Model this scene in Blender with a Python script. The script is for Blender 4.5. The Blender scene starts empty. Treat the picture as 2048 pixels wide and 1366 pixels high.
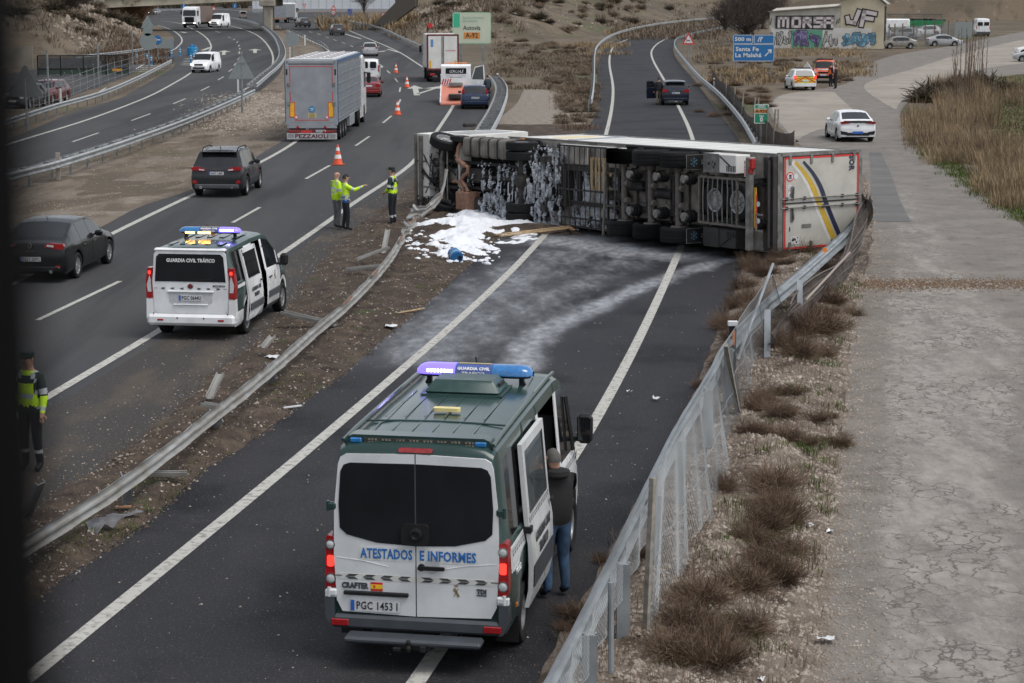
import bpy, bmesh, math, random
from mathutils import Vector, Matrix, noise
SC = bpy.context.scene
COL = SC.collection
PI = math.pi
rnd = random.Random(7)
# camera, sky, sun, exposure
FOC, CX, CY, CAMH = 3980.0, 1024.0, 683.0, 7.0      # focal length in photo pixels, photo centre, camera height
PITCH = math.atan((CY + 10) / FOC)
cam_d = bpy.data.cameras.new('camera')
cam = bpy.data.objects.new('camera', cam_d); COL.objects.link(cam)
cam.location = (0, 0, CAMH); cam.rotation_euler = (PI/2 - PITCH, 0, 0)
cam_d.sensor_width = 36; cam_d.lens = FOC / 2048 * 36
cam_d.clip_start = 0.05; cam_d.clip_end = 6000
cam_d.dof.use_dof = True; cam_d.dof.focus_distance = 34; cam_d.dof.aperture_fstop = 6.3
SC.camera = cam
SC.view_settings.view_transform = 'Standard'; SC.view_settings.look = 'None'
SC.view_settings.exposure = 0.92; SC.view_settings.gamma = 1.0
SC.view_settings.use_curve_mapping = False
SUN_EL, SUN_AZ = math.radians(62), math.radians(120)
w = bpy.data.worlds.new('World'); SC.world = w; w.use_nodes = True
nt = w.node_tree; nt.nodes.clear()
wo = nt.nodes.new('ShaderNodeOutputWorld'); bg = nt.nodes.new('ShaderNodeBackground')
sky = nt.nodes.new('ShaderNodeTexSky'); sky.sky_type = 'NISHITA'; sky.sun_disc = False
sky.sun_elevation = SUN_EL; sky.sun_rotation = SUN_AZ
sky.air_density = 1.0; sky.dust_density = 2.0; sky.ozone_density = 1.0
hs = nt.nodes.new('ShaderNodeHueSaturation'); hs.inputs['Saturation'].default_value = 0.32
nt.links.new(sky.outputs[0], hs.inputs['Color']); nt.links.new(hs.outputs[0], bg.inputs['Color'])
bg.inputs['Strength'].default_value = 0.10
nt.links.new(bg.outputs[0], wo.inputs[0])
sun_d = bpy.data.lights.new('sun', 'SUN'); sun_d.energy = 1.0; sun_d.angle = math.radians(35)
sun_d.color = (1.0, 0.96, 0.91)
sun = bpy.data.objects.new('sun', sun_d); COL.objects.link(sun)
sun.rotation_euler = Vector((math.sin(SUN_AZ)*math.cos(SUN_EL), math.cos(SUN_AZ)*math.cos(SUN_EL), math.sin(SUN_EL))).to_track_quat('Z', 'Y').to_euler()
# pixel <-> ground
def sstep(a, b, v):
 t = max(0.0, min(1.0, (v - a) / (b - a))); return t*t*(3 - 2*t)
def rise(y):                                  # the valley floor climbs gently far away
 return 1.7 * sstep(170, 340, y)
def P(px, py, z=None):
 a = (px - CX)/FOC; b = -(py - CY)/FOC
 dy = math.cos(PITCH) + b*math.sin(PITCH); dz = -math.sin(PITCH) + b*math.cos(PITCH)
 if z is not None:
  t = (z - CAMH)/dz
  return Vector((a*t, dy*t, z))
 t = -CAMH/dz
 for _ in range(40):
  t = 0.5*t + 0.5*(rise(dy*t) - CAMH)/dz
 return Vector((a*t, dy*t, rise(dy*t)))
def PX(v):                                    # world -> photo pixel
 c, s = math.cos(PITCH), math.sin(PITCH)
 x, y, z = v[0], v[1], v[2]-CAMH
 d = y*c - z*s; u = y*s + z*c
 return (CX + FOC*x/d, CY - FOC*u/d)
# tagging
def tag(o, label=None, cat=None, group=None, kind=None):
 if label: o['label'] = label
 if cat: o['category'] = cat
 if group: o['group'] = group
 if kind: o['kind'] = kind
 return o
def empty(name, loc=(0, 0, 0), rz=0.0, label=None, cat=None, group=None):
 o = bpy.data.objects.new(name, None); COL.objects.link(o)
 o.location = loc; o.rotation_euler = (0, 0, rz); o.empty_display_size = 0.2
 return tag(o, label, cat, group)
def link(name, me, parent=None, mtx=None):
 o = bpy.data.objects.new(name, me); COL.objects.link(o)
 if parent is not None: o.parent = parent
 if mtx is not None: o.matrix_local = mtx
 return o
KIDS = {}
def copy_tree(o, parent=None):
 c = o.copy(); COL.objects.link(c)
 if parent is not None: c.parent = parent
 for ch in list(o.children): copy_tree(ch, c)
 return c
def stand(o, loc, rz, label=None, group=None, scale=None):
 o.location = loc; o.rotation_euler = (0, 0, rz)
 if scale: o.scale = (scale,)*3 if not hasattr(scale, '__len__') else scale
 if label: o['label'] = label
 if group: o['group'] = group
 return o
# materials
MATS = {}
def mat(name, col, rough=0.5, metal=0.0, var=0.12, scale=8.0, bump=0.0, coat=0.0, col2=None, emit=None, estr=0.0,
  detail=4.0, alpha=None, spec=0.5, lo=0.35, hi=0.65, bscale=None, trans=0.0):
 if name in MATS: return MATS[name]
 m = bpy.data.materials.new(name); m.use_nodes = True
 n, l = m.node_tree.nodes, m.node_tree.links
 b = n['Principled BSDF']
 tc = n.new('ShaderNodeTexCoord')
 nz = n.new('ShaderNodeTexNoise'); nz.inputs['Scale'].default_value = scale; nz.inputs['Detail'].default_value = detail
 l.new(tc.outputs['Object'], nz.inputs['Vector'])
 mr = n.new('ShaderNodeMapRange'); mr.inputs['From Min'].default_value = lo; mr.inputs['From Max'].default_value = hi
 l.new(nz.outputs[0], mr.inputs['Value'])
 mx = n.new('ShaderNodeMix'); mx.data_type = 'RGBA'
 if col2 is None:
  c1 = tuple(max(0, c*(1-var)) for c in col[:3]) + (1,); c2 = tuple(c*(1+var*0.6) for c in col[:3]) + (1,)
 else: c1, c2 = tuple(col[:3])+(1,), tuple(col2[:3])+(1,)
 mx.inputs[6].default_value = c1; mx.inputs[7].default_value = c2
 l.new(mr.outputs[0], mx.inputs[0]); l.new(mx.outputs[2], b.inputs['Base Color'])
 b.inputs['Metallic'].default_value = metal; b.inputs['Specular IOR Level'].default_value = spec
 mr2 = n.new('ShaderNodeMapRange'); mr2.inputs['From Min'].default_value = 0.3; mr2.inputs['From Max'].default_value = 0.7
 mr2.inputs['To Min'].default_value = max(0.02, rough*0.85); mr2.inputs['To Max'].default_value = min(1, rough*1.15)
 l.new(nz.outputs[0], mr2.inputs['Value']); l.new(mr2.outputs[0], b.inputs['Roughness'])
 if coat: b.inputs['Coat Weight'].default_value = coat; b.inputs['Coat Roughness'].default_value = 0.08
 if emit: b.inputs['Emission Color'].default_value = tuple(emit)+(1,); b.inputs['Emission Strength'].default_value = estr
 if trans: b.inputs['Transmission Weight'].default_value = trans
 if alpha is not None: b.inputs['Alpha'].default_value = alpha
 if bump:
  bp = n.new('ShaderNodeBump'); bp.inputs['Strength'].default_value = bump; bp.inputs['Distance'].default_value = 0.02
  if bscale:
   nb = n.new('ShaderNodeTexNoise'); nb.inputs['Scale'].default_value = bscale; nb.inputs['Detail'].default_value = 3
   l.new(tc.outputs['Object'], nb.inputs['Vector']); l.new(nb.outputs[0], bp.inputs['Height'])
  else: l.new(nz.outputs[0], bp.inputs['Height'])
  l.new(bp.outputs[0], b.inputs['Normal'])
 MATS[name] = m
 return m
def paint(name, col, rough=0.28): return mat(name, col, rough, 0.0, var=0.14, scale=1.7, coat=0.5 if max(col) > .1 else .3, spec=.5 if max(col) > .1 else .3, detail=9)
M = dict(
 glass=mat('dark_glass', (0.012, 0.014, 0.016), 0.06, var=0.3, scale=1.5, spec=0.6),
 glass2=mat('clear_glass', (0.05, 0.06, 0.065), 0.05, var=0.2, scale=1.5, spec=0.8),
 tyre=mat('tyre_rubber', (0.016, 0.016, 0.017), 0.85, var=0.35, scale=9, bump=0.1, spec=.25),
 rim=mat('alloy_rim', (0.42, 0.43, 0.44), 0.35, 0.7, scale=12),
 steelrim=mat('painted_rim', (0.33, 0.33, 0.33), 0.5, 0.3, scale=12),
 black=mat('black_plastic', (0.012, 0.012, 0.013), 0.6, var=0.2, spec=.3),
 dgrey=mat('dark_grey_plastic', (0.055, 0.06, 0.068), 0.6, var=0.15),
 under=mat('grimy_underside', (0.010, 0.009, 0.009), 0.95, var=0.6, scale=6, bump=0.3),
 red=mat('red_lens', (0.32, 0.01, 0.012), 0.18, var=0.25, scale=25, coat=0.6),
 redlit=mat('lit_red_lens', (0.5, 0.01, 0.01), 0.2, emit=(1, 0.03, 0.02), estr=1.6),
 orange=mat('orange_lens', (0.75, 0.22, 0.02), 0.25, coat=0.4),
 clear=mat('clear_lens', (0.55, 0.56, 0.57), 0.12, var=0.2, scale=30, coat=0.8),
 headlit=mat('lit_headlamp', (0.9, 0.9, 0.85), 0.2, emit=(1, 0.95, 0.85), estr=2.5),
 plate=mat('plate_white', (0.6, 0.61, 0.62), 0.4, var=0.05),
 pblue=mat('plate_blue', (0.03, 0.12, 0.45), 0.4),
 ink=mat('black_ink', (0.015, 0.015, 0.017), 0.5),
 chrome=mat('chrome', (0.6, 0.6, 0.6), 0.15, 1.0, scale=5),
 white=paint('white_paint', (0.74, 0.75, 0.76)),
 green=paint('dark_green_paint', (0.022, 0.048, 0.045), 0.22),
 galv=mat('galvanised_steel', (0.34, 0.355, 0.36), 0.5, 0.35, var=0.25, scale=3, bump=0.05),
 galvd=mat('galvanised_post', (0.22, 0.23, 0.235), 0.6, 0.3, var=0.3, scale=5),
 line=mat('road_paint', (0.40, 0.395, 0.365), 0.8, col2=(0.20, 0.195, 0.18), scale=9, detail=12, lo=0.5, hi=0.68, spec=.2),
 skin=mat('skin', (0.42, 0.24, 0.17), 0.55, var=0.1, scale=20),
 wood=mat('pale_wood', (0.42, 0.30, 0.17), 0.75, var=0.3, scale=14),
 signgrey=mat('sign_back', (0.24, 0.27, 0.27), 0.5, 0.3, var=0.08),
)
# mesh builder
class MB:
 def __init__(s, *mats): s.v = []; s.f = []; s.m = []; s.mats = list(mats)
 def mi(s, m):
  if m is None: return 0
  if isinstance(m, int): return m
  if m not in s.mats: s.mats.append(m)
  return s.mats.index(m)
 def add(s, vs, fs, m=None):
  o = len(s.v); k = s.mi(m)
  s.v.extend(tuple(v) for v in vs)
  for f in fs: s.f.append(tuple(i+o for i in f)); s.m.append(k)
  return s
 def quad(s, a, b, c, d, m=None): return s.add([a, b, c, d], [(0, 1, 2, 3)], m)
 def box(s, c, d, m=None, rot=None, taper=None, bev=0.0):
  x, y, z = d[0]/2, d[1]/2, d[2]/2
  t = taper or (1, 1)
  if bev:
   b = min(bev, x*.9, y*.9, z*.9); vs = []; idx = {}
   for sx in (-1, 1):
    for sy in (-1, 1):
     for sz in (-1, 1):
      for ax in range(3):
       p = [sx*(x-b), sy*(y-b), sz*(z-b)]
       p[ax] += (sx, sy, sz)[ax]*b
       if sz > 0: p[0] *= t[0]; p[1] *= t[1]
       idx[(sx, sy, sz, ax)] = len(vs); vs.append(Vector(p))
   fs = []
   g = lambda *k: idx[k]
   for q in (-1, 1):
    fs.append([g(q, -1, -1, 0), g(q, 1, -1, 0), g(q, 1, 1, 0), g(q, -1, 1, 0)][::q])
    fs.append([g(-1, q, -1, 1), g(-1, q, 1, 1), g(1, q, 1, 1), g(1, q, -1, 1)][::q])
    fs.append([g(-1, -1, q, 2), g(1, -1, q, 2), g(1, 1, q, 2), g(-1, 1, q, 2)][::q])
    for r in (-1, 1):
     fs.append([g(q, r, -1, 0), g(q, r, 1, 0), g(q, r, 1, 1), g(q, r, -1, 1)][::-q*r])
     fs.append([g(q, -1, r, 0), g(q, 1, r, 0), g(q, 1, r, 2), g(q, -1, r, 2)][::q*r])
     fs.append([g(-1, q, r, 1), g(1, q, r, 1), g(1, q, r, 2), g(-1, q, r, 2)][::-q*r])
     for u in (-1, 1):
      fs.append([g(q, r, u, 0), g(q, r, u, 1), g(q, r, u, 2)][::q*r*u])
  else:
   vs = [Vector((sx*x*(t[0] if sz > 0 else 1), sy*y*(t[1] if sz > 0 else 1), sz*z)) for sz in (-1, 1) for sy in (-1, 1) for sx in (-1, 1)]
   fs = [(0, 2, 3, 1), (4, 5, 7, 6), (0, 1, 5, 4), (2, 6, 7, 3), (0, 4, 6, 2), (1, 3, 7, 5)]
  if rot is not None:
   R = rot if isinstance(rot, Matrix) else Matrix.Rotation(rot, 3, 'Z')
   vs = [R @ v for v in vs]
  c = Vector(c)
  return s.add([v + c for v in vs], fs, m)
 def bar(s, a, b, wd, ht, m=None, up=(0, 0, 1)):
  a, b = Vector(a), Vector(b); d = b - a; L = d.length
  if L < 1e-6: return s
  d.normalize(); u = Vector(up)
  x = d.cross(u)
  if x.length < 1e-4: x = d.cross(Vector((1, 0, 0)))
  x.normalize(); u = x.cross(d)
  R = Matrix((x, d, u)).transposed()
  return s.box((a+b)/2, (wd, L, ht), m, R)
 def tube(s, pts, r, n=8, m=None, cap=True, rs=None):
  pts = [Vector(p) for p in pts]; vs = []; fs = []
  prev = None
  for i, p in enumerate(pts):
   d = (pts[min(i+1, len(pts)-1)] - pts[max(i-1, 0)]).normalized()
   if prev is None:
    x = d.cross(Vector((0, 0, 1)))
    if x.length < 1e-3: x = d.cross(Vector((1, 0, 0)))
   else: x = prev - d*prev.dot(d)
   x.normalize(); prev = x; y = d.cross(x)
   rr = rs[i] if rs else r
   for k in range(n):
    a = 2*PI*k/n; vs.append(p + x*(rr*math.cos(a)) + y*(rr*math.sin(a)))
  for i in range(len(pts)-1):
   for k in range(n):
    fs.append((i*n+k, (i+1)*n+k, (i+1)*n+(k+1) % n, i*n+(k+1) % n))
  if cap: fs.append(tuple(range(n))); fs.append(tuple((len(pts)-1)*n + k for k in reversed(range(n))))
  return s.add(vs, fs, m)
 def lathe(s, prof, axis='x', n=20, c=(0, 0, 0), m=None, close=False, ms=None, cap=True):
  c = Vector(c); vs = []; fs = []
  for (h, r) in prof:
   for k in range(n):
    a = 2*PI*k/n; ca, sa = r*math.cos(a), r*math.sin(a)
    vs.append(c + Vector({'x': (h, ca, sa), 'y': (sa, h, ca), 'z': (ca, sa, h)}[axis]))
  N = len(prof)
  base = len(s.v)
  s.v.extend(tuple(v) for v in vs)
  for i in range(N if close else N-1):
   j = (i+1) % N; k_m = s.mi(ms[i]) if ms else s.mi(m)
   for k in range(n):
    s.f.append(tuple(base+q for q in (i*n+k, i*n+(k+1) % n, j*n+(k+1) % n, j*n+k))); s.m.append(k_m)
  if not close and cap:
   if prof[0][1] > 1e-5: s.f.append(tuple(base+k for k in reversed(range(n)))); s.m.append(s.mi(ms[0] if ms else m))
   if prof[-1][1] > 1e-5: s.f.append(tuple(base+(N-1)*n+k for k in range(n))); s.m.append(s.mi(ms[-1] if ms else m))
  return s
 def prism(s, poly, o, u, v, d, m=None):
  o, u, v, d = Vector(o), Vector(u), Vector(v), Vector(d); n = len(poly)
  vs = [o + u*p[0] + v*p[1] for p in poly] + [o + u*p[0] + v*p[1] + d for p in poly]
  fs = [tuple(reversed(range(n))), tuple(range(n, 2*n))] + [(i, (i+1) % n, n+(i+1) % n, n+i) for i in range(n)]
  return s.add(vs, fs, m)
 def grid(s, rows, m=None, wrap=False):
  nr, nc = len(rows), len(rows[0]); vs = [p for r in rows for p in r]; fs = []
  for i in range(nr-1):
   for j in range(nc if wrap else nc-1):
    k = (j+1) % nc
    fs.append((i*nc+j, i*nc+k, (i+1)*nc+k, (i+1)*nc+j))
  return s.add(vs, fs, m)
 def mesh(s, name, smooth=None, recalc=True):
  me = bpy.data.meshes.new(name); me.from_pydata(s.v, [], s.f)
  for mm in s.mats: me.materials.append(mm)
  me.polygons.foreach_set('material_index', s.m)
  if recalc:
   bm = bmesh.new(); bm.from_mesh(me)
   bmesh.ops.remove_doubles(bm, verts=bm.verts, dist=1e-5)
   bmesh.ops.recalc_face_normals(bm, faces=bm.faces); bm.to_mesh(me); bm.free()
  if smooth is not None:
   me.polygons.foreach_set('use_smooth', [True]*len(me.polygons))
   me.set_sharp_from_angle(angle=math.radians(smooth))
  me.update()
  return me
 def build(s, name, parent=None, smooth=None, label=None, cat=None, group=None, kind=None, mtx=None, recalc=True):
  o = link(name, s.mesh(name, smooth, recalc), parent, mtx)
  return tag(o, label, cat, group, kind)
def part(name, parent, mm, fn, smooth=None, **k):
 b = MB(mm); fn(b); return b.build(name, parent, smooth, **k)
def rpoly(w2, h2, r, n=4):                     # rounded rectangle outline
 out = []
 for cx_, cy_, a0 in ((w2-r, h2-r, 0), (-w2+r, h2-r, 90), (-w2+r, -h2+r, 180), (w2-r, -h2+r, 270)):
  for k in range(n+1):
   a = math.radians(a0 + 90*k/n); out.append((cx_ + r*math.cos(a), cy_ + r*math.sin(a)))
 return out
def circle(r, n=24, cx=0, cy=0): return [(cx + r*math.cos(2*PI*k/n), cy + r*math.sin(2*PI*k/n)) for k in range(n)]
TXT = {}
def text(s, size, m, parent, o, u, v, name='lettering', bold=0.0, width=None, ext=0.004, align='CENTER', cat=None, shear=0.0, label=None):
 """letters as real thin geometry: o = centre, u = reading direction, v = up"""
 key = (s, size, bold, ext, align, shear)
 if key not in TXT:
  cu = bpy.data.curves.new('lettering', 'FONT'); cu.body = s; cu.size = size; cu.align_x = align; cu.align_y = 'CENTER'
  cu.offset = bold; cu.extrude = ext; cu.resolution_u = 2; cu.shear = shear; cu.space_character = 1.05
  t = bpy.data.objects.new('tmp', cu); COL.objects.link(t)
  dg = bpy.context.evaluated_depsgraph_get(); dg.update()
  me = bpy.data.meshes.new_from_object(t.evaluated_get(dg)); me.name = 'lettering'
  bpy.data.objects.remove(t); TXT[key] = me
 me = TXT[key]
 if me.materials and me.materials[0] != m or not me.materials:
  me = me.copy(); me.materials.clear(); me.materials.append(m)
 u = Vector(u).normalized(); v = Vector(v).normalized(); wn = u.cross(v)
 sx = 1.0
 if width:
  xs = [p.co.x for p in me.vertices]
  sx = width / max(1e-4, max(xs)-min(xs))
 R = Matrix((u*sx, v, wn)).transposed().to_4x4(); R.translation = Vector(o)
 ob = link(name, me, parent, R)
 if label: ob['label'] = label
 return ob
# GROUND
def lerp_tab(tab, k):
 if k <= tab[0][0]:
  (a, b), (c, d) = tab[0], tab[1]; return b + (d-b)*(k-a)/(c-a)
 for (a, b), (c, d) in zip(tab, tab[1:]):
  if k <= c: return b + (d-b)*(k-a)/(c-a)
 (a, b), (c, d) = tab[-2], tab[-1]; return b + (d-b)*(k-a)/(c-a)
def pchip(tab):
 n = len(tab); h = [tab[i+1][0]-tab[i][0] for i in range(n-1)]; dl = [(tab[i+1][1]-tab[i][1])/h[i] for i in range(n-1)]
 m = [dl[0]] + [0 if dl[i-1]*dl[i] <= 0 else 2*dl[i-1]*dl[i]/(dl[i-1]+dl[i]) for i in range(1, n-1)] + [dl[-1]]
 def f(x):
  if x <= tab[0][0]: return tab[0][1] + m[0]*(x-tab[0][0])
  if x >= tab[-1][0]: return tab[-1][1] + m[-1]*(x-tab[-1][0])
  for i in range(n-1):
   if x <= tab[i+1][0]: break
  t = (x-tab[i][0])/h[i]; a, b = tab[i][1], tab[i+1][1]
  return (2*t**3-3*t*t+1)*a + (t**3-2*t*t+t)*h[i]*m[i] + (-2*t**3+3*t*t)*b + (t**3-t*t)*h[i]*m[i+1]
 return f
def gcurve(pts):
 """a ground line read off the photo -> X as a smooth function of world Y"""
 w_ = sorted((P(x, y)[1], P(x, y)[0]) for x, y in pts)
 out = [w_[0]]
 for q in w_[1:]:
  if q[0] - out[-1][0] > 0.3: out.append(q)
 return pchip(out)
def yrows(y0, y1, k=0.022, mn=0.25):
 r = [y0]
 while r[-1] < y1: r.append(r[-1] + max(mn, r[-1]*k))
 r[-1] = y1; return r
Y = lambda py: P(1024, py)[1]
def sheet(name, fl, fr, y0, y1, m, dz, ncol=10, k=0.022, mn=0.25, zf=None, attr=None, **kw):
 rows = []
 for y in yrows(y0, y1, k, mn):
  a, b = fl(y), fr(y); row = []
  for j in range(ncol+1):
   x = a + (b-a)*j/ncol
   row.append(Vector((x, y, rise(y) + dz + (zf(x, y, j/ncol) if zf else 0))))
  rows.append(row)
 b_ = MB(m).grid(rows)
 o = b_.build(name, None, 40, recalc=False, **kw)
 if attr:
  at = o.data.attributes.new('wash', 'FLOAT', 'POINT')
  at.data.foreach_set('value', [attr(v[0], v[1]) for v in b_.v])
 return o
def wline(fn, y0, y1, wd, dz, name='lane_line', m=None, k=0.02, **kw):
 pts = [Vector((fn(y), y, 0)) for y in yrows(y0, y1, k, 0.3)]
 rows = []
 for i, p in enumerate(pts):
  d = pts[min(i+1, len(pts)-1)] - pts[max(i-1, 0)]; d.normalize(); n_ = Vector((d.y, -d.x, 0))*(wd/2)
  rows.append([Vector(((p-n_).x, (p-n_).y, rise(p.y)+dz)), Vector(((p+n_).x, (p+n_).y, rise(p.y)+dz))])
 return MB(m or M['line']).grid(rows).build(name, None, None, recalc=False, kind='structure', **kw)
def dash(a, b, wd=0.13, dz=0.012, name='lane_dash', m=None):
 a, b = P(*a), P(*b); d = (b-a).normalized(); n_ = Vector((d.y, -d.x, 0))*(wd/2); up = Vector((0, 0, dz))
 return MB(m or M['line']).quad(a-n_+up, a+n_+up, b+n_+up, b-n_+up).build(name, None, None, kind='structure')
# procedural ground materials (world space)
def gmat(name, layers, rough=0.9, bump=0.4, bscale=30, bdist=0.03, cracks=None, wash=False, speck=None, tracks=None):
 """layers: base colour then (colour, noise scale, lo, hi, detail) mixed over it"""
 m = bpy.data.materials.new(name); m.use_nodes = True
 n, l = m.node_tree.nodes, m.node_tree.links; b = n['Principled BSDF']
 geo = n.new('ShaderNodeNewGeometry'); pos = geo.outputs['Position']
 prev = n.new('ShaderNodeRGB'); prev.outputs[0].default_value = tuple(layers[0])+(1,); prev = prev.outputs[0]
 def noise_(scale, detail=6, vec=None, rough_=0.6):
  z = n.new('ShaderNodeTexNoise'); z.inputs['Scale'].default_value = scale; z.inputs['Detail'].default_value = detail
  z.inputs['Roughness'].default_value = rough_; l.new(vec or pos, z.inputs['Vector']); return z.outputs[0]
 def rng(v, lo, hi, a=0.0, c=1.0):
  z = n.new('ShaderNodeMapRange'); z.interpolation_type = 'SMOOTHSTEP'
  z.inputs['From Min'].default_value = lo; z.inputs['From Max'].default_value = hi
  z.inputs['To Min'].default_value = a; z.inputs['To Max'].default_value = c
  l.new(v, z.inputs['Value']); return z.outputs[0]
 def mix(f, a, c):
  z = n.new('ShaderNodeMix'); z.data_type = 'RGBA'; l.new(f, z.inputs[0]); l.new(a, z.inputs[6])
  if isinstance(c, tuple): z.inputs[7].default_value = c[:3]+(1,)
  else: l.new(c, z.inputs[7])
  return z.outputs[2]
 def mapping(sx, sy, rot=0):
  z = n.new('ShaderNodeMapping'); z.inputs['Scale'].default_value = (sx, sy, 1); z.inputs['Rotation'].default_value = (0, 0, rot)
  l.new(pos, z.inputs['Vector']); return z.outputs[0]
 for L in layers[1:]:
  col, sc, lo, hi = L[:4]; vec = mapping(*L[5]) if len(L) > 5 else None
  prev = mix(rng(noise_(sc, L[4] if len(L) > 4 else 6, vec), lo, hi), prev, tuple(col))
 if speck:
  vo = n.new('ShaderNodeTexVoronoi'); vo.inputs['Scale'].default_value = speck[0]; l.new(pos, vo.inputs['Vector'])
  prev = mix(rng(vo.outputs['Distance'], speck[1]*0.7, speck[1], 1, 0), prev, speck[2])
 rg = None
 if wash:
  at = n.new('ShaderNodeAttribute'); at.attribute_name = 'wash'; at.attribute_type = 'GEOMETRY'
  wc, w0, w1, wr, wrg = wash; a1 = noise_(1.4, 9, mapping(1.0, 0.34, math.radians(wr)), 0.72)
  ad = n.new('ShaderNodeMath'); ad.operation = 'ADD'; l.new(a1, ad.inputs[0]); l.new(at.outputs['Fac'], ad.inputs[1])
  f = rng(ad.outputs[0], w0, w1)
  fine = rng(noise_(5, 9, mapping(1, 0.5, math.radians(wr))), 0.3, 0.7, 0.35, 1.0)
  mu = n.new('ShaderNodeMath'); mu.operation = 'MULTIPLY'; l.new(f, mu.inputs[0]); l.new(fine, mu.inputs[1])
  prev = mix(mu.outputs[0], prev, wc); wmask = mu.outputs[0]
  s2 = n.new('ShaderNodeMath'); s2.operation = 'MULTIPLY_ADD'; l.new(noise_(1.8, 9), s2.inputs[0]); s2.inputs[1].default_value = -1.0; l.new(at.outputs['Fac'], s2.inputs[2])
  prev = mix(rng(s2.outputs[0], -1.05, -0.75, 1, 0), prev, (0.165, 0.135, 0.108))
  if wrg: rg = rng(at.outputs['Fac'], 0.0, 0.5, rough, wrg)
 if cracks:
  vo = n.new('ShaderNodeTexVoronoi'); vo.feature = 'DISTANCE_TO_EDGE'; vo.inputs['Scale'].default_value = cracks[0]
  ad = n.new('ShaderNodeMixRGB'); ad.blend_type = 'ADD'; ad.inputs[0].default_value = cracks[3] if len(cracks) > 3 else 0.35
  nn = n.new('ShaderNodeTexNoise'); nn.inputs['Scale'].default_value = 2.5; nn.inputs['Detail'].default_value = 5; l.new(pos, nn.inputs['Vector'])
  l.new(mapping(1, 0.62), ad.inputs[1]); l.new(nn.outputs['Color'], ad.inputs[2]); l.new(ad.outputs[0], vo.inputs['Vector'])
  f = rng(vo.outputs['Distance'], 0.0, cracks[1], 1.0, 0.0)
  g = rng(noise_(0.5, 4), 0.38, 0.55); mu = n.new('ShaderNodeMath'); mu.operation = 'MULTIPLY'; l.new(f, mu.inputs[0]); l.new(g, mu.inputs[1])
  mw = n.new('ShaderNodeMath'); mw.operation = 'MULTIPLY'; l.new(mu.outputs[0], mw.inputs[0]); l.new(rng(wmask, .05, .3, .35, 1), mw.inputs[1]); prev = mix(mw.outputs[0], prev, cracks[2])
 l.new(prev, b.inputs['Base Color'])
 if rg: l.new(rg, b.inputs['Roughness'])
 else: b.inputs['Roughness'].default_value = rough
 b.inputs['Specular IOR Level'].default_value = 0.2
 bp = n.new('ShaderNodeBump'); bp.inputs['Strength'].default_value = bump; bp.inputs['Distance'].default_value = bdist
 l.new(noise_(bscale, 4), bp.inputs['Height']); l.new(bp.outputs[0], b.inputs['Normal'])
 return m
G_dry = gmat('dry_land', [(0.095, 0.077, 0.057), ((0.135, 0.107, 0.076), 0.06, 0.42, 0.6, 8), ((0.075, 0.062, 0.046), 0.35, 0.5, 0.68, 8), ((0.065, 0.078, 0.032), 0.045, 0.56, 0.68, 8), ((0.21, 0.18, 0.14), 1.3, 0.6, 0.75, 6)], bump=0.7, bscale=3, bdist=0.15)
G_median = gmat('bare_median_earth', [(0.155, 0.128, 0.102), ((0.105, 0.083, 0.064), 0.9, 0.45, 0.62, 8, (1, 0.25, 0.1)), ((0.22, 0.195, 0.16), 0.35, 0.55, 0.7, 8), ((0.07, 0.055, 0.043), 2.5, 0.62, 0.72, 8, (1, 0.18, 0.15))], bump=0.6, bscale=9, bdist=0.06)
G_soil = gmat('churned_brown_soil', [(0.062, 0.046, 0.036), ((0.10, 0.076, 0.058), 1.6, 0.45, 0.62, 9), ((0.035, 0.027, 0.022), 2.7, 0.52, 0.66, 8), ((0.055, 0.065, 0.03), 0.7, 0.60, 0.7, 8), ((0.20, 0.175, 0.15), 22, 0.66, 0.72, 3)], bump=1.0, bscale=14, bdist=0.08)
G_verge = gmat('stony_verge', [(0.14, 0.112, 0.09), ((0.19, 0.155, 0.125), 1.2, 0.42, 0.6, 8), ((0.07, 0.052, 0.04), 2.2, 0.5, 0.66, 8), ((0.25, 0.215, 0.18), 18, 0.62, 0.70, 3)], bump=1.0, bscale=16, bdist=0.07)
G_new = gmat('dark_new_asphalt', [(0.0215, 0.0215, 0.0250), ((0.026, 0.0255, 0.029), 0.9, 0.46, 0.64, 9, (1, .35, -.2)), ((0.008, 0.008, 0.0105), 0.3, 0.48, 0.64, 9), ((0.075, 0.075, 0.076), 38, 0.60, 0.68, 2), ((0.045, 0.042, 0.04), 1.1, 0.62, 0.75, 8)], rough=0.75, bump=0.5, bscale=55, bdist=0.012, wash=((0.37, 0.385, 0.41), 0.66, 1.3, -38, 0.38))
G_road = gmat('grey_motorway_asphalt', [(0.044, 0.045, 0.048), ((0.056, 0.056, 0.057), 0.3, 0.42, 0.6, 6, (1, 0.12)), ((0.034, 0.034, 0.037), 0.5, 0.48, 0.64, 6, (1, 0.06)), ((0.085, 0.083, 0.08), 36, 0.62, 0.70, 2), ((0.075, 0.065, 0.055), 1.2, 0.66, 0.8, 8)], rough=0.85, bump=0.4, bscale=45, bdist=0.012)
G_should = gmat('gritty_shoulder', [(0.044, 0.041, 0.039), ((0.075, 0.062, 0.05), 0.9, 0.48, 0.66, 8, (1, 0.3)), ((0.11, 0.10, 0.09), 30, 0.6, 0.68, 2)], bump=0.5, bscale=40, bdist=0.015)
G_serv = gmat('old_service_asphalt', [(0.100, 0.094, 0.089), ((0.125, 0.115, 0.105), 0.4, 0.42, 0.6, 8), ((0.080, 0.074, 0.069), 1.2, 0.5, 0.68, 8), ((0.19, 0.18, 0.165), 30, 0.62, 0.7, 2)], bump=0.4, bscale=40, bdist=0.012)
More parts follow.
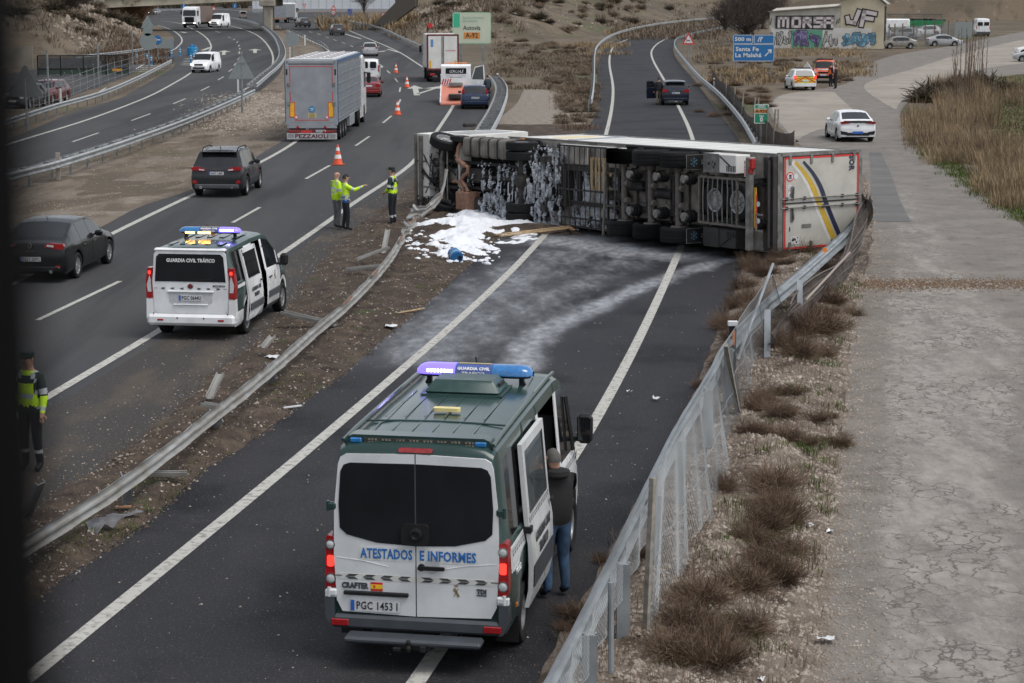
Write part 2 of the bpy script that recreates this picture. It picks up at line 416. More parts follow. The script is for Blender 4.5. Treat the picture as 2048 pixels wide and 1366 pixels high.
G_pale = gmat('pale_cracked_asphalt', [(0.150, 0.138, 0.124), ((0.185, 0.168, 0.15), 0.7, 0.42, 0.6, 8), ((0.11, 0.098, 0.086), 1.6, 0.52, 0.7, 9), ((0.26, 0.245, 0.22), 26, 0.6, 0.68, 2)], bump=0.4, bscale=30, bdist=0.012, cracks=(3.3, 0.07, (0.095, 0.084, 0.073), 0.6), wash=((0.29, 0.272, 0.247), 0.90, 1.16, 0, None))
G_patch = gmat('grey_asphalt_patch', [(0.115, 0.114, 0.112), ((0.14, 0.136, 0.13), 0.6, 0.42, 0.6, 8), ((0.078, 0.077, 0.076), 2.0, 0.52, 0.7, 9, (0.2, 1))], bump=0.4, bscale=40, bdist=0.01)
G_conc = gmat('pale_concrete_apron', [(0.24, 0.215, 0.185), ((0.28, 0.255, 0.22), 0.2, 0.42, 0.6, 8), ((0.185, 0.165, 0.145), 0.6, 0.52, 0.7, 9)], bump=0.3, bscale=20, bdist=0.01)
G_grass = gmat('short_green_growth', [(0.055, 0.075, 0.026), ((0.09, 0.085, 0.045), 0.5, 0.45, 0.6, 8), ((0.04, 0.055, 0.02), 2, 0.5, 0.65, 8)], bump=0.6, bscale=12, bdist=0.05)
G_gravel = gmat('pale_gravel_ground', [(0.22, 0.195, 0.165), ((0.15, 0.125, 0.10), 3, 0.45, 0.6, 8), ((0.28, 0.255, 0.225), 12, 0.55, 0.66, 4)], bump=0.6, bscale=15, bdist=0.04)
# the lines of the place
A_L = gcurve([(-180, 1366), (75, 1190), (151, 1140), (307, 1032), (402, 946), (502, 881), (600, 808), (692, 743), (768, 677), (840, 618), (900, 565), (967, 506), (1020, 455), (1090, 390), (1140, 320), (1178, 252), (1192, 227), (1194, 175), (1197, 123), (1219, 88), (1260, 72), (1356, 54), (1438, 45)])
A_R = gcurve([(1080, 1366), (1250, 1060), (1340, 900), (1406, 752), (1439, 667), (1474, 577), (1494, 509), (1505, 430), (1505, 360), (1474, 274), (1438, 227), (1383, 153), (1353, 118), (1346, 96), (1356, 79), (1411, 62), (1460, 52)])
AL_L = gcurve([(60, 1355), (616, 900), (1004, 560), (1085, 475), (1150, 400), (1195, 320), (1215, 257), (1224.5, 208), (1226, 175), (1219, 118), (1227, 94), (1260, 77), (1329, 60), (1438, 48)])
AL_R = gcurve([(850, 1340), (1185, 850), (1360, 500), (1392, 420), (1396, 340), (1382, 268), (1356, 211), (1326, 156), (1302.6, 107), (1310, 92), (1335, 77), (1380, 66), (1440, 55)])
B_L = gcurve([(-400, 700), (0, 530), (211, 450), (264, 421), (387, 378), (505, 318), (571, 278), (612, 215), (640, 160), (650, 125), (646, 98), (615, 78), (568, 57), (540, 47), (520, 40)])
B_R = gcurve([(-250, 1366), (20, 1085), (80, 1035), (166, 978), (251, 921), (352, 846), (427, 770), (528, 690), (600, 610), (640, 550), (690, 490), (760, 430), (815, 390), (850, 350), (905, 300), (945, 262), (968, 230), (985, 190), (980, 165), (950, 145), (900, 120), (842, 98), (763, 60), (692, 46), (642, 39)])
BL_L = gcurve([(0, 580), (230, 465), (585, 288), (628, 215), (655, 150), (662, 115), (656, 100), (640, 90), (620, 81), (575, 61), (552, 51)])
BL_R = gcurve([(-100, 912), (95, 795), (305, 670), (560, 510), (700, 412), (830, 320), (886, 244), (905, 214), (910, 190), (900, 165), (850, 137), (801, 106), (719, 70), (692, 59), (650, 47), (620, 43)])
C_L = gcurve([(-220, 372), (55, 263), (164, 219), (230, 200), (274, 178), (323, 150), (350, 129), (330, 117), (300, 110), (300, 100), (330, 92), (345, 85), (345, 72), (330, 60), (310, 50), (290, 40)])
C_R = gcurve([(-100, 430), (27, 362), (359, 256), (509, 187), (555, 152), (566, 120), (562, 93), (545, 71), (510, 53), (470, 44), (430, 36)])
CL_L = gcurve([(-120, 350), (25, 286), (137, 252), (274, 203), (356, 162), (392, 137), (412, 112), (422, 96), (419, 84), (411, 74), (383, 57), (345, 44), (309, 41)])
CL_R = gcurve([(470, 190), (515, 164), (542, 137), (546, 115), (537, 93), (515, 71), (487, 59), (411, 41)])
S_L = gcurve([(1540, 1500), (1600, 1366), (1650, 1100), (1685, 850), (1700, 700), (1715, 600), (1740, 500), (1740, 400), (1700, 330), (1600, 290), (1560, 255), (1537, 215), (1560, 190), (1640, 178), (1690, 168), (1712, 150), (1740, 128), (1790, 110), (1900, 92), (2048, 63)])
S_R = gcurve([(2600, 1366), (2350, 900), (2180, 600), (2048, 455), (1990, 400), (1900, 330), (1840, 285), (1812, 262), (1800, 240), (1806, 215), (1840, 190), (1960, 160), (2100, 140), (2260, 110), (2500, 63)])
# terrain with its hills
def wpoly(px, far): return [(P(x, y)[0], P(x, y)[1]) for x, y in px] + far
HILLS = [  # outline, how many vertices form the foot, slope, top, roughness
 (wpoly([(-300, 135), (0, 118), (130, 110), (200, 103), (262, 90), (290, 72), (288, 50), (272, 34)], [(-260, 900), (-700, 900), (-500, 200)]), 8, 0.55, 11, 0.9),
 (wpoly([(770, 44), (800, 62), (850, 82), (900, 90), (1000, 84), (1100, 76), (1190, 66), (1300, 50), (1440, 40), (1500, 40)], [(260, 420), (500, 900), (60, 900)]), 10, 0.38, 14, 1.2),
]
def inside(poly, x, y):
 c = False; n_ = len(poly)
 for i in range(n_):
  (x1, y1), (x2, y2) = poly[i], poly[(i+1) % n_]
  if (y1 > y) != (y2 > y) and x < (x2-x1)*(y-y1)/(y2-y1)+x1: c = not c
 return c
def segd(x, y, a, b):
 dx, dy = b[0]-a[0], b[1]-a[1]; L = dx*dx+dy*dy
 t = max(0, min(1, ((x-a[0])*dx+(y-a[1])*dy)/L)) if L else 0
 return math.hypot(x-a[0]-t*dx, y-a[1]-t*dy)
def hills(x, y):
 if y < 180: return 0.0
 h = 0.0
 for poly, k, sl, top, rg in HILLS:
  if inside(poly, x, y):
   d = min(segd(x, y, poly[i], poly[i+1]) for i in range(k-1))
   v = sl*d; v = top*(1-math.exp(-v/top))
   v += rg*min(1, d/8)*noise.fractal(Vector((x*0.09, y*0.09, 0)), 1, 2, 4)
   h = max(h, v)
 return h
def ter(x, y): return rise(y) + hills(x, y)
rows = []
ys = yrows(4, 900, 0.016, 1.2) + [1300, 2200, 4000]
for y in ys:
 half = 30 + y*0.42
 rows.append([Vector((x, y, ter(x, y) - (0.0 if y < 400 else 0.0))) for x in [half*(-1 + 2*j/170) for j in range(171)]])
MB(G_dry).grid(rows).build('ground', None, 60, kind='structure', recalc=False)
# carriageways and strips (each sheet a few millimetres above the one under it)
WASH = [([(1040, 735), (1050, 695), (1085, 665), (1150, 635), (1250, 590), (1350, 548), (1470, 515)], 0.45, 0.62),
  ([(840, 715), (900, 650), (980, 590), (1060, 540), (1160, 490)], 1.5, 0.42),
  ([(960, 680), (1080, 600), (1200, 545), (1320, 505)], 1.2, 0.36),
  ([(1130, 482), (1200, 490), (1290, 504), (1340, 508)], 1.6, 0.75),
  ([(930, 700), (1000, 660)], 1.0, 0.30), ([(1250, 505), (1420, 515)], 1.0, 0.25)]
WW = [([(P(*q)[0], P(*q)[1]) for q in pts], r, k) for pts, r, k in WASH]
def washf(x, y):
 if y < 30 or y > 64: return 0.0
 v = 0.0
 for pts, r, k in WW:
  d = min(segd(x, y, a, b) for a, b in zip(pts, pts[1:])); v = max(v, k*math.exp(-(d/r)**2*0.8))
 return v
sheet('slip_road', A_L, A_R, 5, Y(46), G_new, 0.004, ncol=26, mn=0.35, k=0.006, attr=washf, kind='structure')
sheet('main_carriageway', B_L, B_R, 10, Y(40), G_road, 0.004, ncol=10, kind='structure')
sheet('opposite_carriageway', C_L, C_R, 40, Y(38), G_road, 0.008, ncol=10, kind='structure')
FL = gcurve([(300, 55), (265, 40), (285, 28), (280, 18), (230, 8)]); FR = gcurve([(660, 55), (600, 42), (540, 28), (480, 18), (420, 8)])
sheet('distant_carriageway', FL, FR, Y(50), Y(8), G_road, 0.012, ncol=6, kind='structure')
sheet('crossing_road', gcurve([(560, 40), (540, 30), (545, 24)]), gcurve([(760, 40), (740, 32), (700, 24)]), Y(38), Y(25), G_road, 0.016, ncol=4, kind='structure')
sheet('parking_lot', gcurve([(-250, 215), (-100, 170), (60, 140), (90, 118)]), gcurve([(60, 222), (150, 190), (240, 158), (300, 125), (290, 116)]), Y(215), Y(117), G_road, 0.006, ncol=6, kind='structure')
sheet('outer_shoulder', lambda y: BL_R(y)+0.35, lambda y: B_R(y)-0.02, 12, Y(320), G_should, 0.008, ncol=4, kind='structure')
def pale(x, y):
 a = gcv(y); q = (x-S_L(y)); return (.50+.07*sstep(16, 24, y)*sstep(60, 40, y))*sstep(-1.3, 0.1, x-gpl(y))*sstep(1.6, -0.2, x-a) - .75*sstep(.9, .0, q) - .2*sstep(.5, 1.6, x-a) if y < 75 else 0.1
gpl = gcurve([(1765, 1366), (1755, 1000), (1740, 800), (1728, 650), (1735, 500)])
gcv = gcurve([(1985, 1366), (1995, 900), (2020, 760), (1985, 640), (1930, 560), (1880, 490), (1850, 440), (1828, 400), (1800, 360), (1775, 320), (1755, 288)])
sheet('service_road', S_L, S_R, 5, Y(63), G_pale, 0.004, ncol=30, k=0.012, attr=pale, kind='structure')
sheet('asphalt_patch', gcurve([(1741, 444), (1741, 400), (1742, 350), (1738, 305)]), gcurve([(1822, 444), (1800, 400), (1790, 370), (1778, 340), (1762, 305)]), Y(444), Y(305), G_patch, 0.012, ncol=6, kind='structure')
sheet('concrete_apron', lambda y: S_L(y)+0.2, gcurve([(1580, 290), (1630, 262), (1715, 243), (1708, 222), (1688, 203), (1668, 184)]), Y(284), Y(184), G_conc, 0.012, ncol=6, kind='structure')
sheet('concrete_apron', gcurve([(1790, 219), (1765, 205), (1728, 173), (1830, 137), (1930, 106), (2060, 76)]), gcurve([(1792, 220), (1800, 205), (1850, 172), (1975, 136), (2060, 125), (2300, 76)]), Y(218), Y(80), G_conc, 0.012, ncol=6, kind='structure')
sheet('green_field', gcurve([(2040, 440), (2000, 380), (1960, 330), (1940, 270), (1935, 200), (1975, 165), (2020, 150)]), lambda y: 90.0, Y(420), Y(150), G_grass, 0.003, ncol=6, kind='structure')
sheet('gravel_patch', gcurve([(960, 262), (1000, 235), (1035, 205), (1045, 185), (1050, 178)]), gcurve([(1165, 262), (1175, 230), (1170, 212), (1130, 190), (1080, 178)]), Y(262), Y(178), G_gravel, 0.005, ncol=5, kind='structure')
sheet('earth_median', lambda y: C_R(y)+0.05, lambda y: B_L(y)-0.02, 45, Y(60), G_median, 0.003, ncol=12,
  zf=lambda x, y, t: (0.05*noise.noise(Vector((x*0.5, y*0.25, 1)))+0.03*noise.noise(Vector((x*2, y*1.2, 1))))*min(1, 8*t*(1-t)) if y < 150 else 0, kind='structure')
def med_z(x, y, t):
 e = min(1, 6*t*(1-t))
 k = 1.0 if y < 90 else 0.3
 return k*e*(0.10 + 0.13*noise.fractal(Vector((x*0.8, y*0.5, 3)), 1, 2, 3) + 0.05*noise.noise(Vector((x*4, y*3, 3))))
sheet('median_soil', lambda y: B_R(y)-0.25-0.2*noise.noise(Vector((y*0.7, 2, 0))), lambda y: A_L(y)+0.12*noise.noise(Vector((y*1.3, 9, 0))), 8, Y(250), G_soil, 0.006, ncol=24, k=0.008, mn=0.16, zf=med_z, kind='structure')
def ver_z(x, y, t):
 e = math.sin(PI*min(1, max(0, t)))
 return e*(0.22 + 0.22*noise.fractal(Vector((x*0.7, y*0.4, 5)), 1, 2, 3) + 0.05*noise.noise(Vector((x*4, y*3, 5))))
V_L = lambda y: A_R(y) - 0.05 + 0.10*noise.noise(Vector((y*1.1, 4, 0)))
V_R = lambda y: S_L(y) + 0.25*noise.noise(Vector((y*0.8, 7, 0)))
sheet('stony_verge', V_L, V_R, 6, Y(300), G_verge, 0.010, ncol=24, k=0.008, mn=0.16, zf=ver_z, kind='structure')
def zmed(x, y):
 a, b = B_R(y)-0.25, A_L(y); t = (x-a)/(b-a)
 return rise(y) + (med_z(x, y, t) if 0 < t < 1 else 0)
def zver(x, y):
 a, b = V_L(y), V_R(y); t = (x-a)/(b-a)
 return rise(y) + (ver_z(x, y, t) if 0 < t < 1 else 0)
# painted lines
wline(AL_L, 5, Y(48), 0.2, 0.010); wline(AL_R, 5, Y(56), 0.2, 0.010)
wline(BL_L, 20, Y(52), 0.2, 0.012); wline(BL_R, 20, Y(166), 0.2, 0.013); wline(BL_R, Y(140), Y(44), 0.2, 0.013)
wline(CL_L, 45, Y(42), 0.2, 0.014); wline(CL_R, Y(190), Y(42), 0.2, 0.014)
wline(gcurve([(300, 112), (340, 102), (357, 92), (364, 82), (356, 68), (330, 55), (315, 51)]), Y(111), Y(51), 0.2, 0.014)
for a, b in [((75, 641), (240, 563)), ((465, 446), (520, 415)), ((612, 358), (660, 331)), ((711, 292), (739, 273)), ((766, 246), (783, 232)),
    ((796, 210), (801, 199)), ((799, 184), (801, 175)), ((790, 157), (795, 164)), ((774, 141), (780, 147)), ((760, 129), (766, 134)), ((745, 117), (751, 122)),
    ((701, 91), (706, 94)), ((683, 84), (690, 87)), ((667, 79), (673, 81.5)), ((650, 73), (657, 75.5)), ((634, 67), (641, 70)), ((618, 63), (625, 65.5)),
    ((145, 284), (197, 266)), ((263, 241.5), (301, 227.5)), ((346, 208), (371, 197.5)), ((402, 181.5), (419, 173)), ((436, 160), (447, 153.5)), ((457, 143.5), (465, 138)),
    ((468, 131), (473, 126)), ((475, 119.5), (479, 115)), ((478, 108), (479, 103)), ((479, 99), (480, 96)), ((477, 93), (479, 90)), ((473, 86), (476, 83)), ((466, 80), (470, 78)), ((456, 74), (461, 76)), ((430, 62), (440, 65)), ((415, 55), (425, 58))]:
 dash(a, b)
def arrow(tip, tail, wd=0.22, head=1.0, hl=None):
 a, b = P(*tail), P(*tip); d = b-a; L = d.length; d.normalize(); n_ = Vector((d.y, -d.x, 0)); up = Vector((0, 0, 0.016)); hl = hl or L*0.35
 q = b - d*hl
 MB(M['line']).add([p+up for p in (a-n_*wd/2, a+n_*wd/2, q+n_*wd/2, q-n_*wd/2, q-n_*head/2, q+n_*head/2, b)], [(0, 1, 2, 3), (4, 3, 2), (4, 2, 5), (4, 5, 6)]).build('painted_arrow', None, None, kind='structure')
arrow((829, 171), (834, 191), 0.42, 1.3); arrow((887, 171.5), (836, 188), 0.3, 1.6, 5)
arrow((775, 101), (738, 107), 0.3, 1.0, 4); arrow((449, 101), (447, 110), 0.4, 1.6); arrow((510, 98), (510, 106), 0.4, 1.6); arrow((363, 64), (372, 66), 0.5, 1.5)
dash((775, 98.6), (800, 105.5), 0.35, 0.02); dash((690, 68), (722, 78), 0.35, 0.02)
for k in range(5): dash((370-2*k, 117+3.2*k), (392-2*k, 118+3.2*k), 0.55, 0.02, 'hatching')
for k in range(6): dash((285-3*k, 122+4.2*k), (322-3*k, 124+4.0*k), 0.5, 0.02, 'hatching')
dash((405, 101), (421, 95), 0.5, 0.02); dash((272, 138), (290, 128), 0.2, 0.02)
for a, b in (((110, 178), (140, 176)), ((120, 160), (150, 158)), ((190, 190), (212, 176)), ((160, 150), (175, 145))): dash(a, b, 0.15, 0.02)
# VEHICLES  (local: +y forward, x right, y=0 at the rear bumper)
WM = {}
def wheel_meshes(R, wd, style):
 k = (round(R, 3), round(wd, 3), style)
 if k in WM: return WM[k]
 rr = R*0.64 if style != 'steel' else R*0.60; h = wd/2
 n = 28
 t = MB(M['tyre']); prof = [(-h*.72, rr), (-h, rr+(R-rr)*.35), (-h*.97, R*.93), (-h*.8, R*.99), (-h*.52, R), (-h*.50, R*.978), (-h*.42, R*.978), (-h*.40, R),
        (-h*.05, R), (-h*.03, R*.978), (h*.03, R*.978), (h*.05, R), (h*.40, R), (h*.42, R*.978), (h*.50, R*.978), (h*.52, R), (h*.8, R*.99), (h*.97, R*.93), (h, rr+(R-rr)*.35), (h*.72, rr)]
 t.lathe(prof, 'x', n, close=True)
 r = MB(M['rim'], M['black'])
 o = h*.72
 r.lathe([(-o, rr), (-o, rr*.9), (o*.1, rr*.86), (o*.35, rr*.9), (o, rr*.93), (o+.006, rr*1.01), (o, rr*1.02)], 'x', n, cap=False)
 r.lathe([(o*.1, 0.0), (o*.1, rr*.87)], 'x', n, m=M['black'])
 if style == 'steel':
  r.lathe([(o*.2, rr*.86), (o*.55, rr*.7), (o*.6, rr*.5), (o*.3, rr*.34), (o*.9, rr*.26), (o*.95, 0.0)], 'x', n, m=M['steelrim'])
  for i in range(8):
   a = 2*PI*i/8; c = Vector((o*.6, math.cos(a)*rr*.6, math.sin(a)*rr*.6)); r.lathe([(0, .0), (.004, rr*.07)], 'x', 8, c=(c.x, c.y, c.z), m=M['black'])
 else:
  ns = {'five': 5, 'ten': 10, 'seven': 7}[style]
  for i in range(ns):
   a = 2*PI*i/ns; e = Vector((0, math.cos(a), math.sin(a))); wv = rr*(1.5/ns)
   q = Vector((0, -math.sin(a), math.cos(a)))
   A = e*rr*.12 + Vector((o*.75, 0, 0)); B_ = e*rr*.93 + Vector((o*.92, 0, 0)); dn = Vector((-.03, 0, 0))
   r.add([A-q*wv*.45, A+q*wv*.45, B_+q*wv*.6, B_-q*wv*.6, A-q*wv*.45+dn, A+q*wv*.45+dn, B_+q*wv*.6+dn, B_-q*wv*.6+dn],
     [(0, 3, 2, 1), (0, 4, 7, 3), (1, 2, 6, 5), (4, 5, 6, 7)])
  r.lathe([(o*.6, rr*.24), (o*.85, rr*.2), (o*.88, 0.0)], 'x', 14)
 WM[k] = (t.mesh('tyre', 40), r.mesh('rim', 35)); return WM[k]
def add_wheel(parent, x, y, R, wd=0.21, style='five', steer=0.0, z=None):
 t, r = wheel_meshes(R, wd, style)
 e = bpy.data.objects.new('wheel', None); COL.objects.link(e); e.parent = parent; e.location = (x, y, R if z is None else z)
 e.rotation_euler = (rnd.uniform(0, 6.28), 0, (PI if x < 0 else 0) + steer)
 link('tyre', t, e); link('rim', r, e)
 return e
def prof(tab):
 return lambda v: lerp_tab(tab, v)
class Body:
 """car body: cross sections along y, glass and panels cut out of the same skin"""
 def __init__(s, L, W, top, belt, sill=0.25, wheels=(), R=0.32, tumble=0.80, plan=None, mid=None, grooves=(), rowx=None, nose_drop=0.0, extra=()):
  s.L, s.W = L, W; s.top, s.belt = prof(top), prof(belt); s.wheels = wheels
  H = max(z for _, z in top); s.H = H
  plan = prof(plan or [(0, .90), (.06, .955), (.3, .99), (L*.5, 1), (L-.6, .97), (L-.25, .90), (L-.06, .80), (L, .70)])
  ys = set([0, .02, .06, .15, .3, L, L-.03, L-.1, L-.25]) | {t[0] for t in top} | {t[0] for t in belt} | set(extra)
  k = 0.0
  while k < L: ys.add(round(k, 3)); k += 0.16
  ra = R*1.17
  for wy in wheels:
   for q in (-1, -.97, -.88, -.7, -.45, -.2, 0, .2, .45, .7, .88, .97, 1): ys.add(wy+q*ra)
   ys.add(wy-ra*1.002); ys.add(wy+ra*1.002)
  for g in grooves: ys.add(g-.012); ys.add(g); ys.add(g+.012)
  ys = sorted(y for y in ys if 0 <= y <= L); s.ys = [ys[0]]
  for y in ys[1:]:
   if y - s.ys[-1] > 0.0006: s.ys.append(y)
  s.sec = []
  for y in s.ys:
   hw = W/2*plan(y); zt = s.top(y); zb = sill
   for wy in wheels:
    if abs(y-wy) < ra: zb = max(sill, R + math.sqrt(ra*ra-(y-wy)**2)*1.0)
   e = min(y, L-y)
   if e < .15: zb += (.15-e)*.5
   zbelt = min(s.belt(y), zt-.025); zs = zbelt-.06
   f = max(0, min(1, (zt-zbelt)/max(.2, (H-s.belt(y)))))
   tw = hw*(.94 + (tumble-.94)*f)
   gi = .012 if any(abs(y-g) < 1e-6 for g in grooves) else 0
   zm = lambda q: zb + (zs-zb)*q
   pts = [(hw*.93, zb), (hw*.985, zm(.12)), (hw, zm(.38)), (hw*.995, zm(.7)), (hw*.975, zs), (hw*.945, zbelt)]
   hgl = zt-zbelt
   pts += [(tw+.0, zbelt+hgl*.82 if f > .3 else zbelt+hgl*.5), (tw*.97, zbelt+hgl*.93 if f > .3 else zbelt+hgl*.75), (tw*.86, zt-.015*f-.004), (tw*.5, zt+.012*f), (0, zt+.02*f)]
   s.sec.append([(x-gi if i < 7 else x, z) for i, (x, z) in enumerate(pts)])
  s.n = len(s.sec[0])
 def skin(s, side=1):
  pass
 def build(s, root, mats, paintf, glassf):
  """paintf(y,row,side)->material; glassf(y,row,side)->None or pane name"""
  body = MB(*mats); panes = {}
  for sd in (1, -1):
   for i in range(len(s.ys)-1):
    y0, y1 = s.ys[i], s.ys[i+1]; ym = (y0+y1)/2
    for j in range(s.n-1):
     a, b, c, d = s.sec[i][j], s.sec[i][j+1], s.sec[i+1][j+1], s.sec[i+1][j]
     V = [(sd*a[0], y0, a[1]), (sd*b[0], y0, b[1]), (sd*c[0], y1, c[1]), (sd*d[0], y1, d[1])]
     g = glassf(ym, j, sd)
     if g == 'hole': continue
     if g:
      panes.setdefault(g if g in ('windscreen', 'rear_window') else g+str(sd), MB(M['glass'])).quad(*V)
     else: body.quad(*V, paintf(ym, j, sd))
  for i in (0, -1):
   for j in range(s.n-1):
    a, b = s.sec[i][j], s.sec[i][j+1]; y = s.ys[i]
    body.quad((a[0], y, a[1]), (b[0], y, b[1]), (-b[0], y, b[1]), (-a[0], y, a[1]), paintf(y, j, 0))
  for i in range(len(s.ys)-1):      # underside
   a, d = s.sec[i][0], s.sec[i+1][0]
   body.quad((a[0], s.ys[i], a[1]), (-a[0], s.ys[i], a[1]), (-d[0], s.ys[i+1], d[1]), (d[0], s.ys[i+1], d[1]), M['under'])
  o = body.build('body', root, 32)
  for k, p in panes.items():
   nm = 'windscreen' if k == 'windscreen' else 'rear_window' if k == 'rear_window' else 'side_window'
   p.build(nm, root, 50)
  return o
 def x_at(s, y, z):
  i = min(range(len(s.ys)), key=lambda q: abs(s.ys[q]-y)); sec = s.sec[i]
  for a, b in zip(sec, sec[1:]):
   if a[1] <= z <= b[1]: t = (z-a[1])/max(1e-5, b[1]-a[1]); return a[0]+(b[0]-a[0])*t
  return sec[3][0]
def number_plate(root, txt, y, z, wd=0.52, ht=0.11, yd=-1, x=0, tilt=0):
 p = part('number_plate', root, M['plate'], lambda b: b.prism(rpoly(wd/2, ht/2, .012, 2), (x, y, z), (-yd, 0, 0), (0, 0, 1), (0, .012*yd, 0)))
 u = (-yd, 0, 0); yy = y+.0125*yd
 part('plate_band', p, M['pblue'], lambda b: b.prism([(-wd/2+.004, -ht/2+.004), (-wd/2+.045, -ht/2+.004), (-wd/2+.045, ht/2-.004), (-wd/2+.004, ht/2-.004)], (x, yy, z), u, (0, 0, 1), (0, .003*yd, 0)))
 if txt: text(txt, ht*.95, M['ink'], p, (x+.02*(-yd), yy+.002*yd, z-.002), u, (0, 0, 1), bold=.0015, width=wd*.82, ext=.002)
 return p
def tail_light(root, pts, y, mt='red', depth=.10, name='tail_light'):
 """pts polygon in (x,z) on the rear; mirrored to both sides"""
 out = []
 for sd in (1, -1):
  b = MB(M[mt] if isinstance(mt, str) else mt); b.prism([(sd*p[0], p[1]) for p in pts], (0, y+depth, 0), (1, 0, 0), (0, 0, 1), (0, -depth, 0)); out.append(b.build(name, root, 30))
 return out
def mirror(root, x, y, z, m=None, wd=.2, ht=.15, black_arm=True):
 for sd in (1, -1):
  b = MB(m or M['black']); b.box((sd*(x+wd*.62), y, z+ht*.3), (wd, .10, ht), bev=.04)
  b.bar((sd*(x-.03), y+.02, z), (sd*(x+wd*.3), y, z+.03), .06, .04, M['black'])
  e = b.build('wing_mirror', root, 30)
def aerial(root, x, y, z, h=.18):
 part('aerial', root, M['black'], lambda b: b.tube([(x, y, z), (x, y-h*.6, z+h*.7)], .008, 5))
def handles(root, body, ys, z, m):
 for sd in (1, -1):
  for y in ys:
   x = body.x_at(y, z); part('door_handle', root, m, lambda b: b.box((sd*(x+.018), y, z), (.03, .2, .035), bev=.012))
def make_car(name, label, cat, spec):
 """spec: L W H top belt col glass ranges etc."""
 root = empty(name, label=label, cat=cat)
 L, W = spec['L'], spec['W']; wb = spec['wheels']; R = spec.get('R', .32)
 B = Body(L, W, spec['top'], spec['belt'], spec.get('sill', .24), wb, R, spec.get('tumble', .78), spec.get('plan'), grooves=spec.get('grooves', ()))
 pm = spec['col']; sw = spec['side']; ws, rs = spec['ws'], spec['rs']; lowm = spec.get('low', None); vanrear = spec.get('vanrear')
 def glassf(y, j, sd):
  if ws[0] < y < ws[1] and j in (7, 8, 9): return 'windscreen'
  if not vanrear and rs[0] < y < rs[1] and j in (8, 9) : return 'rear_window'
  if not vanrear and rs[0] < y < rs[1] and j == 7: return None
  if j == 5:
   for k, (a, b) in enumerate(sw):
    if a < y < b: return 'side%d' % k
  return None
 def pf(y, j, sd):
  if lowm and j == 0: return lowm
  if sd == 0 and y < 1 and j == 0: return lowm or pm
  if j == 5 and sw[0][0]-.2 < y < sw[-1][1]+.15 and sd != 0: return M['black'] if spec.get('blackpillar', True) and sw[0][0] < y < sw[-1][1] else pm
  return pm
 B.build(root, [pm, M['under']], pf, glassf)
 for wy in wb:
  for sd in (1, -1):
   add_wheel(root, sd*(W/2-.12), wy, R, .21, spec.get('rimstyle', 'five'))
 part('underbody', root, M['under'], lambda b: (b.box((0, L/2, spec.get('sill', .24)+.05), (W*.72, L*.9, .12)), [b.box((0, wy, R+.18), (W*.80, R*2.2, .3)) for wy in wb]))
 mirror(root, W/2*.93, ws[0]-.15 if ws[0] > 0 else 2, B.belt(ws[0])+.02, spec.get('mirrorcol', pm))
 if spec.get('handles'): handles(root, B, spec['handles'], B.belt(L/2)-.12, spec.get('handlecol', pm))
 B.root = root
 root['_x'] = 0; del root['_x']
 return root, B
def rear_details(root, B, spec):
 """bumper lip, tail lights, plate, rear wiper for the usual hatchback tail"""
 W = B.W
 for t in spec.get('tails', []): tail_light(root, t[0], t[1], t[2] if len(t) > 2 else 'red', t[3] if len(t) > 3 else .12)
 if 'plate' in spec: number_plate(root, spec['plate'][0], spec['plate'][1], spec['plate'][2])
 if 'lip' in spec:
  z0, z1, wd, m = spec['lip']; part('rear_bumper', root, m, lambda b: b.box((0, .03, (z0+z1)/2), (wd, .12, z1-z0), bev=.05), 30)
# paints
Pn = dict(
 charcoal=paint('charcoal_paint', (0.016, 0.017, 0.020)), blackp=paint('black_paint', (0.005, 0.0055, 0.0065)),
 navy=paint('dark_blue_paint', (0.008, 0.012, 0.024)), blue=paint('blue_paint', (0.010, 0.022, 0.055)),
 silver=paint('silver_paint', (0.30, 0.31, 0.32)), redp=paint('red_paint', (0.19, 0.012, 0.014)),
 dred=paint('dull_red_paint', (0.12, 0.014, 0.016)), beige=paint('bronze_grey_paint', (0.20, 0.19, 0.17)),
 lsilver=paint('light_silver_paint', (0.38, 0.39, 0.40)), dgr=paint('grey_car_paint', (0.05, 0.052, 0.056)),
 orangep=paint('orange_paint', (0.62, 0.10, 0.03)), white=M['white'])
# body shapes (tables of y,z from the rear)
def suv(L=4.61, H=1.66, W=1.88):
 return dict(L=L, W=W, top=[(0, .78), (.05, .98), (.16, 1.06), (.28, 1.14), (.62, H-.12), (.75, H-.05), (1.5, H), (2.4, H-.03), (2.75, H-.12), (3.42, 1.14), (3.6, 1.08), (4.3, .92), (L-.08, .78), (L, .62)],
    belt=[(0, 1.02), (.3, 1.10), (1.2, 1.06), (3.4, 1.0), (L, .8)], ws=(2.75, 3.42), rs=(.28, .62), side=[(.75, 1.12), (1.18, 2.05), (2.13, 3.0)], R=.35, wheels=(.97, 3.68), sill=.28, tumble=.76,
    grooves=(1.15, 2.1, 3.1), handles=(1.35, 2.3), low=M['black'])
def hatch(L=4.3, H=1.46, W=1.76, wb=2.6, ro=.78):
 return dict(L=L, W=W, top=[(0, .62), (.05, .86), (.12, .94), (.2, 1.0), (.55, H-.1), (.72, H-.03), (1.4, H), (2.1, H-.02), (2.4, H-.09), (3.1, 1.0), (3.3, .95), (L-.25, .80), (L-.06, .68), (L, .55)],
    belt=[(0, .9), (.3, .98), (1.2, .94), (3.1, .90), (L, .7)], ws=(2.4, 3.1), rs=(.2, .55), side=[(.78, 1.05), (1.1, 1.85), (1.93, 2.75)], R=.31, wheels=(ro, ro+wb), sill=.22, tumble=.76,
    grooves=(1.08, 1.9, 2.9), handles=(1.2, 2.05))
